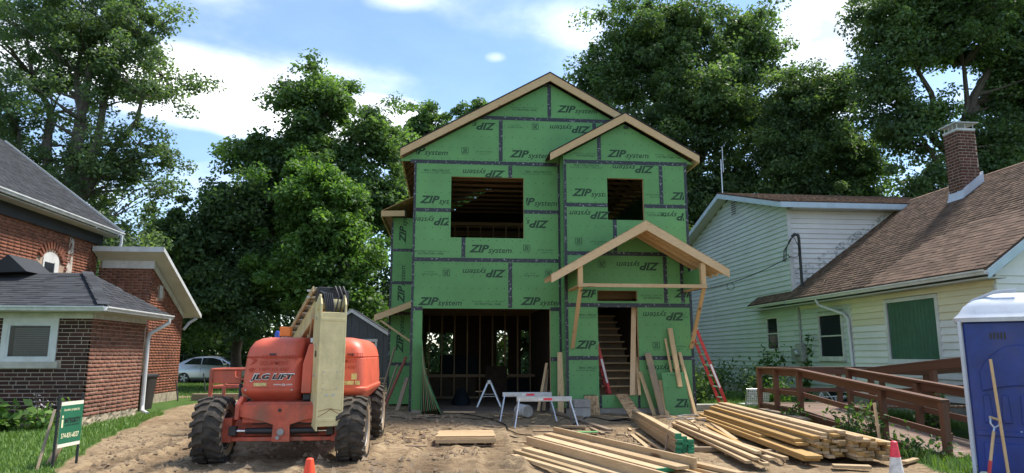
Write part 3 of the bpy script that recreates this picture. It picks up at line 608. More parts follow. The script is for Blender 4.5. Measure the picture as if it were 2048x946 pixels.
    part('ridge_board', pine, h, (ppx-.019, ppx+.019, y0+.04, YB-.004, ppz-.24, ppz-.035))
    for x in (3.06, 5.96):
        part('porch_beam', zipg, h, (x-.06, x+.06, y0+.18, YB-.004, 3.14, 3.56)); part('post_stub', pine_z, h, (x-.055, x+.055, y0+.05, y0+.17, 3.12, 3.66)); part('beam_plate', pine, h, (x-.065, x+.065, y0+.06, YB-.005, 3.1, 3.136))
    part('tie_board', pine_x, h, (3.0, 6.02, y0+.02, y0+.058, 3.08, 3.16))
    for x, x2 in ((3.07, 3.07), (5.98, 6.02)):
        m = MB(); m.beam((x, y0+.1, 3.12), (x2, YB-.05, 1.72), .09, .04, (0, 1, 0)); m.go('knee_brace', pine_z, h)
    part('vent_scrap', blackm, h, (4.5, 4.62, YB-.04, YB-.008, 7.3, 7.36)); part('vent_scrap', blackm, h, (2.42, 2.66, YM-.03, YM-.006, 8.6, 8.68))
new_house()
# ---------------------------------------------------------------- pieces laid on walls and roofs
def boxes_mesh(name, cs, sx, sy, sz, ux, uy, uz, mat, parent, tones, kind='stuff', jit=0):
    """joins many small blocks (centres cs, sizes along the axes) into one mesh with a tone per face"""
    cs = np.asarray(cs, float); n = len(cs); ux, uy, uz = (np.array(u, float) for u in (ux, uy, uz))
    sg = np.array([(-1,-1,-1),(1,-1,-1),(1,1,-1),(-1,1,-1),(-1,-1,1),(1,-1,1),(1,1,1),(-1,1,1)], float) * .5
    sx = np.broadcast_to(sx, n); sy = np.broadcast_to(sy, n); sz = np.broadcast_to(sz, n)
    off = sg[None, :, 0, None]*sx[:, None, None]*ux + sg[None, :, 1, None]*sy[:, None, None]*uy + sg[None, :, 2, None]*sz[:, None, None]*uz
    V = (cs[:, None, :] + off).reshape(-1, 3); o0 = np.array(OFF[parent]); V = V - o0
    fq = np.array([(0,3,2,1),(4,5,6,7),(0,1,5,4),(1,2,6,5),(2,3,7,6),(3,0,4,7)])
    Q = (fq[None] + (np.arange(n)*8)[:, None, None]).reshape(-1, 4)
    me = fast_mesh(name, V, Q); a = me.attributes.new('tone', 'FLOAT', 'FACE'); a.data.foreach_set('value', np.repeat(np.asarray(tones, float), 6))
    return link(name, me, mat, parent, OFF[parent], kind=kind)
def fast_mesh(name, V, Q):
    k = Q.shape[1]; me = bpy.data.meshes.new(name); me.vertices.add(len(V)); me.vertices.foreach_set('co', np.ascontiguousarray(V, np.float32).ravel())
    me.loops.add(Q.size); me.loops.foreach_set('vertex_index', Q.ravel().astype(np.int32)); me.polygons.add(len(Q))
    me.polygons.foreach_set('loop_start', np.arange(0, Q.size, k, dtype=np.int32)); me.polygons.foreach_set('loop_total', np.full(len(Q), k, np.int32)); me.update(calc_edges=True); return me
def unit_block(name, sx, sy, sz, ux, uy, uz, mat):
    m = MB(); ux, uy, uz = Vector(ux)*sx/2, Vector(uy)*sy/2, Vector(uz)*sz/2
    v = [(-ux*1 if a < 0 else ux) + (-uy if b < 0 else uy) + (-uz if c < 0 else uz) for a, b, c in ((-1,-1,-1),(1,-1,-1),(1,1,-1),(-1,1,-1),(-1,-1,1),(1,-1,1),(1,1,1),(-1,1,1))]
    me = bpy.data.meshes.new(name); me.from_pydata([tuple(q) for q in v], [], [(0,3,2,1),(4,5,6,7),(0,1,5,4),(1,2,6,5),(2,3,7,6),(3,0,4,7)]); me.update(); me.materials.append(mat); return me
def brickwork(parent, o, ux, L, H, inside, mat, single=0, bl=.255, bh=.068, j=.018, depth=.06, proud=.005, rng=None, holes=()):
    """courses of bricks on the wall plane through o, along ux (unit), up z; outward normal = ux x z; inside(u,v) keeps a brick"""
    rng = rng or random.Random(3); ux = Vector(ux); n = ux.cross(Vector((0, 0, 1))); cs = []; ls = []
    row = 0; v = j
    while v + bh < H:
        u = -random.Random(row*7).random() * .02 - (.5 if row % 2 else 0) * (bl + j)
        while u < L:
            l = bl * (.5 if rng.random() < .06 else 1) * rng.uniform(.97, 1.03)
            a, b = max(u, 0), min(u + l, L)
            sp = [(a, b)]
            for h0, h1, g0, g1 in holes:
                if v + bh > g0 and v < g1: sp = [q for p in sp for q in ((p[0], min(p[1], h0)), (max(p[0], h1), p[1])) if q[1] - q[0] > .03]
            for a, b in sp:
                if b - a > .04 and inside((a + b) / 2, v + bh / 2, (b - a) / 2):
                    cs.append(Vector(o) + ux * (a + b) / 2 + Vector((0, 0, v + bh/2)) + n * (proud - depth/2 + rng.uniform(-.003, .003))); ls.append(b - a)
            u += l + j
        v += bh + j; row += 1
    k = 0
    if single:   # the bricks that show largest are objects of their own, sharing one mesh
        me = unit_block('brick', 1, depth, bh, ux, n, (0, 0, 1), mat)
        order = sorted(range(len(cs)), key=lambda i: cs[i].length)[:single]; keep = set(order)
        for i in order:
            ob = bpy.data.objects.new('brick', me); COL.objects.link(ob); ob.parent = parent; ob.location = cs[i] - OFF[parent]
            sc = ls[i]; ob.scale = (sc if abs(ux.x) > .5 else 1, sc if abs(ux.y) > .5 else 1, 1)
        rest = [i for i in range(len(cs)) if i not in keep]
    else: rest = list(range(len(cs)))
    if rest:
        boxes_mesh('brick_course', [cs[i] for i in rest], np.array([ls[i] for i in rest]), depth, bh, ux, n, (0, 0, 1), mat, parent, [rng.random() for _ in rest])
def shingles(parent, o, uu, vv, L, Hh, inside, mat, single=0, tab=.3, exp=.14, th=.012, rng=None, near=(0, 0, 1.5)):
    """overlapping shingle tabs: uu along the eave, vv up the slope (unit vectors)"""
    rng = rng or random.Random(5); uu, vv = Vector(uu), Vector(vv); n = uu.cross(vv); n = n if n.z > 0 else -n
    tilt = (vv - n * -.0).normalized(); cs = []; ls = []; row = 0; v = 0
    up = (vv * math.cos(.05) - n * math.sin(.05)).normalized(); nn = (n * math.cos(.05) + vv * math.sin(.05)).normalized()
    while v < Hh:
        u = -rng.random() * tab
        while u < L:
            l = tab * rng.choice((.5, .7, .8, 1.0, 1.0)); a, b = max(u, 0), min(u + l, L)
            if b - a > .03 and inside((a+b)/2, v + exp/2):
                cs.append(Vector(o) + uu*((a+b)/2) + vv*(v + exp*.62) + n*(.012 + rng.uniform(0, .006))); ls.append(b - a - .004)
            u += l
        v += exp; row += 1
    order = sorted(range(len(cs)), key=lambda i: (cs[i] - Vector(near)).length)[:single]; keep = set(order)
    if single:
        mes = {}
        for i in order:
            kx = round(ls[i], 2)
            if kx not in mes: mes[kx] = unit_block('shingle', kx, exp*1.3, th, uu, up, nn, mat)
            ob = bpy.data.objects.new('shingle', mes[kx]); COL.objects.link(ob); ob.parent = parent; ob.location = cs[i] - OFF[parent]
    rest = [i for i in range(len(cs)) if i not in keep]
    if rest: boxes_mesh('shingle_field', [cs[i] for i in rest], np.array([ls[i] for i in rest]), exp*1.3, th, uu, up, nn, mat, parent, [rng.random() for _ in rest])
def gutter(name, p0, p1, out, mat, parent, w=.11, hgt=.1):
    """K-style gutter: profile swept from p0 to p1, out = horizontal outward unit vector"""
    p0, p1, out = Vector(p0), Vector(p1), Vector(out); z = Vector((0, 0, 1))
    prof = [(0, 0), (w*.65, 0), (w*.8, hgt*.45), (w, hgt*.7), (w, hgt), (w*.9, hgt), (w*.9, hgt*.72), (w*.7, hgt*.47), (w*.6, .012), (.012, .012), (.012, hgt), (0, hgt)]
    r = [[p + out*a + z*b for a, b in prof] for p in (p0, p1)]; m = MB(); m.loft(r); return m.go(name, mat, parent)

# ---------------------------------------------------------------- brick house on the left
def brick_house():
    h = thing('brick_house', (-8.5, 17.5, 0), 'old brick house with charcoal roofs and white gutters', 'house')
    X0, YF, YE = -7.7, 16.0, 18.75      # porch block: right face x, front y, rear y
    wn = (-9.42, -8.5, 1.47, 2.36)
    part('front_wall', mortar, h, (-14, X0-.062, YF+.06, YE, .22, 2.46)); part('side_wall', mortar_red, h, (X0-.06, X0, YF+.055, YE, .22, 2.46))
    def in_front(u, v, hl):
        x = -11 + u; z = .22 + v
        return not (x + hl > wn[0]-.12 and x - hl < wn[1]+.12 and z > wn[2]-.19 and z < wn[3]+.1)
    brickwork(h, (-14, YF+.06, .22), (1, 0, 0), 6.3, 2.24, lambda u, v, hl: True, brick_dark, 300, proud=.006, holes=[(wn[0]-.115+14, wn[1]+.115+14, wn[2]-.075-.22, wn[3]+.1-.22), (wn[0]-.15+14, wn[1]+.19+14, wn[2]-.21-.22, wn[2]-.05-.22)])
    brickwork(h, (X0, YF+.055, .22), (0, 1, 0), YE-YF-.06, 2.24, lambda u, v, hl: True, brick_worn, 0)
    rng = random.Random(4)
    m = MB(); N1, N2 = 36, 6        # rough rendered footing, uneven face
    for a in range(N1+1):
        for b in range(N2+1):
            y = YF - .02 + (YE-YF)*a/N1; z = -.12 + .36*b/N2; m.v.append((X0 - .02 + .05*rng.random() + (.03 if b < 3 else 0), y, z + .02*rng.uniform(-1, 1)))
    m.f = [(a*(N2+1)+b, (a+1)*(N2+1)+b, (a+1)*(N2+1)+b+1, a*(N2+1)+b+1) for a in range(N1) for b in range(N2)]; m.go('footing_face', stone, h)
    part('footing', stone, h, (-14, X0-.03, YF+.03, YE, -.2, .22)); [part('brick', brick_worn, h, (-9.6+i*.086, -9.6+i*.086+.07, YF+.045, YF+.1, 2.375, 2.455)) for i in range(14)]
    # window of the porch block
    f = part('window', white, h, (wn[0]-.11, wn[0], YF+.03, YF+.14, wn[2]-.06, wn[3]), (wn[1], wn[1]+.11, YF+.03, YF+.14, wn[2]-.06, wn[3]), (wn[0], wn[1], YF+.03, YF+.14, wn[2]-.06, wn[2]), (wn[0], wn[1], YF+.03, YF+.14, wn[3]-.13, wn[3]))
    m = MB(); pts = [(wn[0]-.11, wn[3]+.001)] + [(wn[0]-.11+(wn[1]-wn[0]+.22)*i/10, wn[3]+.001+.09*math.sin(math.pi*i/10)) for i in range(11)] + [(wn[1]+.11, wn[3]+.001)]
    m.prism(pts[1:-1], 'y', YF+.028, YF+.14); m.go('window_head', white, f)
    m = MB(); a = .05
    for q in ((wn[0], wn[0]+a, wn[2], wn[3]-.13), (wn[1]-a, wn[1], wn[2], wn[3]-.13), (wn[0]+a, wn[1]-a, wn[2], wn[2]+a), (wn[0]+a, wn[1]-a, wn[3]-.13-a, wn[3]-.13)): m.bx(q[0], q[1], YF+.035, YF+.058, q[2], q[3])
    m.go('sash', trim, f); part('pane', glass_t, f, (wn[0]+a, wn[1]-a, YF+.04, YF+.043, wn[2]+a, wn[3]-.13-a)); part('window_backing', black, f, (wn[0]+a, wn[1]-a, YF+.056, YF+.059, wn[2]+a, wn[3]-.13-a)); [part('blind_slat', curtain_w, f, (wn[0]+a+.1, wn[1]-a, YF+.046, YF+.054, wn[2]+a+.01+k*.047, wn[2]+a+.01+k*.047+.034)) for k in range(13)]
    part('sill', sill, h, (wn[0]-.14, wn[1]+.18, YF-.0, YF+.14, wn[2]-.2, wn[2]-.06))
    # hip roof over the porch block
    EZ = 2.58; ov = .42; ex, ey = X0+ov, YF-ov; rz, ry = 3.5, 17.75; rx = -8.75; sl = (rz-EZ)/(ry-ey)
    def plane(vs, nm): m = MB(); m.add([*vs, *[(p[0], p[1], p[2]-.02) for p in vs]], [tuple(range(len(vs))), tuple(range(2*len(vs)-1, len(vs)-1, -1))] + [(i, i+len(vs), (i+1) % len(vs)+len(vs), (i+1) % len(vs)) for i in range(len(vs))]); return m.go(nm, sh_dark, h)
    plane([(-15, ey, EZ), (ex, ey, EZ), (rx, ry, rz), (-15, ry, rz)], 'roof_slope'); plane([(ex, ey, EZ), (ex, YE+.45, EZ), (rx, ry+.3, rz), (rx, ry, rz)], 'roof_slope')
    hv = Vector((0, ry-ey, rz-EZ)); hl = hv.length; hv.normalize()
    shingles(h, (-12, ey, EZ), (1, 0, 0), hv, 12+ex, hl, lambda u, v: -12+u < ex - (ex-rx)*v/hl, sh_dark, 300)
    wv = Vector((rx-ex, 0, rz-EZ)); wl = wv.length; wv.normalize()
    shingles(h, (ex, ey, EZ), (0, 1, 0), wv, YE+.45-ey, wl, lambda u, v: u > (ry-ey)*v/wl and u < (YE+.45-ey) - (YE+.45-ry-.3)*v/wl, sh_dark, 0)
    m = MB()
    for i in range(13):
        t = i/13; p = Vector((ex, ey, EZ)).lerp(Vector((rx, ry, rz)), t); q = Vector((ex, ey, EZ)).lerp(Vector((rx, ry, rz)), t+.1)
        m2 = MB(); m2.beam(p+Vector((0, 0, .045+.006*(i % 2))), q+Vector((0, 0, .05)), .24, .012); m2.go('ridge_cap', sh_dark, h)
    gutter('gutter', (-15, ey, EZ-.1), (ex+.05, ey, EZ-.1), (0, -1, 0), trim, h); gutter('gutter', (ex, ey-.02, EZ-.1), (ex, YE+.5, EZ-.1), (1, 0, 0), trim, h)
    part('soffit', soffit, h, (-14, ex-.01, ey+.01, YF+.05, EZ-.12, EZ-.1), (X0, ex-.01, YF+.05, YE+.4, EZ-.12, EZ-.1)); part('frieze', trimd, h, (-14, X0+.02, YF+.02, YF+.05, EZ-.24, EZ-.12), (X0+.012, X0+.03, YF+.02, YE, EZ-.24, EZ-.12))
    m = MB(); m.tube([(ex+.05, YE+.3, EZ-.1), (ex+.05, YE+.3, EZ-.2), (X0+.1, YE+.1, EZ-.48), (X0+.07, YE+.08, EZ-.65), (X0+.07, YE+.08, .28), (X0+.12, YE-.02, .16), (X0+.3, YE-.15, .1)], .052, 10); m.go('downspout', trim, h, smooth=True)
    # two-storey main block behind: right face x=XM
    XM = -11.0
    part('main_wall', mortar_red, h, (-18, XM-.06, 15.9, 22.95, 0, 5.35)); w2 = (20.0, 20.75, 3.1, 4.45)
    def in_main(u, v, hl):
        y = 17.0+u; z = 2.9+v
        if z > 4.1 and (y-20.37)**2*.9 + (z-4.1)**2 < .5**2 + .05: return False
        return not (y+hl > w2[0]-.1 and y-hl < w2[1]+.1 and z < 4.2)
    brickwork(h, (XM-.05, 17.0, 2.9), (0, 1, 0), 5.9, 2.42, in_main, brick_red, 0); brickwork(h, (XM-.05, 15.9, 2.9), (0, 1, 0), 1.09, 2.42, lambda u, v, hl: True, brick_red, 0)
    m = MB(); m.prism([(-18, 5.35), (XM-.06, 5.35), (-14.6, 8.35)], 'y', 15.9, 16.1); m.go('gable_wall', mortar_red, h)
    brickwork(h, (-18, 15.9, 2.6), (1, 0, 0), 6.94, 5.7, lambda u, v, hl: 2.6+v < 5.35 or 2.6+v < 8.25 - .78*(abs(-18+u+14.6)+hl), brick_red, 0)
    m = MB()
    for i in range(11):     # arch of standing bricks over the little window
        a = math.pi*(.16+.68*i/10); c = Vector((XM-.03, 20.37+.56*math.cos(a), 3.99+.5*math.sin(a))); d = Vector((0, math.cos(a), math.sin(a))); m2 = MB(); m2.beam(c, c+d*.21, .07, .075, (1, 0, 0)); m2.go('brick', brick_red, h)
    m = MB(); pts = [(w2[0]-.02, 3.2), (w2[1]+.02, 3.2), (w2[1]+.02, 4.14)] + [(20.37+.4*math.cos(a), 4.14+.26*math.sin(a)) for a in [math.pi*i/10 for i in range(1, 10)]] + [(w2[0]-.02, 4.14)]
    m.prism(pts, 'x', XM-.06, XM-.034); f = m.go('window', white, h)
    part('pane', glass, f, (XM-.034, XM-.03, 20.05, 20.52, 3.2, 4.1)); part('frame_post', white, f, (XM-.034, XM-.02, 20.53, 20.72, 3.2, 4.14))
    m = MB(); m.prism([(21.15, 2.95), (21.5, 2.95), (21.45, 5.2), (21.2, 5.2)], 'x', XM-.037, XM-.0365); m.go('limewash_stain', stain_m, h)
    # main roof, its eave runs away from the street
    e0, e1 = (-10.6, 5.5), (-14.6, 8.5); m = MB(); m.prism([(-18.6, 5.5), (-14.6, 8.5), (-14.6, 8.45), (-18.6, 5.45)], 'y', 15.4, 23.4); m.go('roof_slope', sh_dark, h)
    m = MB(); m.prism([e0, e1, (e1[0], e1[1]-.05), (e0[0], e0[1]-.05)], 'y', 15.4, 23.4); m.go('roof_slope', sh_dark, h)
    v2 = Vector((e1[0]-e0[0], 0, e1[1]-e0[1])); l2 = v2.length; v2.normalize()
    shingles(h, (e0[0], 15.5, e0[1]), (0, 1, 0), v2, 7.9, l2, lambda u, v: True, sh_dark, 0)
    gutter('gutter', (-10.6, 15.4, 5.38), (-10.6, 23.42, 5.38), (1, 0, 0), trim, h); part('soffit', soffit, h, (XM, -10.61, 15.4, 23.38, 5.33, 5.36)); part('frieze', black, h, (XM+.003, XM+.03, 15.9, 23.0, 5.0, 5.33))
    m = MB(); m.beam((-10.58, 23.42, 5.46), (-14.6, 23.42, 8.47), .03, .18, (0, 0, 1)); m.go('rake_board', trim, h)
    m = MB(); m.tube([(-10.5, 23.2, 5.38), (-10.5, 23.2, 5.1), (-10.6, 23.1, 4.5)], .05, 8); m.go('downspout', trim, h, smooth=True)
    m = MB(); m.prism([(-10.8, 3.45), (-10.3, 3.9), (-9.85, 3.5)], 'y', 17.2, 18.4); m.go('small_gable_roof', sh_dark, h)
    # lean-to wing with white rake, falling to the rear
    XG, YG, YB = -9.3, 22.95, 25.85; zt, zb = 4.45, 3.0
    m = MB(); m.prism([(YG+.06, .3), (YB, .3), (YB, zb), (YG+.06, zt)], 'x', XM, XG-.06); m.go('wing_wall', mortar_red, h)
    brickwork(h, (XG-.05, YG+.06, .3), (0, 1, 0), YB-YG-.06, 4.2, lambda u, v, hl: .3+v < zt - (zt-zb)*(u+hl)/(YB-YG) - .04 and not (abs(u-.75) < .16+hl and 3.35 < .3+v < 3.85), brick_red, 0)
    brickwork(h, (XM, YG+.05, 2.4), (1, 0, 0), XG-XM-.05, 1.95, lambda u, v, hl: True, brick_worn, 0)
    part('wing_vent', trimd, h, (XG-.045, XG-.03, YG+.68, YG+.92, 3.4, 3.8)); part('footing', stone, h, (XM, XG-.02, YG+.05, YB+.02, -.2, .3))
    s = (zt-zb)/(YB-YG); g = lambda y: zt + .22 - s*(y-YG)
    m = MB(); m.prism([(YG-.45, g(YG-.45)), (YB+.4, g(YB+.4)), (YB+.4, g(YB+.4)-.02), (YG-.45, g(YG-.45)-.02)], 'x', XM, XG+.42); m.go('wing_roof', sh_dark, h)
    m = MB(); m.prism([(YG-.46, g(YG-.45)-.005), (YB+.42, g(YB+.42)-.005), (YB+.42, g(YB+.42)-.14), (YG-.46, g(YG-.45)-.14)], 'x', XG+.425, XG+.45); m.go('rake_board', trim, h)
    m = MB(); m.prism([(YG-.44, g(YG-.44)-.12), (YB+.4, g(YB+.4)-.12), (YB+.4, g(YB+.4)-.14), (YG-.44, g(YG-.44)-.14)], 'x', XM, XG+.42); m.go('soffit', soffit, h)
    part('eave_fascia', trim, h, (XM, XG+.45, YG-.49, YG-.465, g(YG)+.08, g(YG)+.24)); part('frieze', trim, h, (XM+.1, XG+.0, YG+.01, YG+.035, 4.28, 4.55))
    m = MB(); m.prism([(YG, zt+.04), (YB, zb+.04), (YB, zb-.16), (YG, zt-.16)], 'x', XG-.03, XG-.005); m.go('rake_frieze', trimd, h)
    m = MB(); m.tube([(XG+.3, YB+.4, g(YB+.4)-.15), (XG+.1, YB+.25, 2.7), (XG-.02, YB+.08, 2.45)], .05, 8); m.go('downspout', trim, h, smooth=True)
curtain_w = plain('pale_blind', (.2, .22, .22), .7, var=.15, scale=2)
def mk_stain():
    t = NT('limewash'); f = t.noise(6, 6, .7); t.col((.52, .46, .4)); a = t.ramp(f, [(.42, (0, 0, 0)), (.55, (.9,)*3)]); t.L.new(a, t.p.inputs['Alpha']); return t.set(.95)
stain_m = mk_stain()
brick_house()

# ---------------------------------------------------------------- siding house on the right
brick_chim = mk_brick('chimney_brick', (.1, .04, .03), (.14, .055, .04), (.07, .03, .025))
def siding_house():
    h = thing('siding_house', (13, 20, 0), 'pale lap-sided house with brown shingle roof and brick chimney', 'house')
    XW = 11.4; YF, YC, YR = 13.3, 21.8, 31.2
    def lap(x, y0, y1, z, mat, e=.13, top0=None, nm='clapboard'):
        """one course on a wall facing -X, lower edge proud"""
        m = MB(); t = top0 if top0 is not None else (lambda y: 99)
        m.add([(x-.034, y0, z), (x-.034, y1, z), (x-.002, y1, z+e), (x-.004, y0, z+e), (x+.02, y0, z), (x+.02, y1, z), (x+.02, y1, z+e), (x+.02, y0, z+e)],
              [(0,1,2,3),(4,7,6,5),(0,4,5,1),(3,2,6,7),(0,3,7,4),(1,5,6,2)]); return m.go(nm, mat, h)
    e = .168
    part('foundation', conc, h, (XW+.03, 20, YF, YR, -.2, .55)); part('wall_core', soffit, h, (XW+.03, 20, YF+.03, YC, .5, 3.3)); m = MB(); m.prism([(YC+.03, .5), (YR, .5), (YR, 6.55), (26.5, 7.8), (YC+.03, 6.55)], 'x', XW+.03, 20); m.go('wing_core', soffit, h)
    wins = [(22.85, 23.7, 1.72, 2.85), (18.95, 20.3, 1.42, 2.8), (15.02, 17.0, 1.36, 2.96)]
    def spans(y0, y1, z):
        s = [(y0, y1)]
        for a, b, c, d in wins:
            if z + e > c and z < d: s = [q for p in s for q in ((p[0], min(p[1], a)), (max(p[0], b), p[1])) if q[1] - q[0] > .05]
        return s
    z = .5
    while z < 7.7:     # wing wall, mint
        ya, yb = YC, YR
        zc = z + e*.5
        if zc > 6.5: k = (zc-6.5)/1.3; ya = YC + k*4.7; yb = YR - k*4.7
        for a, b in spans(ya, yb, z):
            if b - a > .1: lap(XW, a, b, z, sd_mint, e)
        z += e
    z = .5
    while z < 3.1:
        for a, b in spans(18.6, YC-.002, z): lap(XW, a, b, z, sd_mint, e)
        for a, b in spans(YF+.05, 18.5, z): lap(XW, a, b, z, sd_white if z < 2.2 else sd_cream, e)
        z += e
    part('corner_board', white, h, (XW-.03, XW+.02, 18.5, 18.6, .5, 3.1)); part('corner_board', white, h, (XW-.03, XW+.02, YF, YF+.05, .5, 3.1)); part('corner_board', white, h, (XW-.03, XW+.1, YC-.06, YC-.003, 3.6, 6.5)); part('corner_board', white, h, (XW-.03, XW+.02, YR-.001, YR+.09, .5, 6.5))
    # the wing's street-facing wall above the lower roof
    z = 3.4
    while z < 6.45:
        x0 = XW + .1; x1 = 10.95 + (z + e - 3.3)/.7125 + .12
        m = MB(); m.add([(x0, YC-.036, z), (x1, YC-.036, z), (x1, YC-.003, z+e), (x0, YC-.003, z+e), (x0, YC+.02, z), (x1, YC+.02, z), (x1, YC+.02, z+e), (x0, YC+.02, z+e)], [(0,1,2,3),(4,7,6,5),(0,4,5,1),(3,2,6,7),(0,3,7,4),(1,5,6,2)]); m.go('clapboard', sd_white, h); z += e
    m = MB(); m.prism([(11.5, 3.72), (15.7, 6.71), (15.0, 6.4), (12.9, 5.1), (11.5, 4.3)], 'y', YC-.0385, YC-.0375); m.go('mildew_stain', mildew, h)
    # wing roof, ridge runs away to the right
    sl = 1.35/4.7
    for s, ye in ((-1, YC-.45), (1, YR+.45)):
        ze = 8.05 - sl*abs(ye-26.5); m = MB(); m.prism([(26.5, 8.05), (ye, ze), (ye, ze-.03), (26.5, 8.02)], 'x', XW-.42, 24); m.go('wing_roof', sh_brown, h)
        m = MB(); m.prism([(26.5, 8.02), (ye, ze-.03), (ye, ze-.2), (26.5, 7.83)], 'x', XW-.45, XW-.425); m.go('rake_board', bluew, h)
        m = MB(); m.prism([(26.5, 7.86), (ye-s*.02, ze-.17), (ye-s*.02, ze-.19), (26.5, 7.84)], 'x', XW-.42, XW); m.go('soffit', soffit, h)
        if s < 0:
            part('eave_fascia', bluew, h, (XW-.43, 24, ye-.025, ye, ze-.2, ze-.02)); part('soffit', soffit, h, (XW, 24, ye, YC, ze-.22, ze-.2))
            vv = Vector((0, 26.5-ye, 8.05-ze)); L = vv.length; vv.normalize(); shingles(h, (XW-.42, ye, ze), (1, 0, 0), vv, 8, L, lambda u, v: True, sh_brown, 0)
    part('gable_vent', trimd, h, (XW-.035, XW-.02, 25.65, 26.2, 7.0, 7.62)); [part('vent_louvre', black, h, (XW-.04, XW-.0355, 25.72, 26.13, 7.06+i*.09, 7.11+i*.09)) for i in range(6)]
    # main roof: eave along the side yard
    ex, ez, rx, rz = 10.95, 3.3, 15.75, 6.72; m = MB(); m.prism([(ex, ez), (rx, rz), (rx+4.8, ez), (rx+4.8, ez-.04), (rx, rz-.04), (ex, ez-.04)], 'y', YF-.35, YC-.03); m.go('main_roof', sh_brown, h)
    m = MB(); m.prism([(ex, ez), (ex+.95, ez+.68), (ex+.95, ez+.64), (ex, ez-.04)], 'y', YC-.03, 24.3); m.go('eave_return', sh_brown, h)
    vv = Vector((rx-ex, 0, rz-ez)); L = vv.length; vv.normalize(); shingles(h, (ex, YF-.35, ez), (0, 1, 0), vv, YC-.03-YF+.35, L, lambda u, v: True, sh_brown, 300, near=(11.5, 15, 3.5))
    shingles(h, (ex, YC-.03, ez), (0, 1, 0), vv, 2.5, 1.15, lambda u, v: True, sh_brown, 0)
    gutter('gutter', (ex+.02, YF-.35, ez-.13), (ex+.02, 21.3, ez-.13), (-1, 0, 0), white, h); gutter('gutter', (ex+.02, 21.4, ez-.11), (ex+.02, 24.3, ez-.11), (-1, 0, 0), white, h, .09, .08)
    part('soffit', soffit, h, (ex+.03, XW, YF-.3, 24.2, ez-.2, ez-.17)); part('frieze', sd_cream, h, (XW-.04, XW-.024, YF, 21.5, 2.98, 3.1))
    m = MB(); m.prism([(ex, ez-.03), (rx, rz-.03), (rx+4.8, ez-.03), (rx+4.8, ez-.22), (rx, rz-.24), (ex, ez-.22)], 'y', YF-.38, YF-.352); m.go('rake_board', bluew, h)
    # front wall siding under the gable
    z = .5
    while z < 3.2:
        m = MB(); m.add([(XW, YF-.034, z), (20, YF-.034, z), (20, YF-.003, z+e), (XW, YF-.003, z+e), (XW, YF+.02, z), (20, YF+.02, z), (20, YF+.02, z+e), (XW, YF+.02, z+e)], [(0,1,2,3),(4,7,6,5),(0,4,5,1),(3,2,6,7),(0,3,7,4),(1,5,6,2)]); m.go('clapboard', sd_white, h); z += e
    m = MB(); m.prism([(XW, 3.2), (19.9, 3.2), (rx, 6.4)], 'y', YF-.004, YF+.02); m.go('front_gable', sd_white, h)
    for k, (a, b, c, d) in enumerate(wins):
        fm = white if k == 2 else (trimd if k == 1 else white); w = .09 if k else .05
        f = part('window', fm, h, (XW-.05, XW+.01, a, a+w, c, d), (XW-.05, XW+.01, b-w, b, c, d), (XW-.05, XW+.01, a+w, b-w, c, c+w), (XW-.05, XW+.01, a+w, b-w, d-w, d), (XW-.03, XW+.0, a+w, b-w, (c+d)/2-.02, (c+d)/2+.02) if k < 2 else (XW-.03, XW, a+w, a+w+.03, c+w, d-w))
        part('pane', glass if k < 2 else glass_t, f, (XW-.012, XW-.008, a+w, b-w, c+w, d-w))
        if k == 2:      # drawn curtain in soft folds behind the glass
            q = MB(); N1 = 90
            for i in range(N1+1):
                y = a+w + (b-a-2*w)*i/N1; x = XW+.012 + .011*math.sin(i*.9 + 1.2*math.sin(i*.21)); q.v += [(x, y, c+w), (x, y, d-w)]
            q.f = [(2*i, 2*i+2, 2*i+3, 2*i+1) for i in range(N1)]; q.go('curtain', curtain, f, smooth=True)
        part('sill', fm, f, (XW-.09, XW, a-.04, b+.04, c-.05, c))
    # chimney
    cx, cy, cw = 15.0, 18.2, .58; zt = 8.0; part('chimney_core', mortar, h, (cx-cw/2+.012, cx+cw/2-.012, cy-cw/2+.012, cy+cw/2-.012, 5.7, zt))
    for o, u in (((cx-cw/2+.012, cy-cw/2+.012, 5.9), (1, 0, 0)), ((cx-cw/2+.012, cy+cw/2-.012, 5.9), (0, -1, 0))):
        brickwork(h, o, u, cw-.024, zt-5.9, lambda a, b, c: True, brick_chim, 60, bl=.2, bh=.07, j=.02, proud=.006)
    part('chimney_cap', trim, h, (cx-.29, cx+.29, cy-.29, cy+.29, zt, zt+.06)); part('cap_lid', trim, h, (cx-.36, cx+.36, cy-.36, cy+.36, zt+.21, zt+.235))
    for a in (-.25, 0, .25):
        for b in (-.25, .25): part('cap_strut', trim, h, (cx+a-.01, cx+a+.01, cy+b-.01, cy+b+.01, zt+.06, zt+.21))
    for b in (-.25, .25): part('cap_strut', trim, h, (cx-.26, cx-.24, cy-.01+b*.3, cy+.01+b*.3, zt+.06, zt+.21))
    m = MB(); r = lambda x: ez + (x-ex)*.7125
    m.prism([(cx-.4, r(cx-.4)-.02), (cx+.36, r(cx+.36)-.02), (cx+.36, r(cx+.36)+.34), (cx+.3, r(cx+.3)+.3), (cx-.27, r(cx-.3)+.3), (cx-.33, r(cx-.33)+.08)], 'y', cy-.315, cy+.315); m.go('chimney_flashing', wplastic, h)
    # downspouts, meter, conduit, mast
    m = MB(); m.tube([(ex-.02, 19.55, 3.18), (ex+.05, 19.5, 3.0), (XW-.1, 18.75, 2.7), (XW-.08, 18.6, 2.55), (XW-.08, 18.55, .9), (XW-.12, 18.5, .7), (XW-.5, 18.2, .45), (XW-.9, 18.0, .4)], .045, 10); m.go('downspout', trim, h, smooth=True)
    m = MB(); m.tube([(XW-.06, 21.35, 3.2), (XW-.06, 21.35, 1.9)], .04, 8); m.tube([(XW-.06, 21.3, 1.5), (XW-.06, 21.3, .5)], .025, 8); m.go('conduit', grey_rim, h, smooth=True)
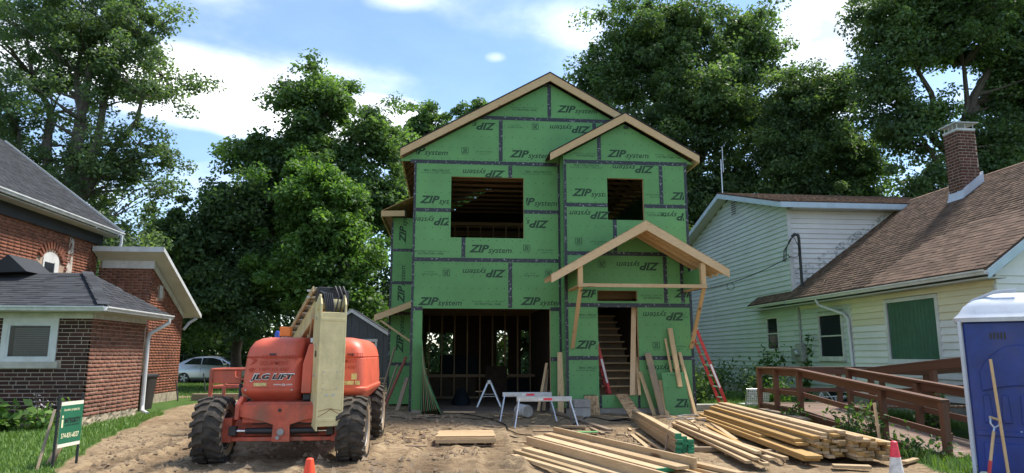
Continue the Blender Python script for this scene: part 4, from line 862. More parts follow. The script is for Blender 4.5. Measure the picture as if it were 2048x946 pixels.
    part('meter_box', grey_rim, h, (XW-.2, XW-.03, 21.1, 21.45, 1.35, 1.92), bev=.01); part('meter_box', grey_rim, h, (XW-.18, XW-.03, 21.5, 21.8, 1.4, 1.75), bev=.01); m = MB(); m.lathe([(.1, 0), (.1, -.08), (.06, -.12)], (XW-.2, 21.3, 1.6), 'x', 14); m.go('meter_dial', steel, h)
    m = MB(); m.tube([(11.55, 21.4, 3.7), (11.55, 21.4, 5.35), (11.53, 21.4, 5.45), (11.45, 21.45, 5.48), (11.36, 21.5, 5.4)], [.045, .045, .055, .06, .05], 10); m.go('service_mast', blackm, h, smooth=True)
    part('basement_window', glass, h, (XW-.0, XW+.029, 19.0, 20.1, .18, .48))
    m = MB(); m.tube([(XW-.05, 26.9, 7.9), (XW-.05, 26.9, 9.6)], .022, 8); m.tube([(XW-.05, 26.7, 9.0), (XW-.05, 26.7, 10.1)], .016, 6); m.beam((XW-.05, 26.92, 9.5), (XW-.05, 26.45, 9.5), .02, .02); m.beam((XW-.05, 26.92, 9.1), (XW-.05, 26.45, 9.1), .02, .02); m.go('antenna', alum, h)
def mk_mildew():
    t = NT('mildew'); f = t.noise(9, 6, .75); t.col((.05, .055, .04)); b = t.noise(2.2, 4, .6); a = t.math('MULTIPLY', t.ramp(f, [(.47, (0, 0, 0)), (.64, (.4,)*3)]), t.ramp(b, [(.38, (0, 0, 0)), (.6, (1,)*3)])); t.L.new(a, t.p.inputs['Alpha']); return t.set(.95)
mildew = mk_mildew()
siding_house()
# ---------------------------------------------------------------- trees and plants
def mk_leaf(name, dark, mid, light, trans=.5):
    t = NT(name); at = t.n('ShaderNodeAttribute'); at.attribute_name = 'tone'
    col = t.ramp(at.outputs['Fac'], [(0, dark), (.5, mid), (1, light)]); t.col(col); t.set(.55, 0, .35)
    tr = t.n('ShaderNodeBsdfTranslucent'); c2 = t.mix(1.0, col, (1.5, 1.6, .6), 'MULTIPLY'); t.L.new(c2, tr.inputs[0])
    mx = t.n('ShaderNodeMixShader'); mx.inputs[0].default_value = trans; t.L.new(t.p.outputs[0], mx.inputs[1]); t.L.new(tr.outputs[0], mx.inputs[2])
    t.L.new(mx.outputs[0], t.N['Material Output'].inputs[0]); return t.m
lf_maple = mk_leaf('maple_leaf', (.07, .115, .065), (.11, .17, .09), (.16, .23, .11)); lf_walnut = mk_leaf('walnut_leaf', (.06, .11, .05), (.1, .175, .07), (.155, .25, .085))
lf_deep = mk_leaf('deep_leaf', (.06, .105, .055), (.1, .165, .078), (.15, .225, .09)); lf_under = mk_leaf('understory_leaf', (.045, .08, .038), (.075, .125, .055), (.115, .185, .068))
lf_weed = mk_leaf('weed_leaf', (.035, .075, .02), (.055, .11, .03), (.09, .16, .045)); lf_grass = mk_leaf('grass_blade', (.08, .15, .03), (.13, .225, .05), (.19, .28, .08), .25); lf_hosta = mk_leaf('hosta_leaf', (.07, .15, .02), (.11, .21, .035), (.17, .27, .06), .25)
def leaf_cloud(C, nrm, size, rng, tone, asp=.62):
    """rhombic leaves at C (n,3): normals nrm, lengths size"""
    n = len(C); t = rng.normal(size=(n, 3)); t -= nrm * (t * nrm).sum(1, keepdims=True); t /= np.linalg.norm(t, axis=1, keepdims=True) + 1e-9
    b = np.cross(nrm, t); s = size[:, None]
    V = np.stack([C - t*s*.5, C + b*s*asp*.5 - t*s*.06 + nrm*s*.08, C + t*s*.5, C - b*s*asp*.5 - t*s*.06 + nrm*s*.08], 1).reshape(-1, 3)
    return V, np.arange(n*4).reshape(n, 4)
def tree(name, label, loc, lobes, nleaf, mat, seed, trunk_r=.3, size=.19, clump_r=.75, trunk_to=None, bark_m=None, group=None, dens=1.0, flat=.65, kind=None, twigs=160):
    rng = np.random.default_rng(seed); root = thing(name, loc, label, 'tree', group); o0 = np.array(loc, float)
    vol = np.array([l[3]*l[4]*l[5] for l in lobes])**.8; vol = vol/vol.sum(); Cs = []; Ns = []; Ts = []; cl_all = []
    per = 125
    for l, w in zip(lobes, vol):
        c0 = np.array(l[:3], float); r = np.array(l[3:6], float)*1.14; nc = max(6, int(nleaf*1.7*w/per))
        d = rng.normal(size=(nc, 3)); d /= np.linalg.norm(d, axis=1, keepdims=True); rad = rng.random(nc)**(1/2.4)
        # uneven outline: direction-dependent reach
        reach = .82 + .32*np.sin(d[:, 0]*5.1 + seed) * np.cos(d[:, 2]*4.3 + seed*1.7) + .12*rng.normal(size=nc)
        cc = c0 + d * r * (rad*reach)[:, None]; cl_all.append(cc)
        for k in range(nc):
            m = int(per * rng.uniform(.5, 1.5) * dens); cr = clump_r * .9 * rng.uniform(.5, 1.3)
            q = rng.normal(size=(m, 3))*.62; ql = np.linalg.norm(q, axis=1, keepdims=True); q *= np.minimum(1, 1.25/ql)
            P = cc[k] + q * cr * np.array([1, 1, flat]); P[:, 2] -= .25*cr*(q[:, 0]**2 + q[:, 1]**2)
            nn = q*.35 + rng.normal(size=(m, 3))*.6 + np.array([0, -.1, .6]); nn /= np.linalg.norm(nn, axis=1, keepdims=True)
            Cs.append(P); Ns.append(nn); Ts.append(np.clip(.45 + .28*rng.normal() + .16*rng.normal(size=m), 0, 1))
    C = np.concatenate(Cs); N_ = np.concatenate(Ns); T = np.concatenate(Ts); V, Q = leaf_cloud(C - o0, N_, 1.0*size*rng.uniform(.6, 1.3, len(C)), rng, T)
    me = fast_mesh('crown', V, Q); a = me.attributes.new('tone', 'FLOAT', 'FACE'); a.data.foreach_set('value', T); link('crown', me, mat, root, loc)
    # trunk, limbs and twigs
    m = MB(); top = max(l[2] for l in lobes); base = Vector(loc); mid = Vector(trunk_to) if trunk_to else Vector((loc[0], loc[1], top*.55)); pr = random.Random(seed)
    def wig(p, q, n, am): return [p.lerp(q, i/n) + Vector((pr.uniform(-am, am), pr.uniform(-am, am), pr.uniform(-am, am)*.4)) * (1 if 0 < i < n else 0) for i in range(n+1)]
    pts = wig(base - Vector((0, 0, .3)), mid, 5, .12); m.tube(pts, [trunk_r*(1.25 if i == 0 else 1 - .09*i) for i in range(6)], 9)
    nodes = []
    for l in lobes:
        c = Vector(l[:3]); st = pts[pr.choice((3, 4, 5))]; e = c + Vector((0, 0, l[5]*.35)); lp = wig(st, e, 6, .35); m.tube(lp, [trunk_r*(.62 - .095*i) for i in range(7)], 6); nodes += [(p, trunk_r*(.5-.07*i)) for i, p in enumerate(lp[1:])]
    allc = np.concatenate(cl_all); pick = rng.choice(len(allc), min(twigs, len(allc)), replace=False)
    for i in pick:
        c = Vector(allc[i]); p, r = min(nodes, key=lambda q: (q[0]-c).length + (1.5 if q[0].z > c.z else 0)); m.tube(wig(p, c, 3, .12), [max(.03, r*.5), max(.022, r*.33), .018, .01], 4, cap=False)
    m.go('trunk', bark_m or bark, root, smooth=True); return root
tree('maple_tree', 'tall loose-crowned maple rising behind the brick house roof', (-16.2, 30, 0), [(-15.8, 30, 14.6, 3.9, 3.5, 4.2), (-12.5, 30, 13.2, 2.0, 1.6, 1.1), (-13.3, 30, 9.7, 2.3, 2, 2.2), (-18.6, 30, 11, 2.8, 2.8, 3), (-13.9, 29.4, 6.3, 2.3, 2, 1.7), (-19.2, 31, 16.5, 2.2, 2, 1.6), (-16.5, 30, 8.6, 3, 2.4, 2.6), (-13.6, 30, 16.4, 1.7, 1.6, 1.8), (-15.6, 30, 19, 2.6, 2.2, 2)], 50000, lf_maple, 11, .42, .165, .55, (-15.9, 30, 9), bark_l, 'trees behind the houses', twigs=420)
tree('walnut_tree', 'tall walnut with stepped crown left of the green house', (-6.6, 36.5, 0), [(-6.9, 36.5, 15.4, 2.2, 2, 1.9), (-9.2, 36.5, 12.0, 2.5, 2, 1.2), (-3.9, 36.5, 13.1, 1.8, 1.8, 1.9), (-7.2, 36.5, 12.4, 2.2, 2, 2.2), (-3.2, 36.5, 9.4, 1.7, 1.8, 2.2), (-6, 36, 9.5, 3, 2, 2.6), (-9.5, 36.5, 9, 2.4, 2, 1.8)], 56000, lf_walnut, 21, .36, .22, .6, (-6.7, 36.5, 9), None, 'trees behind the houses', twigs=260)
tree('young_tree', 'bright green young tree in front of the tall walnut', (-5.9, 33.5, 0), [(-6.3, 33.5, 9.6, 2, 1.6, 1.7), (-5.6, 33.5, 7, 2.4, 1.8, 1.8), (-5.4, 33.5, 4.6, 2.3, 1.8, 1.6), (-7.4, 33.5, 5.6, 1.8, 1.6, 1.6)], 30000, mk_leaf('bright_leaf', (.06, .13, .035), (.105, .2, .05), (.15, .26, .065)), 23, .2, .2, .55, None, None, 'trees behind the houses')
tree('broad_tree', 'broad dark tree between the maple and the walnut', (-10.3, 36, 0), [(-13, 35, 7.4, 2.2, 2.2, 1.9), (-10.5, 35, 8.6, 2, 2, 1.9), (-13.6, 35, 4.3, 2.6, 2, 2.2), (-10, 34.6, 4.6, 2.2, 2, 2.2), (-11.8, 35, 6, 2.5, 2, 2)], 42000, lf_deep, 31, .3, .22, .65, None, None, 'trees behind the houses')
tree('far_tree', 'distant tree crown showing above the left roof slope', (-.2, 46, 0), [(-1.5, 46, 17.6, 1.8, 1.5, 1.5), (1.9, 46, 18.0, 1.5, 1.4, 1.3), (-3.4, 46, 15.6, 1.8, 1.5, 1.6), (0, 46, 12.5, 3.6, 2.5, 3.4), (.4, 46, 15.3, 1.8, 1.5, 1.6)], 26000, lf_walnut, 41, .3, .24, .6, None, None, 'trees behind the houses')
tree('big_maple', 'huge full maple towering over the right roof slope', (15.2, 40, 0), [(13.8, 40, 21.3, 4, 3.5, 3.4), (9.7, 40, 18.4, 2.4, 2.4, 2), (18.8, 40, 21, 3.1, 3, 3.3), (15, 39, 16.4, 5, 3.5, 3.4), (9.3, 40, 14.6, 2.8, 2.6, 2.8), (20.3, 40, 16.3, 2.6, 2.6, 2.6), (17.2, 39.5, 11.8, 3.8, 2.5, 2.6), (11.5, 40, 20, 2.4, 2.4, 2.4), (12.5, 39, 11.5, 3, 2.5, 2.5)], 105000, lf_deep, 51, .5, .23, .75, (15.4, 40, 13), None, 'trees behind the houses', twigs=300)
tree('thin_tree', 'thin-leaved tree between the big maple and the chimney', (21.2, 36, 0), [(21.2, 36, 16.2, 2.6, 2.2, 1.9), (19.2, 36, 12.6, 1.8, 1.8, 2.5), (23.2, 36, 12, 2, 1.8, 2.7), (21, 36, 10, 2.6, 2, 1.8), (21.5, 36, 13.4, 2, 1.8, 1.6)], 60000, lf_deep, 61, .25, .2, .6, (21, 36, 9), None, 'trees behind the houses', twigs=260)
tree('tall_maple', 'tall spreading tree with dark forked trunk behind the chimney', (25.2, 30, 0), [(25, 30, 18.6, 3.6, 3.2, 3.2), (21.8, 30, 17.3, 1.9, 2, 2.3), (28.6, 30, 15.5, 3, 2.6, 3.8), (22, 30, 12.6, 1.9, 1.8, 1.8), (26.6, 30, 11, 2.6, 2.2, 2.2), (29.5, 30, 20, 2.8, 2.6, 2.6), (23.3, 30, 9.4, 2.2, 1.8, 1.2), (20.9, 30, 14.6, 1.4, 1.4, 1.3), (29.5, 30, 10.5, 2.4, 2, 2.2)], 100000, lf_deep, 71, .4, .2, .62, (25.1, 30, 12.5), None, 'trees behind the houses', twigs=420)
tree('yard_tree', 'dark tree in the gap between the green house and pale house', (12.4, 44, 0), [(11, 44, 9.5, 3.2, 2.5, 3), (13.2, 44, 6, 2.8, 2.2, 3), (10.6, 44, 5, 3, 2.5, 2.8), (15.5, 44, 8.5, 2.5, 2, 2.5), (19.5, 44, 9, 3, 2.5, 2.6)], 40000, lf_deep, 81, .3, .25, .75, None, None, 'trees behind the houses')
def woodland():
    rng = np.random.default_rng(5); Cs = []; Ts = []
    for i in range(1300):
        x = rng.uniform(-38, 46); y = rng.uniform(41.5, 52); top = 7.6 + 2.8*math.sin(x*.45) + 1.6*math.sin(x*1.3+2) + (2.5 if -14 < x < -1 else 0); z = .4 + max(2.5, top)*rng.random()**1.3; n = 210
        q = rng.normal(size=(n, 3)); q /= np.linalg.norm(q, axis=1, keepdims=True); P = np.array([x, y, z]) + q*(rng.random(n)**.4)[:, None]*np.array([1.5, 1.3, 1.1]); Cs.append(P); Ts.append(np.clip(.4 + .25*rng.normal() + .15*rng.normal(size=n), 0, 1))
    C = np.concatenate(Cs); T = np.concatenate(Ts); N_ = rng.normal(size=C.shape) + np.array([0, -.3, .6]); N_ /= np.linalg.norm(N_, axis=1, keepdims=True); C[:, 2] = np.maximum(C[:, 2], .1)
    V, Q = leaf_cloud(C, N_, .33*rng.uniform(.6, 1.3, len(C)), rng, T); me = fast_mesh('woodland', V, Q); a = me.attributes.new('tone', 'FLOAT', 'FACE'); a.data.foreach_set('value', T)
    tag(link('woodland', me, lf_under), 'dark mass of woodland filling the back of the lots', 'woodland', kind='stuff')
woodland()
def grass(name, label, x0, x1, y0, y1, n, hgt, seed, keep=None):
    rng = np.random.default_rng(seed); x = rng.uniform(x0, x1, n); y = rng.uniform(y0, y1, n); k = (grass_mask(x, y) > .5) & (rng.random(n) < .35 + 1.1*fbm(x*1.3, y*1.3, 3, 4))
    if keep is not None: k &= keep(x, y)
    x, y = x[k], y[k]; z = gfine(x, y); n = len(x); hh = hgt*rng.uniform(.45, 1.5, n)*(.6 + .9*fbm(x*.9, y*.9, 3, 12)); a = rng.uniform(0, 2*math.pi, n); w = .004 + .007*rng.random(n); ln = rng.uniform(.1, .7, n)*hh
    b = np.stack([x, y, z-.01], 1); d = np.stack([np.cos(a)*w, np.sin(a)*w, np.zeros(n)], 1); t = b + np.stack([-np.sin(a)*ln, np.cos(a)*ln, hh], 1); md = (b+t)/2 + np.stack([np.zeros(n), np.zeros(n), hh*.12], 1)
    V = np.stack([b-d, b+d, md+d*.8, md-d*.8, t+d*.1, t-d*.1], 1).reshape(-1, 3); i = np.arange(n)*6; Q = np.concatenate([np.stack([i, i+1, i+2, i+3], 1), np.stack([i+3, i+2, i+4, i+5], 1)])
    me = fast_mesh(name, V, Q); T = rng.random(n)*.7 + .3*fbm(x*.7, y*.7, 3, 3); at = me.attributes.new('tone', 'FLOAT', 'FACE'); at.data.foreach_set('value', np.concatenate([T, T])); tag(link(name, me, lf_grass), label, 'grass', kind='stuff')
grass('lawn_grass', 'green lawn beside the brick house', -11, -5.0, 7.5, 26, 120000, .07, 3, lambda x, y: ~((x < -7.6) & (y > 15.95)))
grass('rear_lawn_grass', 'strip of sunlit lawn in front of the parked car', -20, -2, 26, 40, 60000, .09, 4)
grass('side_yard_grass', 'rough grass and weeds around the ramp and pale house', 6.4, 11.4, 7.5, 27, 50000, .13, 6, lambda x, y: ~((x > 7.4) & (x < 10.6) & (y > 10) & (y < 16.2)))
def plant(name, label, loc, h, spread, nleaf, size, mat, seed, stems=5, group=None, asp=.5, cat='plant'):
    rng = np.random.default_rng(seed); loc = (loc[0], loc[1], gh(loc[0], loc[1]) - .02) if len(loc) == 2 else loc; root = thing(name, loc, label, cat, group); C = []; m = MB()
    for s in range(stems):
        a = rng.uniform(0, 2*math.pi); r = spread*rng.uniform(.2, 1); hh = h*rng.uniform(.6, 1.05); p0 = np.array(loc) + [.1*r*math.cos(a), .1*r*math.sin(a), 0]; p1 = np.array(loc) + [r*math.cos(a), r*math.sin(a), hh]; pm = (p0+p1)/2 + [0, 0, .1*hh]
        m.tube([p0, pm, p1], [.012, .008, .003], 5); k = nleaf//stems; t = rng.uniform(.15, 1, k)[:, None]; C.append((1-t)**2*p0 + 2*t*(1-t)*pm + t*t*p1 + rng.normal(size=(k, 3))*spread*.22)
    C = np.concatenate(C); C[:, 2] = np.maximum(C[:, 2], loc[2]+.03); N_ = rng.normal(size=C.shape)*.7 + np.array([0, -.2, .8]); N_ /= np.linalg.norm(N_, axis=1, keepdims=True); T = np.clip(rng.normal(.5, .25, len(C)), 0, 1)
    V, Q = leaf_cloud(C - np.array(loc), N_, size*rng.uniform(.6, 1.3, len(C)), rng, T, asp); me = fast_mesh('foliage', V, Q); at = me.attributes.new('tone', 'FLOAT', 'FACE'); at.data.foreach_set('value', T); link('foliage', me, mat, root, loc); m.go('stems', bark, root, kind='stuff'); return root
plant('hosta_plant', 'bright green hosta with broad leaves under the brick house window', (-8.9, 15.2), .4, .75, 420, .2, lf_hosta, 1, 16, asp=.6)
plant('hosta_plant', 'hosta clump with pale flower stalks nearest the yard sign', (-8.1, 15.3), .38, .5, 220, .17, lf_hosta, 2, 12, asp=.6)
fl = plant('flower_stalks', 'pale lilac flower stalks standing above the hosta clump', (-8.2, 15.35), .85, .3, 60, .06, mk_leaf('petal', (.4, .33, .42), (.55, .48, .55), (.7, .65, .68), .2), 3, 6)
plant('tall_weed', 'tall upright weed in front of the meter box', (11.0, 20.6), 2.0, .3, 220, .16, lf_weed, 4, 3)
plant('leafy_weed', 'leafy weed left of the meter box behind the fence', (10.6, 22.2), 1.6, .7, 380, .17, lf_weed, 5, 6)
plant('wild_shrub', 'wild shrub along the fence behind the red ladder', (8.4, 21.6), 1.2, .9, 900, .13, lf_under, 6, 10)
plant('wild_shrub', 'bushy green shrub behind the perforated white chair', (9.4, 20.4), 1.0, .9, 900, .13, lf_under, 7, 10)
plant('wild_shrub', 'dense shrub at the foot of the red ladder', (7.4, 20.0), 1.0, .8, 800, .13, lf_under, 8, 10)
plant('wild_shrub', 'shrub left of the ramp landing post', (8.6, 18.0), .75, .7, 600, .12, lf_weed, 9, 9)
plant('young_weed', 'weed growing through the lower ramp rail', (7.3, 12.2), .6, .45, 260, .11, lf_weed, 10, 7)
plant('young_weed', 'weed beside the wooden stake at the lumber end', (7.15, 11.2), .75, .35, 240, .1, lf_weed, 11, 7)
plant('young_weed', 'low weeds spreading below the last ramp post', (7.25, 10.2), .3, .5, 300, .09, lf_weed, 12, 9)
plant('young_weed', 'weed between the two ramp lanes', (9.0, 12.4), .9, .3, 200, .12, lf_weed, 13, 5)
plant('young_weed', 'weed under the landing rail beside the lumber', (7.2, 14.0), .45, .4, 220, .1, lf_weed, 14, 6)
plant('vine_bush', 'light green bush behind the grey shed', (-2.9, 34, 0), 4.6, 1.8, 1600, .28, lf_weed, 15, 14)
plant('wild_shrub', 'shrub along the rear fence behind the parked car', (-11, 43.5, 0), 2.4, 1.8, 1200, .25, lf_weed, 16, 12)
# ---------------------------------------------------------------- boom lift
def tyre_wheel(root, c, out, name='wheel', tracks=True):
    """chunky lugged tyre; c = centre, axis along x, out = +1/-1 side of the rim dish"""
    Rr, w = .47, .40; m = MB()
    prof = [(.27, -w/2+.03), (.36, -w/2), (.43, -w/2+.02), (.452, -w/2+.07), (.455, 0), (.452, w/2-.07), (.43, w/2-.02), (.36, w/2), (.27, w/2-.03)]
    m.lathe([(r, x) for r, x in prof], (0, 0, 0), 'x', 40, close=False)
    wh = m.xf(Matrix.Translation(c)).go('tyre', rubber, root, smooth=True)
    nl = 19; lug = MB()
    for k in range(nl):
        for s in (-1, 1):
            a0 = 2*math.pi*(k + (.5 if s > 0 else 0))/nl; da = .26
            pts = [(0.02*s, 0), (.1*s, .0), (w*.5*s - .0*s, da*.72), (w*.5*s, da*1.28), (.09*s, da*.62), (.02*s, da*.55)]
            v = []
            for x, da_ in pts:
                for r in (.43 if abs(x) > .15 else .445, .487 if abs(x) < .15 else .468):
                    a = a0 + da_; v.append((x, r*math.cos(a), r*math.sin(a)))
            # side wrap of the lug
            n = len(pts); f = [tuple(2*i+1 for i in range(n))[::s]] + [(2*i, 2*i+1, 2*((i+1) % n)+1, 2*((i+1) % n))[::s] for i in range(n)]
            lug.add(v, f)
            xs = w*.5*s; v2 = []
            for a, r0, r1 in ((a0+da*.72, .37, .468), (a0+da*1.28, .37, .468)):
                for r, xx in ((r1, xs), (r0, xs + .004*s), (r0, xs+.014*s), (r1, xs+.012*s)): v2.append((xx, r*math.cos(a), r*math.sin(a)))
            lug.add(v2, [(0, 1, 2, 3), (7, 6, 5, 4), (0, 4, 5, 1), (1, 5, 6, 2), (2, 6, 7, 3), (3, 7, 4, 0)])
    lug.xf(Matrix.Translation(c) @ Matrix.Rotation(random.random(), 4, 'X')).go('tread_lug', rubber, wh, kind='stuff')
    r = MB(); s = out
    r.lathe([(.275, s*(w/2-.035)), (.26, s*(w/2-.02)), (.245, s*(w/2-.05)), (.235, s*.05), (.12, s*.03), (.11, s*.09), (.07, s*.1), (.001, s*.1)], (0, 0, 0), 'x', 28); r.lathe([(.275, -s*(w/2-.035)), (.24, -s*(w/2-.05)), (.2, -s*.02), (.001, -s*.02)], (0, 0, 0), 'x', 24)
    rm = r.xf(Matrix.Translation(c)).go('rim', grey_rim, wh, smooth=True)
    b = MB()
    for k in range(9):
        a = 2*math.pi*k/9; b.cyl((s*.03, .17*math.cos(a), .17*math.sin(a)), (s*.065, .17*math.cos(a), .17*math.sin(a)), .014, 6)
    b.xf(Matrix.Translation(c)).go('wheel_nut', steel, rm, kind='stuff')
    if out > 0:
        q = MB(); q.lathe([(.40, w/2-.012), (.375, w/2+.004), (.3, w/2-.01), (.285, w/2-.02), (.3, w/2-.024), (.38, w/2-.02)], (0, 0, 0), 'x', 40, close=True); q.xf(Matrix.Translation(c)).go('mud_ring', mud, wh, smooth=True)
def rrect(x0, x1, y0, y1, z, r, n=5):
    p = []
    for cx, cy, a0 in ((x1-r, y1-r, 0), (x0+r, y1-r, 90), (x0+r, y0+r, 180), (x1-r, y0+r, 270)):
        for i in range(n): a = R(a0 + 90*i/(n-1)); p.append((cx + r*math.cos(a), cy + r*math.sin(a), z))
    return p
def boom_lift():
    cx = -2.37; root = thing('boom_lift', (cx, 12.3, 0), 'faded orange boom lift with cream boom and lugged tyres', 'boom lift')
    zg = .0
    for x, y in ((cx-1.02, 10.98), (cx+1.02, 10.98), (cx-1.02, 13.7), (cx+1.02, 13.7)): tyre_wheel(root, (x, y, .455 + float(gz0(x, y))), 1)
    # axles
    yA = 10.98
    part('axle_beam', orange_dk, root, (cx-.82, cx+.82, yA-.16, yA+.16, .3, .36), (cx-.82, cx+.82, yA-.03, yA+.13, .36, .58), bev=.008)
    part('axle_beam', orange_dk, root, (cx-.82, cx+.82, 13.56, 13.84, .38, .62), bev=.01)
    for s in (-1, 1):
        part('axle_end', orange_dk, root, (cx+s*.83-.11, cx+s*.83+.11, yA-.2, yA+.14, .29, .63), bev=.01)
        m = MB(); m.cyl((cx+s*.66, yA-.18, .45), (cx+s*.5, yA-.18, .45), .022, 10); m.go('cylinder_rod', chrome, root, smooth=True)
        m = MB(); m.cyl((cx+s*.52, yA-.18, .45), (cx+s*.1, yA-.18, .45), .046, 14); m.go('steering_cylinder', black, root, smooth=True); part('cylinder_clevis', blackm, root, (cx+s*.7-.05, cx+s*.7+.05, yA-.24, yA-.12, .39, .52), bev=.008)
        m = MB(); m.tube([(cx+s*.1, yA-.2, .52), (cx+s*.22, yA-.22, .56), (cx+s*.42, yA-.2, .55), (cx+s*.5, yA-.1, .6)], .012, 6); m.go('hose', black, root, smooth=True)
    # chassis nose
    m = MB(); m.prism([(cx-.62, .83), (cx+.6, .83), (cx+.62, .66), (cx+.3, .6), (cx+.12, .54), (cx+.13, .3), (cx-.13, .3), (cx-.12, .54), (cx-.3, .6), (cx-.6, .66)], 'y', yA-.26, yA-.22); m.go('nose_plate', orange_dk, root, bev=.006)
    part('chassis', orange_dk, root, (cx-.58, cx+.58, yA-.215, 14.1, .56, .86), bev=.015); m = MB(); m.cyl((cx, yA-.3, .44), (cx, yA-.2, .44), .05, 12); m.cyl((cx-.04, yA-.29, .36), (cx-.04, yA-.2, .36), .028, 10); m.go('pivot_pin', grey_rim, root, smooth=True)
    m = MB(); m.cyl((cx-.03, yA-.272, .75), (cx-.03, yA-.25, .75), .024, 12); m.go('tow_hole', black, root)
    for s, w in ((-1, .1), (1, .1)):
        m = MB(); m.prism([(yA-.32, .62), (yA-.1, .6), (yA+.1, .8), (yA+.1, .92), (yA-.05, .95), (yA-.3, .84)], 'x', cx+s*.63-.03, cx+s*.63+.03); m.go('lug_plate', orange_dk, root, bev=.012)
    m = MB(); m.cyl((cx, 12.4, .85), (cx, 12.4, .96), .55, 28); m.go('slew_ring', blackm, root, smooth=True)
    # turntable hoods (tail faces the street)
    def hood(x0, x1, nm, k0, k1):
        y0, y1 = 11.0, 13.5; L = []
        for z, ix, iy, r in ((.73, .24, .4, .1), (.78, .2, .3, .12), (.98, .0, .0, .14), (1.02, -.012, -.015, .15), (1.05, -.012, -.015, .15), (1.07, .012, .012, .15), (1.2, .01, .01, .15), (1.5, .03, .03, .16), (1.515, .045, .045, .16), (1.53, .03, .03, .16), (1.66, .06, .05, .18), (1.76, .12, .1, .2), (1.81, .2, .2, .2), (1.825, .28, .3, .16)):
            a, b = x0 + ix*k0, x1 - ix*k1; rr = min(r, (b-a)/2-.02); L.append(rrect(a, b, y0 + iy, y1 - iy, z, rr, 6))
        m = MB(); m.loft(L); return m.go(nm, orange, root, smooth=True)
    hl = hood(-3.07, -2.18, 'left_hood', 1, .12); hr = hood(-2.02, -1.2, 'right_hood', .12, 1)
    for hx, hh in ((-2.62, hl), (-1.45, hr)):
        m = MB(); m.bx(hx-.05, hx+.05, 11.018, 11.035, 1.545, 1.575); m.go('hood_latch', blackm, hh, bev=.004)
    for hx in (-2.98, -2.3): m = MB(); m.cyl((hx, 11.015, 1.03), (hx, 10.978, 1.03), .012, 8); m.go('hood_bolt', steel, hl)
    part('turntable_gap', blackm, root, (-2.3, -1.9, 11.4, 13.4, .8, 1.62)); part('counterweight_plate', orange_dk, root, (-2.9, -1.4, 11.5, 13.3, .74, .95))
    # markings on the tail
    def lay(items, mat, x, z, par, nm='lettering', y=10.998): put_text(nm, items, mat, par, (x, y, z), (1, 0, 0), (0, 0, 1))
    lay(combo([(fit('JLG LIFT', .66, .125, .25, .06), 0, 0)]), print_w, -2.93, 1.152, hl, 'maker_lettering', 10.9985); lay(combo([(fit('JLG LIFT', .635, .1, .25, .035), .012, .012)]), print_dark, -2.93, 1.152, hl, 'maker_lettering', 10.9955)
    lay(combo([(fit('www.jlg.com', .28, .04, .1, .02), 0, 0)]), print_w, -2.58, 1.088, hl, y=11.0)
    lay(combo([(fit('AERIAL ACCESS', .56, .062, 0, .01), 0, .19), (fit('EQUIPMENT', .42, .075, 0, .01), -.01, .09), (fit('1-877-325-4387', .44, .052, 0, .005), -.02, .01)]), print_faint, -2.78, 1.3, hl, 'ghost_lettering', 11.002)
    lay(combo([(fit('AERIAL ACCESS', .5, .062, 0, .01), 0, .19), (fit('EQUIPMENT', .42, .075, 0, .01), -.01, .09), (fit('1-877-325-4387', .42, .052, 0, .005), -.02, .01)]), print_faint, -1.75, 1.33, hr, 'ghost_lettering', 11.002)
    m = MB(); m.prism([(-2.95, 1.5), (-2.87, 1.53), (-2.84, 1.46), (-2.88, 1.42), (-2.95, 1.4), (-2.9, 1.45), (-2.9, 1.48)], 'y', 11.024, 11.025); m.go('ghost_emblem', print_faint, hl)
    m = MB(); m.prism([(-2.97, 1.34), (-2.9, 1.36), (-2.86, 1.34), (-2.93, 1.29)], 'y', 11.005, 11.006); m.go('ghost_emblem', print_faint, hl)
    part('warning_label', decal_y, hl, (-2.87, -2.68, 10.996, 11.0, 1.085, 1.135)); part('warning_label', decal_y, hr, (-1.52, -1.38, 10.996, 11.0, 1.1, 1.16)); part('warning_label', decal_y, hr, (-1.42, -1.34, 11.0, 11.004, 1.18, 1.27)); part('warning_label', decal_y, hr, (-1.36, -1.29, 11.0, 11.006, 1.1, 1.16))
    m = MB(); m.lathe([(.1, 0), (.1, .012), (.06, .02)], (-2.55, 11.6, 1.825), 'z', 16); m.go('beacon_base', steel, root, smooth=True); part('beacon', amber, root, (-2.65, -2.48, 11.5, 11.66, 1.845, 2.0), bev=.012)
    m = MB(); m.lathe([(.045, 0), (.045, .13), (.03, .16), (.001, .17)], (-3.03, 13.0, 1.82), 'z', 14); m.go('blue_beacon', blue_lens, root, smooth=True); m = MB(); m.cyl((-3.03, 13, 1.6), (-3.03, 13, 1.83), .02, 8); m.go('beacon_post', black, root)
    part('gauge_box', steel, root, (-2.12, -2.0, 11.3, 11.4, 1.74, 1.82), bev=.01)
    m = MB(); m.prism([(-2.15, .98), (-2.0, .98), (-1.98, 1.45), (-1.95, 1.72), (-2.06, 1.72), (-2.14, 1.42)], 'y', 10.9, 11.25); m.go('link_guard', orange, root, bev=.02); part('rubber_stop', black, root, (-2.13, -2.0, 10.94, 11.2, .86, .98), bev=.03)
    # cream upright with side plates, turned a little
    th = R(20); T = Matrix.Translation((-1.72, 10.72, 0)) @ Matrix.Rotation(th, 4, 'Z')
    m = MB(); w, d = .18, .2
    m.prism([(-w, .53), (w, .53), (w, 2.18), (-w, 2.18)], 'y', -d, -d+.02); m.prism([(-w+.03, .56), (w-.03, .56), (w-.03, 2.12), (-w+.03, 2.12)], 'y', -d+.02, d); up = m.xf(T).go('upright_boom', cream, root, bev=.006)
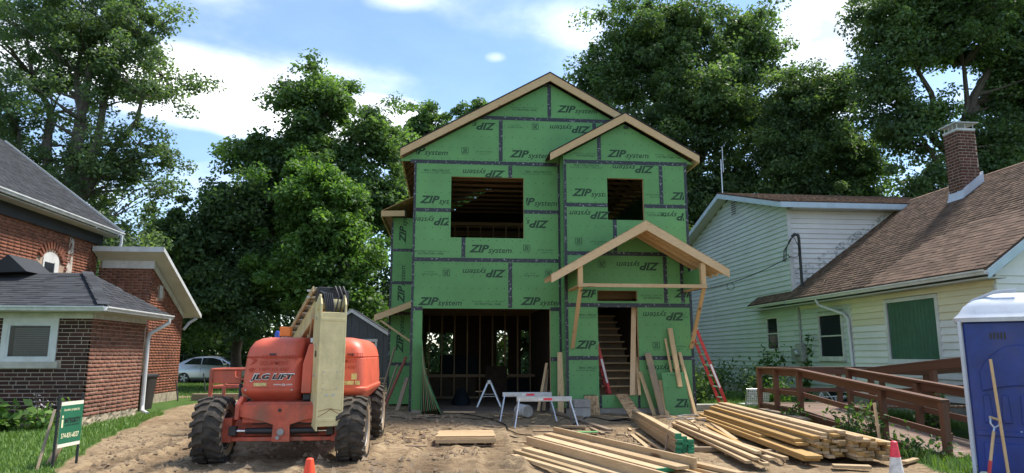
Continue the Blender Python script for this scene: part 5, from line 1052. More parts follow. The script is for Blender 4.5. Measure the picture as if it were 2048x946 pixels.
    for s in (-1, 1):
        m = MB(); pts = [(-d-.006, .47), (d, .52), (d+.16, 1.0), (d+.16, 2.0), (d+.02, 2.36), (-.02, 2.46), (-.1, 2.45), (-d+.0, 2.3), (-d-.006, 2.1)]; m.prism(pts, 'x', s*w-.012, s*w+.012); m.xf(T).go('side_plate', cream, root, bev=.004)
    m = MB(); m.bx(-.13, .1, -d-.006, -d-.001, 1.05, 1.33); cp = m.xf(T).go('access_cover', cream, root, bev=.003)
    for q in ((-.11, 1.07), (.08, 1.07), (-.11, 1.31), (.08, 1.31), (-.06, .97), (.04, .975)):
        b = MB(); b.cyl((q[0], -d-.014, q[1]), (q[0], -d-.003, q[1]), .011 if q[1] > 1 else .018, 8); b.xf(T).go('bolt', steel, cp)
    for a in (((-.18, .66), (-.05, .73), (.03, .79)), ((-.2, .74), (-.02, .78), (.16, .75)), ((.0, .78), (.1, .72), (.17, .7))):
        b = MB(); b.tube([(p[0], -d-.0015, p[1]) for p in a], .004, 5); b.xf(T).go('rust_scratch', plain('rust_line', (.22, .08, .03), .9) if 'rust_line' not in MATS else MATS['rust_line'], cp)
    for z in (.6, 2.05):
        b = MB(); b.bx(-w-.004, w+.004, -d-.008, -d-.0015, z, z+.045); b.xf(T).go('weld_strap', cream, root, bev=.003)
    for zz in (.85, 1.25, 1.7, 2.1): b = MB(); b.cyl((-w-.02, .12, zz), (-w-.008, .12, zz), .022, 10); b.xf(T).go('pivot_bolt', steel, root)
    b = MB(); b.bx(-w-.016, -w-.0125, -.12, .05, 1.0, 1.22); b.xf(T).go('warning_label', decal_y, root)
    put_text('model_lettering', combo([(fit('600A', .15, .1, 0, .03), 0, 0)]), print_dark, root, tuple(T @ Vector((-w-.014, .14, 1.52))), tuple(T.to_3x3() @ Vector((0, -1, 0))), (0, 0, 1))
    m = MB(); m.cyl((-.21, .0, 2.3), (.21, .0, 2.3), .09, 16); m.xf(T).go('knuckle_pin', cream, root, smooth=True)
    m = MB(); m.bx(-.19, .19, .1, .34, 2.36, 2.58); m.bx(-.16, .16, .08, .1, 2.3, 2.42); m.xf(T).go('valve_cover', black, root, bev=.02)
    m = MB(); m.bx(.19, .25, -.05, .1, 2.3, 2.52); m.xf(T).go('limit_switch', black, root, bev=.01)
    for k in range(5):
        x = -.17 + k*.028; m = MB(); m.tube([(x, .12, 2.36), (x+.0, .0, 2.5-.01*k), (x+.03, -.12, 2.46), (x+.055, -.16, 2.28), (x+.065, -.15, 2.12)], .014, 7); m.xf(T).go('hose', black, root, smooth=True)
    for k in range(3):
        x = .02 + k*.06; m = MB(); m.tube([(x-.02, .1, 2.55), (x+.02, -.02, 2.58), (x+.06, -.12, 2.42), (x+.03, -.13, 2.25), (x, -.12, 2.12)], .012, 7); m.xf(T).go('hose', black, root, smooth=True)
    # boom falling away to the rear left with its cable track
    A = Vector((-1.85, 11.0, 2.36)); B = Vector((-3.1, 14.6, 1.55)); m = MB(); m.beam(A, B, .24, .28); m.go('main_boom', cream, root, bev=.015); u = (B-A).normalized(); sd = u.cross(Vector((0, 0, 1))).normalized()
    m = MB(); m.beam(A + Vector((-.0, .3, -.24)), B + Vector((.2, -.3, -.3)), .2, .22); m.go('lower_arm', cream_dk, root, bev=.01)
    for off, nm in ((-.2, 'cable_rail'), (.03, 'cable_rail')):
        m = MB(); m.beam(A + sd*off + Vector((0, 0, .2)), B + sd*off + Vector((0, 0, .2)), .025, .09); m.go(nm, cream_dk, root)
    for k in range(16):
        p = A.lerp(B, .03 + k*.058) + sd*-.085 + Vector((0, 0, .21)); m = MB(); m.beam(p - u*.085, p + u*.07, .17, .06); m.go('track_link', blackm if k % 2 else grey_rim, root, bev=.008)
    m = MB(); m.beam(A + Vector((-.34, .35, .2)), A + Vector((-.02, .35, .2)), .3, .03); m.beam(A + Vector((-.34, .35, .1)), A + Vector((-.02, .35, .1)), .3, .03); m.go('tray_bracket', trim, root)
    m = MB(); m.beam((-1.95, 11.25, 2.2), (-2.25, 12.6, 1.75), .3, .2); m.go('lift_cylinder', cream_dk, root, bev=.02); part('arm_base', cream_dk, root, (-2.35, -1.85, 12.2, 13.2, 1.0, 1.9), bev=.02)
    # platform basket
    bx0, bx1, by0, by1, z0, z1 = -4.56, -2.9, 14.35, 15.2, .6, 1.27
    for x in (bx0, bx1):
        for y in (by0, by1): m = MB(); m.beam((x, y, z0-.02), (x, y, z1), .06, .06); m.go('basket_post', orange_dk, root)
    for z in (z1, .93):
        for p, q in (((bx0, by0), (bx1, by0)), ((bx0, by1), (bx1, by1)), ((bx0, by0), (bx0, by1))): mm = MB(); mm.tube([(p[0], p[1], z), (q[0], q[1], z)], .024, 8); mm.go('basket_rail', orange_dk, root, smooth=True)
    part('basket_floor', steel, root, (bx0, bx1, by0, by1, z0-.05, z0)); part('basket_panel', orange, root, (bx0+.04, -4.0, by0-.0, by0+.03, 1.0, 1.25), bev=.01); part('control_box', black, root, (-3.8, -3.5, 14.3, 14.5, 1.05, 1.55), bev=.03); part('toolbox', blackm, root, (-4.05, -3.62, 14.5, 14.8, .6, .73), bev=.02)
    m = MB(); m.lathe([(.13, 0), (.14, .1), (.1, .2), (.03, .26)], (-3.66, 14.2, .8), 'z', 14); m.go('rotator', black, root, smooth=True); m = MB(); m.tube([(-4.1, 14.3, 1.24), (-4.08, 14.28, 1.12), (-3.95, 14.28, 1.08), (-3.6, 14.28, 1.09)], .02, 8); m.go('basket_handrail', orange_dk, root, smooth=True)
    for x in (-3.96, -3.78): m = MB(); m.cyl((x, 14.25, .62), (x, 14.25, 1.0), .035, 8); m.go('jib_cylinder', black, root, smooth=True)
boom_lift()
# ---------------------------------------------------------------- silver hatchback
def car():
    x0, yc, g = -15.0, 41.0, 0.0; root = thing('parked_car', (x0+2.2, yc, g), 'silver hatchback car parked behind the rear lawn', 'car'); hw = .87
    st = [(0, .45, .62, .62, .72), (.06, .3, .95, .98, .8), (.35, .24, 1.0, 1.12, .85), (.75, .2, 1.02, 1.32, .87), (1.2, .19, 1.0, 1.45, .88), (1.75, .19, .98, 1.5, .88), (2.2, .19, .96, 1.49, .88), (2.65, .19, .93, 1.42, .88), (3.1, .2, .9, 1.25, .87), (3.5, .2, .88, 1.02, .86), (3.75, .21, .86, .9, .85), (4.15, .24, .76, .78, .8), (4.4, .3, .62, .64, .7), (4.48, .42, .5, .52, .55)]
    rings = []
    for x, b, belt, top, w in st:
        tw = w*(.72 if top-belt > .2 else .9); r = [(-w*.85, b), (-w, b+.15), (-w*1.0, (b+belt)/2), (-w*.97, belt), (-tw, max(belt, top-.07)), (-tw*.75, top), (tw*.75, top), (tw, max(belt, top-.07)), (w*.97, belt), (w, (b+belt)/2), (w, b+.15), (w*.85, b)]
        rings.append([(x0+x, yc+p, g+q) for p, q in r])
    m = MB(); m.loft(rings); body = m.go('body', car_paint, root, smooth=True)
    def side(poly, nm, mat, par, y=-.01):
        m = MB(); vs_ = []
        for x, z in poly:
            k = np.clip((z-.95)/.45, 0, 1); yy = yc - hw*(.985 - .235*k) + y*1.2; vs_.append((x0+x, yy-.012, g+z))
        m.add(vs_ + [(p[0], p[1]+.05, p[2]) for p in vs_], [tuple(range(len(vs_)))] + [(i, (i+1) % len(vs_), (i+1) % len(vs_)+len(vs_), i+len(vs_)) for i in range(len(vs_))]); m.go(nm, mat, par)
    side([(.72, 1.06), (1.62, 1.03), (1.62, 1.39), (1.15, 1.37)], 'window', glass_car, root); side([(1.68, 1.03), (2.85, .98), (2.6, 1.3), (2.2, 1.4), (1.68, 1.4)], 'window', glass_car, root); side([(2.92, .97), (3.25, .96), (2.7, 1.3)], 'window', glass_car, root)
    m = MB(); m.add([(x0+2.72, yc-.6, 1.4), (x0+2.72, yc+.6, 1.4), (x0+3.5, yc+.7, 1.03), (x0+3.5, yc-.7, 1.03)], [(0, 1, 2, 3)]); m.xf(Matrix.Translation((0.02, 0, .035))).go('windscreen', glass_car, root)
    for x in (.78, 3.55):
        for s in (-1, 1):
            w = MB(); w.lathe([(.18, -.1), (.29, -.1), (.315, -.06), (.315, .06), (.29, .1), (.18, .1)], (x0+x, yc+s*.78, .315), 'y', 24); t = w.go('tyre', black, root, smooth=True)
            w = MB(); w.lathe([(.205, s*.085), (.19, s*.06), (.001, s*.05)], (x0+x, yc+s*.78, .315), 'y', 20)
            w.go('rim', blackm, t, smooth=True)
            for k in range(5):
                a = 2*math.pi*k/5; q = MB(); q.beam((x0+x+.03*math.cos(a), yc+s*.88, .315+.03*math.sin(a)), (x0+x+.2*math.cos(a), yc+s*.88, .315+.2*math.sin(a)), .07, .02, (0, 1, 0)); q.go('spoke', steel, t)
    part('mirror', car_paint, root, (x0+2.86, x0+3.05, yc-1.02, yc-.86, .98, 1.1), bev=.04); part('door_handle', steel, root, (x0+1.5, x0+1.68, yc-.91, yc-.87, .86, .89)); part('door_handle', steel, root, (x0+2.45, x0+2.63, yc-.905, yc-.87, .84, .87)); part('tail_light', cone_red, root, (x0+.02, x0+.16, yc-.8, yc-.6, .8, .98), bev=.03)
    part('door_seam', blackm, root, (x0+1.64, x0+1.648, yc-.884, yc-.87, .35, 1.0)); part('door_seam', blackm, root, (x0+2.88, x0+2.888, yc-.884, yc-.87, .35, .95)); part('sill_trim', blackm, root, (x0+1.15, x0+3.15, yc-.87, yc-.8, .17, .24))
car()
# ---------------------------------------------------------------- grey shed
def shed():
    y = 30.0; root = thing('garden_shed', (-3.9, y, 0), 'dark grey gabled garden shed with white trim behind the boom lift', 'shed'); xl, xr, px, pz, ez = -5.65, -2.25, -3.95, 3.45, 2.4
    for i in range(10):
        a = xl + i*(xr-xl)/10; b = a + (xr-xl)/10 - .012; zt = lambda x: pz-.06 - (pz-ez)*abs(x-px)/((xr-xl)/2)
        pts = [(a, 0), (b, 0), (b, zt(b)), (a, zt(a))]
        if a < px < b: pts = [(a, 0), (b, 0), (b, zt(b)), (px, pz-.06), (a, zt(a))]
        m = MB(); m.prism(pts, 'y', y, y+.05); m.go('siding_board', grey_siding, root)
    part('shed_wall', grey_siding, root, (xl, xr, y+.052, y+3, 0, 2.38))
    for s in (-1, 1):
        xe = px + s*1.85; ze = ez - .08; m = MB(); m.prism([(px, pz+.03), (xe, ze), (xe, ze-.14), (px, pz-.12)], 'y', y-.14, y-.1); m.go('rake_board', trim, root)
        m = MB(); m.prism([(px, pz+.06), (xe, ze+.03), (xe, ze), (px, pz+.03)], 'y', y-.15, y+3.1); m.go('roof', sh_dark, root); part('corner_board', trim, root, (px+s*1.7-.05, px+s*1.7+.05, y-.03, y-.002, 0, 2.36))
    dx0, dx1 = -4.1, -2.95; part('door_trim', trim, root, (dx0-.09, dx0, y-.03, y-.002, 0, 2.1), (dx1, dx1+.09, y-.03, y-.002, 0, 2.1), (dx0-.11, dx1+.11, y-.032, y-.003, 2.1, 2.22)); d = part('door', black, root, (dx0, dx1, y-.02, y-.004, .02, 2.1))
    for i in range(3): part('pane', glass, d, (-3.75+i*.2, -3.58+i*.2, y-.026, y-.021, 1.6, 1.95))
shed()
# ---------------------------------------------------------------- lumber
def board(name, label, cat, p0, p1, w, h, mat, group=None, roll=0, end=None, bev=.003):
    """a board from p0 to p1 (centre line); local Y runs along the grain"""
    p0, p1 = Vector(p0), Vector(p1); L = (p1-p0).length; m = MB(); m.bx(-w/2, w/2, -L/2, L/2, -h/2, h/2)
    me = bpy.data.meshes.new(name); me.from_pydata(m.v, [], m.f); me.update(); me.materials.append(mat); o = bpy.data.objects.new(name, me); COL.objects.link(o)
    d = (p1-p0).normalized(); q = d.to_track_quat('Y', 'Z'); o.rotation_mode = 'QUATERNION'; o.rotation_quaternion = q @ Matrix.Rotation(roll, 3, 'Y').to_quaternion(); o.location = (p0+p1)/2
    if bev: b = o.modifiers.new('bevel', 'BEVEL'); b.width = bev; b.segments = 1
    tag(o, label, cat, group)
    if end:
        e = MB(); e.bx(-w/2-.001, w/2+.001, L/2-.03, L/2+.0015, -h/2-.001, h/2+.001); me2 = bpy.data.meshes.new('painted_end'); me2.from_pydata(e.v, [], e.f); me2.update(); me2.materials.append(end); c = bpy.data.objects.new('painted_end', me2); COL.objects.link(c); c.parent = o
    return o
ORD = ['lowest', 'second', 'third', 'fourth', 'fifth', 'sixth', 'seventh', 'eighth', 'ninth', 'tenth']
def lumber():
    rg = random.Random(12); green_end = plain('green_end_paint', (.03, .22, .1), .7, var=.2, scale=15)
    # A: fanned boards in front, running from far left to near right
    d = Vector((.285, -.959, 0)); p = Vector((.959, .285, 0)); mid = Vector((2.35, 10.5, 0))
    # far end x, y, height, width, thickness, length, angle, label
    FA = [(1.93, 12.35, .24, .045, .14, 4.0, 0, 'board set on edge along the right side of the front stack'), (1.82, 12.3, .2, .19, .042, 3.95, -.6, 'topmost wide flat board of the front stack beside the edge board'), (1.62, 12.25, .16, .24, .042, 3.8, .4, 'widest board of the front stack with a green painted end'), (1.95, 12.15, .12, .19, .042, 4.1, 0, 'lower right board of the front stack under the edge board'),
          (1.42, 11.75, .12, .19, .042, 4.2, .8, 'pale middle board of the front stack left of the widest one'), (1.36, 11.5, .19, .045, .12, 4.2, .6, 'board on edge down the middle of the front stack'), (1.75, 11.9, .065, .19, .042, 4.2, .2, 'bottom board of the front stack'), (1.18, 11.2, .07, .19, .042, 4.0, 1.5, 'grey-white flat board on the left of the front stack'), (1.28, 11.1, .11, .14, .042, 4.0, 3.2, 'board angled across the left of the front stack'), (1.05, 10.65, .07, .1, .042, 3.5, 4, 'leftmost narrow board of the front stack')]
    for x, y, zz, w, th, L, ang, lb in FA:
        dd = Matrix.Rotation(R(ang), 3, 'Z') @ d; c = Vector((x, y, zz)); board('lumber_board', lb, 'board', c, c + dd*L, w, th, spf, 'boards in the front stack', roll=rg.uniform(-.02, .02), end=green_end if 'green' in lb else None)
    for k, (off, zz) in enumerate(((-.02, .065), (.12, .1), (.2, .14), (.25, .19))):
        c = Vector((1.95, 12.2, zz)) + p*off; board('lumber_board', ['lowest', 'second', 'third', 'upper'][k] + ' short-edged board showing at the right near end of front stack', 'board', c, c + d*(4.25+.05*k), .12, .042, spf, 'boards in the front stack')
    for q in (-1.2, 1.3):
        c = mid + d*q; board('bearer', 'short bearer under the %s end of the front fanned stack' % ('far' if q < 0 else 'near'), 'board', c - p*.6 + Vector((0, 0, .02)), c + p*.45 + Vector((0, 0, .03)), .09, .05, plank_dirty)
    # B: green-ended studs
    d = Vector((-.125, -.992, 0)); p = Vector((.992, -.125, 0)); mid = Vector((4.02, 12.9, 0)); z = .1
    for j in range(7):
        for i in range(3):
            if j == 6 and i != 0: continue
            if j == 5 and i == 2: continue
            c = mid + p*(-.16 + i*.096 + rg.uniform(-.006, .006)) + d*(rg.uniform(-.06, .06) - .0*i) + Vector((0, 0, z)); L = 4.7; dd = Matrix.Rotation(R(rg.uniform(-.35, .35)), 3, 'Z') @ d
            board('stud_board', 'green-ended stud of the middle pile, %s layer up, %s row' % (ORD[j], ('left', 'centre', 'right')[i]), 'board', c - dd*L/2, c + dd*L/2, .089, .04, spf, 'green-ended studs in the middle pile', end=green_end)
        z += .0415
    mid = Vector((4.62, 12.2, 0))
    for k, (off, zz, ang, L, sh) in enumerate([(-.12, .11, 0, 5.0, .3), (.0, .11, 1, 5.0, .5), (.12, .11, -1, 5.0, .4), (-.1, .16, 1.5, 5.0, .35), (.03, .16, 3, 4.8, .45), (.18, .16, -.5, 4.8, .2), (-.02, .21, 2.2, 4.6, .3), (.32, .09, 6, 4.4, .1)]):
        dd = Matrix.Rotation(R(ang), 3, 'Z') @ d; c = mid + p*off + dd*sh + Vector((0, 0, zz)); board('stud_board', 'loose bare-ended stud right of the green-ended pile, %s' % ('bottom left', 'bottom centre', 'bottom right', 'second layer left', 'second layer centre', 'second layer right', 'topmost', 'rightmost and most askew')[k], 'board', c - dd*L/2, c + dd*L/2, .089, .04, spf, 'loose studs beside the middle pile')
    for q, nm in ((-1.6, 'far'), (1.3, 'near')): c = Vector((4.3, 12.5, .055)) + d*q; board('bearer', 'weathered bearer under the %s end of the middle pile' % nm, 'board', c - p*.55, c + p*.8, .09, .07, plank_dirty)
    # C: tall pile by the ramp
    d = Vector((-.125, -.992, 0)); mid = Vector((6.2, 12.9, 0)); p = Vector((.992, -.125, 0)); z = .11
    for k, (off, zz, w, L, sh) in enumerate(((-.62, .1, .24, 6.7, 0), (-.62, .145, .24, 6.7, .1), (-.56, .19, .24, 4.4, -.9), (-.5, .235, .19, 5.7, -.1), (-.5, .28, .19, 5.6, -.15))):
        c = mid + p*off + d*sh + Vector((0, 0, zz)); board('plank', 'honey-yellow wide plank on the house side of the tall pile, %s' % ('lowest', 'second up', 'the short one', 'fourth up', 'topmost')[k], 'board', c - d*L/2, c + d*L/2, w, .042, syp, 'yellow planks of the tall pile', roll=rg.uniform(-.015, .015))
    cols = [-.36, -.25, -.14, -.03, .08, .19, .3, .41, .52]
    for i, off in enumerate(cols):
        n = [7, 8, 9, 9, 8, 7, 7, 6, 6][i]
        for j in range(n):
            c = mid + p*(off + rg.uniform(-.012, .012)) + d*(rg.uniform(-.1, .1) + (.2 if i > 3 else -.05)) + Vector((0, 0, .1 + j*.0425)); L = 6.1; dd = Matrix.Rotation(R(rg.uniform(-.3, .3)), 3, 'Z') @ d
            board('lumber_board', 'tan board of the tall pile, %s layer up, %s row from the house side' % (ORD[j], ORD[i].replace('lowest', 'first')), 'board', c - dd*L/2, c + dd*L/2, .1, .04, spf if (i+j) % 3 else syp, 'boards of the tall pile', roll=rg.uniform(-.02, .02))
    c = mid + p*.75 + Vector((0, 0, .32)); board('plank', 'grey weathered plank lying on the ramp side of the tall pile', 'board', c - d*2.9, c - d*.4, .2, .045, oldw)
    for q, nm in ((-2.2, 'far'), (0, 'middle'), (2.3, 'near')): c = mid + d*q + Vector((0, 0, .045)); board('bearer', 'dark bearer under the %s part of the tall pile' % nm, 'board', c - p*.75, c + p*.65, .09, .07, plank_dirty)
    # loose pieces
    L = [('plank', 'thin pale strip lying left of the green-ended pile', (3.72, 13.5, .06), (3.45, 10.75, .05), .06, .03, spf), ('plank', 'second pale strip lying left of the green-ended pile', (3.6, 13.4, .05), (3.28, 10.9, .045), .08, .025, spf), ('plank', 'grubby brown plank pointing at the camera between the stacks', (3.88, 12.9, .08), (3.45, 9.5, .06), .1, .03, plank_dirty),
         ('plank', 'long board lying on the soil from garage corner to scrap wood', (2.6, 16.9, .22), (3.25, 13.7, .1), .12, .045, oldw), ('plank', 'short board beside the long board in the mud', (2.95, 14.9, .1), (3.05, 13.4, .07), .08, .03, plank_dirty),
         ('plank', 'board lying across the soil under the sawhorses', (1.75, 13.9, .08), (2.55, 13.75, .08), .14, .035, plank_dirty), ('plank', 'short block of timber right of the sawhorse foot', (2.4, 14.3, .12), (2.85, 14.1, .12), .09, .05, plank_dirty), ('plank', 'stub of tan timber near the green offcut', (1.75, 14.5, .11), (2.15, 14.35, .11), .1, .04, pine),
         ('plank', 'board crossing the gap between the two right-hand piles', (4.3, 10.55, .06), (5.25, 10.9, .06), .1, .04, plank_dirty), ('plank', 'pale offcut on the ground at the tall pile near corner', (5.3, 9.35, .06), (5.75, 9.2, .06), .14, .04, spf), ('plank', 'pale offcut just right of the near pile corner', (6.5, 9.6, .05), (6.9, 9.9, .05), .09, .035, spf),
         ('plank', 'yellow strip lying between the middle pile and tall pile', (5.5, 14.6, .1), (5.0, 11.6, .07), .07, .035, syp), ('plank', 'pale strip beside the yellow strip between the piles', (5.75, 14.9, .12), (5.15, 12.2, .07), .09, .035, spf), ('plank', 'small block near the cord loop by the porch corner', (5.55, 15.2, .16), (5.8, 15.3, .16), .12, .05, pine),
         ('plank', 'stacked boards lying behind the boom lift basket', (-8.5, 25.0, .14), (-5.2, 25.0, .14), .35, .22, oldw), ('plank', 'tan strip on the mud in the garage mouth', (.0, 17.2, .2), (.75, 17.05, .2), .09, .03, pine), ('plank', 'thin lath on the soil near the garage slab', (1.2, 17.0, .2), (2.1, 16.2, .18), .04, .02, oldw)]
    for nm, lb, a, b, w, hh, mt in L: board(nm, lb, 'board', a, b, w, hh, mt)
    rg2 = random.Random(3)
    for k in range(80):
        x, y = rg2.uniform(-.6, 5.4), rg2.uniform(11.5, 16.6); a = rg2.uniform(0, 6.3); l = rg2.uniform(.06, .24); zz = gh(x, y) + .012; board('wood_scrap', 'little offcut of wood scattered on the soil', 'scrap', (x-l*math.cos(a), y-l*math.sin(a), zz), (x+l*math.cos(a), y+l*math.sin(a), zz + .01), rg2.uniform(.025, .07), .018, rg2.choice((spf, plank_dirty, oldw, oldw, pine)), 'wood scraps on the soil', bev=0)
    o = board('sheathing_offcut', 'small green sheathing offcut lying under the sawhorses', 'scrap', (2.55, 13.55, .09), (2.95, 13.45, .1), .2, .011, zipg)
    # leaning pieces
    Z = [('plank', 'knotty grey plank leaning left of the green sheet', (5.15, 16.3, .15), (4.92, 16.64, 1.6), .2, .045, pine_zold), ('plank', 'narrow pine board leaning beside the knotty grey plank', (4.95, 16.35, .15), (4.72, 16.66, 1.15), .12, .03, pine_u), ('plank', 'tallest pale board leaning on the green wall right of the door', (5.62, 16.4, .8), (5.5, 16.64, 2.2), .14, .035, pine_u), ('plank', 'thin pale board leaning left of the tallest board', (5.52, 16.4, .5), (5.38, 16.655, 1.95), .06, .03, pine_u),
         ('plank', 'long narrow board leaning right of the green sheet', (5.93, 16.3, .15), (5.72, 16.65, 1.62), .1, .035, pine_u), ('plank', 'short pale board half hidden behind the green sheet', (5.25, 16.3, .15), (5.2, 16.6, .95), .1, .03, pine_u),
         ('plank', 'wide pale board standing at the right garage jamb', (2.82, 16.95, .15), (2.87, 17.23, 1.62), .15, .035, pine_u), ('plank', 'thin brown board leaning inside the right garage jamb', (2.3, 17.2, .2), (2.58, 17.6, 1.35), .07, .03, pine), ('plank', 'second brown board leaning inside the right garage jamb', (2.45, 17.3, .2), (2.6, 17.7, 1.2), .09, .03, plank_dirty),
         ('plank', 'tall plank leaning in the doorway on the right', (4.5, 16.6, .6), (4.7, 16.95, 2.75), .12, .035, pine), ('plank', 'second tall plank leaning in the doorway', (4.62, 16.75, .6), (4.68, 16.98, 2.5), .1, .035, pine), ('plank', 'short plank leaning in the doorway right edge', (4.68, 16.6, .6), (4.7, 16.9, 1.5), .07, .03, pine_u),
         ('plank', 'red-brown plank leaning at the left corner of the green house', (-1.55, 18.2, .1), (-1.0, 18.45, 1.5), .13, .04, redw), ('plank', 'short weathered board leaning under the little side roof', (-1.18, 18.0, .1), (-.95, 18.35, .98), .12, .035, oldw), ('plank', 'dark pole leaning near the grey shed corner', (-1.75, 18.8, .1), (-1.35, 19.2, 1.75), .05, .04, oldw), ('plank', 'second dark pole leaning near the grey shed corner', (-1.62, 18.6, .1), (-1.25, 19.0, 1.3), .04, .04, oldw)]
    for nm, lb, a, b, w, hh, mt in Z: board(nm, lb, 'board', a, b, w, hh, mt)
    s = MB(); s.prism([(5.22, 0), (5.82, 0), (5.76, 1.05), (5.2, 1.03)], 'y', 0, .012); s.xf(Matrix.Translation((0, 16.3, .12)) @ Matrix.Rotation(R(-10), 4, 'X')); o = s.go('sheathing_sheet', zipg, base=(5.5, 16.3, .12)); tag(o, 'cut green sheathing sheet leaning among boards right of the door', 'panel')
    u = Matrix.Rotation(R(-10), 3, 'X') @ Vector((0, 0, 1)); OFFc = Vector((5.42, 16.3, .12)) + u*.16 + Vector((0, -.0025, 0)); put_text('printed_logo', PR['logo'], ink, o, OFFc, (1, 0, 0), u, False, (0, .36, -1, 1)); put_text('printed_note', combo([(fit('STRUCTURAL 1 PANEL', .28, .035, 0, .02), 0, 0)]), ink2, o, Vector((5.4, 16.3, .12)) + u*.95 + Vector((0, -.0025, 0)), (1, 0, 0), u)
    for k in range(9):
        x = -.5 + k*.055; m = MB(); m.beam((x, 17.0 + .03*(k % 3), .12 if k < 8 else .14), (-.545 + k*.009, 17.5, 1.0 + .75*((9-k)/9)), .012, 1.0, (0, 1, 0)); tag(m.go('sheathing_sheet', zipe if k % 2 else zipg, base=(x, 17.3, .1)), 'thin sheathing strip at the left garage jamb, %s from the jamb' % ORD[k].replace('lowest', 'first'), 'panel', 'sheets leaning at the garage jamb')
    m = MB(); m.prism([(3.36, 0), (3.68, 0), (3.66, .5), (3.33, .5)], 'y', 0, .012); m.xf(Matrix.Translation((0, 16.45, .12)) @ Matrix.Rotation(R(-18), 4, 'X')); tag(m.go('osb_offcut', osb, base=(3.5, 16.45, .12)), 'square strand-board offcut leaning below the green wall', 'panel')
    r = thing('door_plank', (4.3, 16.2, .1), 'strand-board gangplank with cleats leading up to the doorway', 'plank'); m = MB(); m.beam((4.36, 15.75, .13), (4.25, 16.68, .62), .3, .02); m.go('walkway', osb, r)
    for t in (.3, .62): q = Vector((4.36, 15.75, .15)).lerp(Vector((4.25, 16.68, .64)), t); m = MB(); m.beam(q - Vector((.15, 0, 0)), q + Vector((.15, 0, 0)), .05, .035, (0, 0, 1)); m.go('cleat', pine_x, r)
    # debris heap behind the lift
    for k in range(26):
        x, y, a = rg2.uniform(-3.3, -1.75), rg2.uniform(23.2, 24.8), rg2.uniform(-.5, .5); l = rg2.uniform(.25, .6); zz = .06 + .03*k; board('scrap_board', 'scrap board in the heap in front of the grey shed', 'scrap', (x-l*math.cos(a), y-l*math.sin(a), zz), (x+l*math.cos(a), y+l*math.sin(a), zz+rg2.uniform(-.05, .05)), .12, .03, rg2.choice((oldw, pine_x, white, grey_siding, plank_dirty)), 'scrap heap by the shed', bev=0)
pine_u = wood('pine_lean', (.63, .45, .25)); pine_zold = wood('pine_weathered', (.42, .3, .19), grey=.6)
lumber()
def pallet():
    root = thing('slat_pallet', (.4, 12.75, 0), 'low pallet of pale slats lying on the soil', 'pallet'); z0 = gh(.4, 12.7) - .01; T = Matrix.Translation((.4, 12.72, z0)) @ Matrix.Rotation(R(-1.5), 4, 'Z')
    for x in (-.48, -.16, .16, .46): m = MB(); m.bx(x-.02, x+.02, -.45, .45, .018, .13); m.xf(T).go('stringer', plank_dirty, root)
    for k in range(8): m = MB(); m.bx(-.52 + .01*(k % 2), .52 - .012*(k % 3), -.46+k*.118, -.46+k*.118+.085, .13, .15 + .005*(k % 2)); m.xf(T).go('slat', spf_x, root, bev=.003)
    for k in range(6): m = MB(); m.bx(-.52 + .014*(k % 3), .51 - .01*(k % 2), -.44+k*.15, -.44+k*.15+.1, .158, .178); m.xf(T).go('slat', pine_x, root, bev=.003)
    for y in (-.46, 0, .37): m = MB(); m.bx(-.52, .52, y, y+.085, .0, .0175); m.xf(T).go('bottom_slat', plank_dirty, root)
    m = MB(); m.bx(-.52, .52, -.49, -.4505, .06, .125); m.xf(T).go('end_slat', spf_x, root)
pallet()
def sawhorse(x0, x1, y, top, label, yaw=0, inside=False):
    zb = gh((x0+x1)/2, y); root = thing('sawhorse', ((x0+x1)/2, y, zb), label, 'sawhorse', 'folding steel sawhorses'); L = x1-x0; T = Matrix.Translation(((x0+x1)/2, y, zb)) @ Matrix.Rotation(yaw, 4, 'Z')
    m = MB(); m.prism([(-.045, top-.1), (.045, top-.1), (.045, top), (-.045, top)], 'x', -L/2, L/2); m.xf(T).go('top_beam', steel, root, bev=.008)
    m = MB(); m.bx(-.02, .16, -.0475, -.0462, top-.075, top-.03); lab = m.xf(T).go('maker_label', cone_red, root); m = MB(); m.bx(-.12, -.04, -.049, -.0476, top-.075, top-.035); m.xf(T).go('maker_label', print_w, root)
    for sx in (-1, 1):
        for sy in (-1, 1):
            m = MB(); m.beam((sx*(L/2-.05), sy*.035, top-.06), (sx*(L/2+.07), sy*.33, -.01), .045, .028, (1, 0, 0)); m.xf(T).go('leg', steel, root, bev=.005)
        m = MB(); m.beam((sx*(L/2+.025), -.2, .3), (sx*(L/2+.025), .2, .3), .02, .012); m.xf(T).go('spreader', steel, root)
sawhorse(1.5, 2.66, 14.6, .6, 'nearer steel sawhorse with red label in front of the garage'); sawhorse(1.3, 2.4, 15.7, .61, 'farther steel sawhorse, partly behind the nearer one', R(-1.5)); sawhorse(.7, 1.75, 19.2, .72, 'steel sawhorse seen end-on inside the dark garage', R(86))
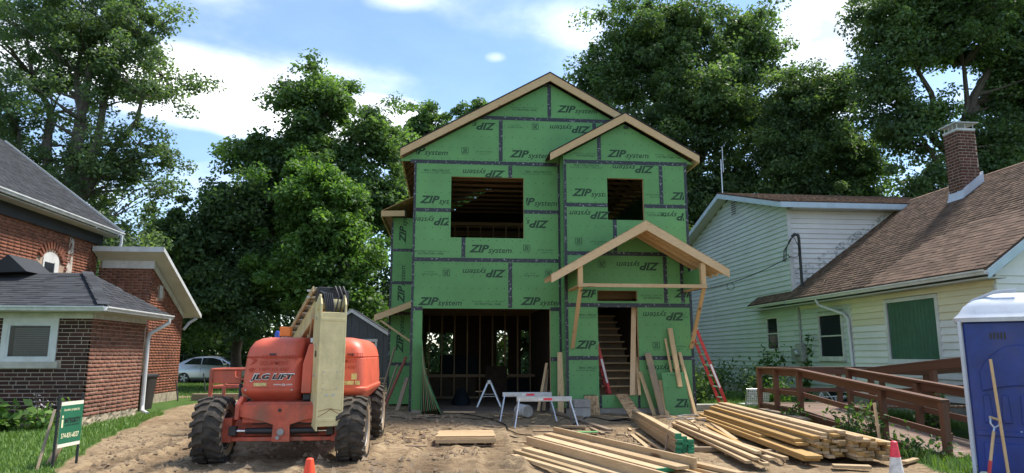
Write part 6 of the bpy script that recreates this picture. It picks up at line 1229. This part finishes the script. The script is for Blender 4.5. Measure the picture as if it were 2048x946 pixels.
def small_things():
    # bucket on its side
    m = MB(); m.lathe([(.001, 0), (.128, 0), (.135, .01), (.148, .33), (.155, .335), (.155, .36), (.142, .36), (.138, .03), (.001, .03)], (0, 0, 0), 'z', 26); z = gh(1.9, 16.1); m.xf(Matrix.Translation((1.9, 15.95, z+.15)) @ Matrix.Rotation(R(25), 4, 'Z') @ Matrix.Rotation(R(-92), 4, 'X')); b = m.go('bucket', white, base=(1.9, 16.1, z), smooth=True); tag(b, 'dirty white bucket lying on its side behind the sawhorses', 'bucket')
    m = MB(); m.lathe([(.13, -.002), (.1, -.004), (.001, -.004)], (0, 0, 0), 'z', 20); m.xf(Matrix.Translation((1.9, 15.95, z+.15)) @ Matrix.Rotation(R(25), 4, 'Z') @ Matrix.Rotation(R(-92), 4, 'X')); m.go('muddy_base', conc, b)
    m = MB(); z = gh(3.2, 16.3); m.bx(3.0, 3.38, 16.15, 16.5, z-.03, z+.19); m.bx(3.01, 3.39, 16.17, 16.5, z+.2, z+.38); o = m.go('concrete_block', conc, base=(3.2, 16.3, z), bev=.012, kind=None); tag(o, 'two stacked concrete blocks under the green wall', 'block')
    m = MB(); m.bx(6.28, 7.0, 17.3, 17.65, 0, .32); tag(m.go('concrete_step', conc, base=(6.6, 17.4, 0), bev=.015), 'low concrete step block left of the tall lumber pile', 'block')
    m = MB(); m.lathe([(.24, 0), (.25, .08), (.2, .25), (.12, .4), (.05, .46), (.001, .47)], (.47, 19.5, .2), 'z', 14); tag(m.go('tarp_bundle', tarp, base=(.47, 19.5, .2), smooth=True), 'dark bundled tarp standing on the garage floor', 'bundle')
    # cones
    def cone(x, y, h, rb, rt, mats, label, base=True):
        z = gh(x, y); r = thing('traffic_cone', (x, y, z), label, 'cone'); n = len(mats); body = None
        for i, mt in enumerate(mats):
            a, b = .03 + (h-.03)*i/n, .03 + (h-.03)*(i+1)/n; ra, rb_ = rb + (rt-rb)*i/n, rb + (rt-rb)*(i+1)/n; m = MB(); prof = [(ra, a), (rb_, b)] + ([(rb_*.55, b+.008), (.001, b+.002)] if i == n-1 else []); m.lathe(prof, (x, y, z), 'z', 24); m.go('cone_band', mt, r, smooth=True)
        m = MB(); m.bx(x-.19, x+.19, y-.19, y+.19, z-.0, z+.03); m.go('cone_base', black if not base else mats[0], r, bev=.01)
    cone(-1.01, 5.6, .76, .15, .028, [paint_or], 'bright orange traffic cone at the bottom edge of the picture'); cone(4.32, 6.5, .73, .12, .028, [paint_rw, cone_red, paint_rw, paint_rw, cone_red], 'scuffed white and red striped cone by the tall lumber pile')
    # ladders
    def ladder(x0, z0, x1, z1, y, gap, n, label, dy=0):
        r = thing('red_ladder', (x0, y, z0), label, 'ladder'); P0, P1 = Vector((x0, y, z0)), Vector((x1, y+dy, z1))
        for s in (-1, 1): m = MB(); m.beam(P0 + Vector((0, s*gap/2, 0)), P1 + Vector((0, s*gap/2, 0)), .075, .03, (0, 1, 0)); m.go('side_rail', lad_red, r, bev=.004)
        for k in range(n): q = P0.lerp(P1, (k+.6)/n); m = MB(); m.beam(q - Vector((0, gap/2, 0)), q + Vector((0, gap/2, 0)), .045, .03); m.go('rung', alum, r)
        m = MB(); q = P1; m.beam(q - Vector((0, gap/2+.02, 0)), q + Vector((0, gap/2+.02, 0)), .09, .05); m.go('top_cap', white, r, bev=.008)
        m = MB(); q = P0.lerp(P1, .45) - Vector((0, gap/2+.017, 0)); dd = (P1-P0).normalized(); m.beam(q - dd*.3, q + dd*.3, .05, .002, (0, 1, 0)); m.go('rail_label', print_w, r)
    ladder(6.98, .1, 6.2, 2.2, 16.95, .42, 8, 'red fibreglass ladder leaning on the right corner of the green house'); ladder(4.1, .6, 3.8, 1.85, 17.35, .3, 5, 'red ladder leaning inside the front doorway')
    # yard sign
    A, B = Vector((-5.33, 10.42, 0)), Vector((-5.28, 10.95, 0)); ux = (B-A).normalized(); n = ux.cross(Vector((0, 0, 1))); r = thing('yard_sign', tuple((A+B)/2), 'green contractor yard sign with phone number on black posts', 'sign')
    for q in (A, B): m = MB(); m.beam(q + Vector((0, 0, -.1)), q + Vector((0, 0, 1.0)), .03, .02, (ux.x, ux.y, 0)); m.go('post', blackm, r)
    S0 = A + ux*.02 + n*.02; W_ = (B-A).length-.03; m = MB()
    def slab(z0, z1, t0, t1, mat, nm): m = MB(); a, b = S0 + n*t0, S0 + n*t1; m.add([(*(a.xy), z0), (*((a+ux*W_).xy), z0), (*((b+ux*W_).xy), z0), (*(b.xy), z0), (*(a.xy), z1), (*((a+ux*W_).xy), z1), (*((b+ux*W_).xy), z1), (*(b.xy), z1)], [(0,3,2,1),(4,5,6,7),(0,1,5,4),(1,2,6,5),(2,3,7,6),(3,0,4,7)]); return m.go(nm, mat, r)
    slab(.28, .9, 0, .006, off_white, 'sign_board'); fc = slab(.33, .85, .0062, .0075, sign_green, 'sign_face')
    def T(txt, w, h, x, z, mat, bold=.01, sh=0): put_text('sign_lettering', combo([(fit(txt, w, h, sh, bold), 0, 0)]), mat, fc, S0 + n*.009 + ux*x + Vector((0, 0, z)), ux, (0, 0, 1))
    T('Another project by', .36, .05, .06, .76, print_gold); T('INTEGRITY', .36, .075, .1, .6, print_dark, .04); T('INTEGRITY', .352, .066, .097, .606, print_gold, .0) if False else None; T('BUILDING & DESIGN GROUP', .34, .02, .11, .565, print_dark); T('574-831-6527', .4, .07, .05, .4, print_gold, .02)
    m = MB(); q = S0 + n*.009 + ux*.05; m.beam(q + Vector((0, 0, .55)), q + Vector((0, 0, .66)), .035, .001, n); m.go('sign_emblem', print_gold, fc); m = MB(); m.beam(q + Vector((0, 0, .68)), q + Vector((0, 0, .715)), .03, .001, n); m.go('sign_emblem', print_gold, fc)
    board('stake', 'thin wooden lath stuck in the lawn left of the yard sign', 'stake', (-5.4, 10.15, -.05), (-5.55, 10.75, .78), .035, .015, oldw); board('plank', 'dark board propped behind the yard sign', 'board', (-5.55, 10.75, 0), (-5.5, 11.3, .72), .1, .03, plank_dirty)
    board('stake', 'black stake at the corner of the brick house wing', 'stake', (-8.95, 24.9, 0), (-9.1, 25.0, .7), .035, .035, blackm); board('stake', 'black stake standing in the lawn in front of the silver car', 'stake', (-9.3, 28.8, 0), (-9.5, 28.9, .85), .035, .035, blackm); board('stake', 'pale wooden stake standing at the end of the tall pile', 'stake', (7.02, 10.9, -.05), (7.0, 10.95, .78), .045, .03, pine)
    # wheeled bin
    r = thing('wheelie_bin', (-8.3, 20.4, 0), 'dark grey wheeled rubbish bin beside the brick house downspout', 'bin'); m = MB(); m.loft([rrect(-8.55, -8.1, 20.15, 20.65, .08, .05, 4), rrect(-8.6, -8.03, 20.08, 20.72, .95, .06, 4)]); m.go('body', black, r, smooth=True); m = MB(); m.loft([rrect(-8.63, -8.0, 20.04, 20.76, .955, .06, 4), rrect(-8.62, -8.0, 20.05, 20.75, 1.0, .06, 4), rrect(-8.55, -8.06, 20.12, 20.68, 1.04, .06, 4)]); m.go('lid', black, r, smooth=True)
    for y in (20.15, 20.65): m = MB(); m.lathe([(.1, -.03), (.1, .03)], (-8.55, y, .1), 'y', 14); m.go('wheel', black, r)
    part('handle', black, r, (-8.68, -8.62, 20.15, 20.65, .93, .97))
small_things()
# ---------------------------------------------------------------- portable toilet
def toilet():
    x0, x1, y0, y1 = -.56, .56, -.55, .55; r = thing('portable_toilet', (0, 0, 0), 'blue portable toilet with white domed roof', 'portable toilet')
    part('body', blue, r, (x0+.03, x1-.03, y0+.03, y1-.03, .05, 1.95), bev=.02); part('skid', black, r, (x0, x1, y0, y1, 0, .05))
    for x in (x0, x1): 
        for y in (y0, y1): part('corner_trim', wplastic, r, (x-.02 if x == x0 else x-.02, x+.02, y-.02, y+.02, .05, 1.96), bev=.008)
    m = MB(); n = 14; pts = [(x0+.16 + (x1-x0-.32)*i/n, 1.35 + .32*math.sin(math.pi*i/n)**.7) for i in range(n+1)] + [(x1-.16 - (x1-x0-.32)*i/n, 1.12 + .07*math.sin(math.pi*i/n)) for i in range(n+1)]; m.prism(pts, 'y', y0+.004, y0+.031); m.go('arched_panel', blue, r, bev=.012)
    for i in range(5): xx = x0+.2+i*.18; m = MB(); m.prism([(xx-.045, .75), (xx+.045, .75), (xx+.03, 1.08), (xx-.03, 1.08)], 'y', y0+.008, y0+.031); m.go('wall_rib', blue, r, bev=.012)
    part('lower_band', blue, r, (x0+.06, x1-.06, y0+.01, y0+.031, .6, .66), bev=.008); part('lower_panel', blue, r, (x0+.12, x1-.12, y0+.012, y0+.031, .12, .52), bev=.01)
    for xx in (x0+.3, x0+.66): 
        for i in range(5): part('vent_slot', black, r, (xx+i*.035, xx+i*.035+.02, y0+.026, y0+.0305, 1.74, 1.82))
    for q in ((x0+.2, 1.02), (x0+.36, 1.0), (x0+.75, .72), (x0+.5, .66)): m = MB(); m.lathe([(.012, 0), (.008, -.008), (.001, -.01)], (q[0], y0+.029, q[1]), 'y', 8); m.go('rivet', white, r)
    L = []
    for z, ins in ((1.95, -.05), (2.0, -.06), (2.02, -.04), (2.06, 0), (2.14, .05), (2.22, .14), (2.28, .26), (2.31, .4), (2.32, .5)): L.append(rrect(x0+ins, x1-ins, y0+ins*.9, y1-ins*.9, z, max(.02, .16-ins*.2), 6))
    m = MB(); m.loft(L); rf = m.go('roof', wplastic, r, smooth=True)
    for i in range(4): yy = y0+.2+i*.22; m = MB(); m.tube([(x0+.03, yy, 2.08), (x0+.17, yy, 2.225), (x0+.4, yy, 2.32), (x0+.62, yy, 2.33)], .02, 6); m.go('roof_rib', wplastic, rf, smooth=True)
    part('vent_stub', wplastic, r, (x0+.1, x0+.26, y0+.45, y0+.6, 2.02, 2.2), bev=.01)
    th = R(-40); c, sn = math.cos(th), math.sin(th); px, py = 6.33, 8.03   # turned to face the street corner
    r.rotation_euler.z = th; r.location = (px - (-.56*c + .55*sn), py - (-.56*sn - .55*c), 0)
    s = thing('shovel', (6.2, 7.5, 0), 'D-handled shovel leaning against the blue portable toilet', 'shovel'); A, B = Vector((6.0, 7.45, .1)), Vector((6.43, 7.75, .8)); m = MB(); m.cyl(A, A.lerp(B, .82), .017, 10); m.go('shaft', pine_z, s, smooth=True); u = (B-A).normalized(); sd = Vector((1, 0, -.3)).normalized()
    m = MB(); q = A.lerp(B, .78); m.cyl(A.lerp(B, .12), A.lerp(B, .38), .019, 10); m.go('red_sleeve', lad_red, s, smooth=True); m = MB(); m.tube([q, q+u*.09, q+u*.13+sd*.05, q+u*.21+sd*.06], .011, 8); m.tube([q+u*.09, q+u*.13-sd*.05, q+u*.21-sd*.06], .011, 8); m.go('handle_frame', alum, s, smooth=True); m = MB(); m.cyl(q+u*.21+sd*.07, q+u*.21-sd*.07, .015, 8); m.go('grip', pine_x, s, smooth=True)
    m = MB(); m.prism([(-.1, .0), (.1, 0), (.1, .22), (.03, .28), (-.03, .28), (-.1, .22)], 'y', -.004, .004); m.xf(Matrix.Translation(A - u*.12)); m.go('blade', steel, s)
    m = MB(); m.tube([(6.28, 7.45, -.02), (6.42, 7.7, 1.5)], .017, 10); tag(m.go('wooden_pole', pine_z, base=(6.28, 7.45, 0), smooth=True), 'bare wooden tool handle leaning on the blue toilet', 'pole')
toilet()
# ---------------------------------------------------------------- access ramp
def ramp():
    r = thing('access_ramp', (8.6, 13, 0), 'brown stained wooden access ramp with rails in front of pale house', 'ramp')
    za = lambda y: .02 + (y-10)*.082; zl = .40; zb = lambda y: zl + (14.7-y)*.075
    n = 46
    for i in range(33): y = 10 + i*.142; z = za(y); m = MB(); m.add([(7.55, y, z), (8.75, y, z), (8.75, y+.134, z+.011), (7.55, y+.134, z+.011), (7.55, y, z+.035), (8.75, y, z+.035), (8.75, y+.134, z+.046), (7.55, y+.134, z+.046)], [(0,3,2,1),(4,5,6,7),(0,1,5,4),(1,2,6,5),(2,3,7,6),(3,0,4,7)]); m.go('deck_board', deckx, r)
    for i in range(11): part('deck_board', deckx, r, (7.5, 10.6, 14.7+i*.142, 14.834+i*.142, zl, zl+.035))
    for i in range(28): y = 14.55 - i*.142; z = zb(y); part('deck_board', deckx, r, (9.35, 10.6, y, y+.134, z, z+.035))
    part('edge_joist', deckw, r, (7.5, 7.54, 14.7, 16.2, .1, zl)); m = MB(); m.add([(7.5, 10, -.1), (7.54, 10, -.1), (7.54, 14.69, -.1), (7.5, 14.69, -.1), (7.5, 10, .05), (7.54, 10, .05), (7.54, 14.69, .4), (7.5, 14.69, .4)], [(0,3,2,1),(4,5,6,7),(0,1,5,4),(1,2,6,5),(2,3,7,6),(3,0,4,7)]); m.go('edge_joist', deckw, r)
    def post(x, y, z0, z1): part('post', deckwz, r, (x-.05, x+.05, y-.05, y+.05, z0, z1), bev=.006)
    def rails(p, q, zp, zq, cap=True):
        p, q = Vector(p), Vector(q)
        a, b = Vector((p.x, p.y, zp)), Vector((q.x, q.y, zq)); sd = (b-a).cross(Vector((0, 0, 1))).normalized()
        m = MB(); m.beam(a, b, .15, .038); m.go('top_rail', deckw, r, bev=.005); m = MB(); o = sd*.055
        m.beam(a + o - Vector((0, 0, .09)), b + o - Vector((0, 0, .09)), .036, .135); m.go('side_rail', deckw, r, bev=.004); m = MB(); m.beam(a + o - Vector((0, 0, .52)), b + o - Vector((0, 0, .52)), .036, .1); m.go('lower_rail', deckw, r, bev=.004)
    post(7.5, 10.02, -.1, .85); post(7.5, 11.5, -.1, .94); post(7.5, 14.3, -.1, 1.22); post(7.5, 15.35, 0, 1.23)
    rails((7.5, 9.97), (7.5, 14.3), .87, 1.245); rails((7.5, 14.3), (7.5, 16.2), 1.25, 1.25); post(7.5, 16.2, 0, 1.23)
    rails((7.5, 16.2), (10.6, 16.2), 1.25, 1.25)
    for x in (8.5, 9.5, 10.6): post(x, 16.2, 0, 1.23)
    post(8.8, 10.05, 0, .87); post(8.8, 12.4, 0, 1.03); post(8.8, 14.6, 0, 1.25); rails((8.8, 9.97), (8.8, 14.65), .89, 1.26)
    rails((10.6, 16.2), (10.6, 14.7), 1.26, 1.26); rails((10.6, 14.7), (10.6, 10.5), 1.26, 1.6); rails((9.3, 14.6), (9.3, 10.5), 1.26, 1.6)
    for y in (14.6, 12.6, 10.6): post(10.6, y, 0, 1.25 + max(0, 14.6-y)*.083); post(9.3, y, 0, 1.25 + max(0, 14.6-y)*.083)
deckx = wood('deck_plank', (.19, .115, .082), stretch=(1, 10, 10), knots=False, dark=.7, grey=.45, rnd=.25)
ramp()
# ---------------------------------------------------------------- fences, chairs, wires, cords
def link_fence(label, x0, x1, y, h, step, posts, gname):
    r = thing('chain_link_fence', ((x0+x1)/2, y, 0), label, 'fence'); m = MB(); m.cyl((x0, y, h), (x1, y, h), .018, 8); m.go('top_rail', steel_d, r, smooth=True)
    for x in posts: m = MB(); m.cyl((x, y, -.1), (x, y, h+.05), .028, 8); m.go('post', steel_d, r, smooth=True)
    V = []; F = []; w = .003; k = 0; L = x1-x0; x = x0 - h
    mm = MB()
    while x < x1:
        for s in (1, -1):
            a = (x, 0) if s > 0 else (x, h); b = (x+h, h) if s > 0 else (x+h, 0); t0 = max(0, (x0-a[0])/h); t1 = min(1, (x1-a[0])/h)
            if t1 - t0 > .02:
                p = (a[0]+h*t0, y+s*.003, a[1]+(b[1]-a[1])*t0); q = (a[0]+h*t1, y+s*.003, a[1]+(b[1]-a[1])*t1); mm.tube([p, q], w, 3, cap=False)
        x += step
    mm.go('wire_mesh', steel_d, r, kind='stuff')
    return r
steel_d = plain('dull_galvanised', (.2, .21, .21), .55, .4, var=.2)
f = link_fence('chain link fence with small notice in front of the mint wall', 8.3, 11.3, 22.5, 1.13, .09, (8.3, 9.84, 11.28), ''); part('notice', black, f, (8.42, 8.74, 22.47, 22.475, .8, 1.03)); put_text('notice_lettering', combo([(fit('ALLIED', .26, .09, .15, .03), 0, 0.08), (fit('FENCE CO.', .22, .04, 0, .01), 0, 0)]), print_w, f, (8.45, 22.468, .85), (1, 0, 0), (0, 0, 1))
link_fence('long chain link fence behind the parked silver car', -18, -2, 43.2, 1.55, .22, [-18 + i*2.6 for i in range(7)], '')
def chairs():
    r = thing('lawn_chair', (7.95, 17.5, 0), 'white mesh lawn chair with its back showing beyond the tall pile', 'chair')
    for k in range(11):
        x = 7.7 + k*.053; m = MB(); m.tube([(x, 17.45, .3), (x, 17.35, .5), (x-.01, 17.3, .68)], .012, 5); m.go('back_strap', white, r)
    for k in range(7): z = .32 + k*.057; m = MB(); m.beam((7.68, 17.42 - .012*k*3, z), (8.26, 17.42-.012*k*3, z), .01, .03); m.go('back_strap', white, r)
    m = MB(); m.tube([(7.66, 17.46, .02), (7.67, 17.44, .3), (7.66, 17.3, .7), (8.26, 17.3, .7), (8.28, 17.44, .3), (8.28, 17.46, .02)], .016, 8); m.go('frame', alum, r, smooth=True); part('seat', white, r, (7.7, 8.25, 17.46, 17.95, .28, .31)); m = MB(); m.tube([(7.68, 17.98, .02), (7.68, 17.95, .3)], .016, 6); m.go('leg', alum, r); m = MB(); m.tube([(8.26, 17.98, .02), (8.26, 17.95, .3)], .016, 6); m.go('leg', alum, r)
    r = thing('folding_chair', (9.8, 17.3, 0), 'folded white garden chair lying behind the ramp landing', 'chair'); m = MB(); m.tube([(9.45, 17.2, .35), (9.6, 17.2, .62), (9.75, 17.2, .62), (10.1, 17.2, .1)], .018, 8); m.go('frame', white, r, smooth=True)
    m = MB(); m.tube([(9.4, 17.5, .45), (10.2, 17.4, .5)], .018, 8); m.go('rail', white, r, smooth=True); m = MB(); m.tube([(9.4, 17.35, .33), (10.15, 17.3, .36)], .018, 8); m.go('rail', white, r, smooth=True); m = MB(); m.tube([(9.6, 17.2, .05), (9.62, 17.2, .6)], .02, 8); m.go('leg', white, r, smooth=True); m = MB(); m.tube([(10.05, 17.2, .02), (9.95, 17.2, .5)], .02, 8); m.go('leg', white, r, smooth=True)
chairs()
def wires():
    w = thing('service_wire', (11.4, 21.5, 5.4), 'black overhead service wire drooping from the roof mast', 'wire'); pts = [Vector((11.3, 21.5, 4.75)).lerp(Vector((5.9, 20.0, 3.35)), i/14) - Vector((0, 0, .35*math.sin(math.pi*i/14))) for i in range(15)]; m = MB(); m.tube(pts, .013, 6); m.go('span', wire_b, w, smooth=True)
    for k in range(3): m = MB(); m.tube([(11.37, 21.47, 5.4), (11.2, 21.4, 5.25-.05*k), (11.1-.04*k, 21.4, 4.95), (11.05-.05*k, 21.4, 4.55)], .011, 6); m.go('drip_loop', wire_b, w, smooth=True)
    m = MB(); m.tube([(11.42, 21.45, 5.36), (11.5, 21.3, 5.0), (11.42, 21.3, 4.72), (11.25, 21.4, 4.68), (11.1, 21.4, 4.8)], .01, 6); m.go('drip_loop', wire_b, w, smooth=True)
    c = Vector((8.9, 20.85, 3.72)); m = MB(); m.tube([c + Vector((.12*math.cos(a), 0, .12*math.sin(a)-.05)) for a in [2*math.pi*i/14 for i in range(15)]], .008, 5); m.go('tie_ring', wire_b, w, smooth=True)
    def cord(label, pts, mat, rad=.011):
        P = []
        for i in range(len(pts)-1):
            for t in range(6):
                p0, p1, p2, p3 = pts[max(i-1, 0)], pts[i], pts[i+1], pts[min(i+2, len(pts)-1)]; t_ = t/6
                P.append(tuple(.5*((2*p1[k]) + (-p0[k]+p2[k])*t_ + (2*p0[k]-5*p1[k]+4*p2[k]-p3[k])*t_*t_ + (-p0[k]+3*p1[k]-3*p2[k]+p3[k])*t_**3) for k in range(len(p1))))
        P = [(p[0], p[1], gh(p[0], p[1]) + rad + .012 + (p[2] if len(p) > 2 else 0)) for p in P]; m = MB(); m.tube(P, rad, 6); o = m.go('power_cord', mat, base=P[0], smooth=True); tag(o, label, 'cord')
    cord('black cord winding under the sawhorses to the garage', [(.4, 17.1), (1.2, 15.2), (1.3, 13.9), (1.7, 13.3), (2.4, 13.5), (2.6, 14.3), (3.0, 15.3), (3.3, 16.1)], wire_b); cord('black cord bundle on the ground below the doorway', [(3.3, 16.0), (3.7, 15.2), (4.1, 15.0), (4.0, 15.4), (3.6, 15.3), (4.2, 15.6), (4.4, 15.3), (4.6, 15.8)], wire_b); cord('grey hose looped beside the green sheet', [(5.0, 15.6), (5.4, 15.3), (5.9, 15.6), (5.8, 16.1), (5.4, 16.0), (5.5, 15.4), (6.1, 15.0), (6.3, 16.4)], grey_rim, .014); cord('thin dark cord across the mud left of the garage', [(-1.2, 16.2), (-.6, 15.8), (.2, 16.0), (.9, 15.7), (1.4, 16.1)], wire_b, .008)
    cord('bent cord arching over the green-ended studs', [(3.3, 10.6, 0), (3.5, 11.0, .1), (3.72, 11.4, .42), (3.95, 11.5, .5), (4.3, 11.7, .3), (4.5, 12.3, .2)], plank_dirty, .012)
wires()
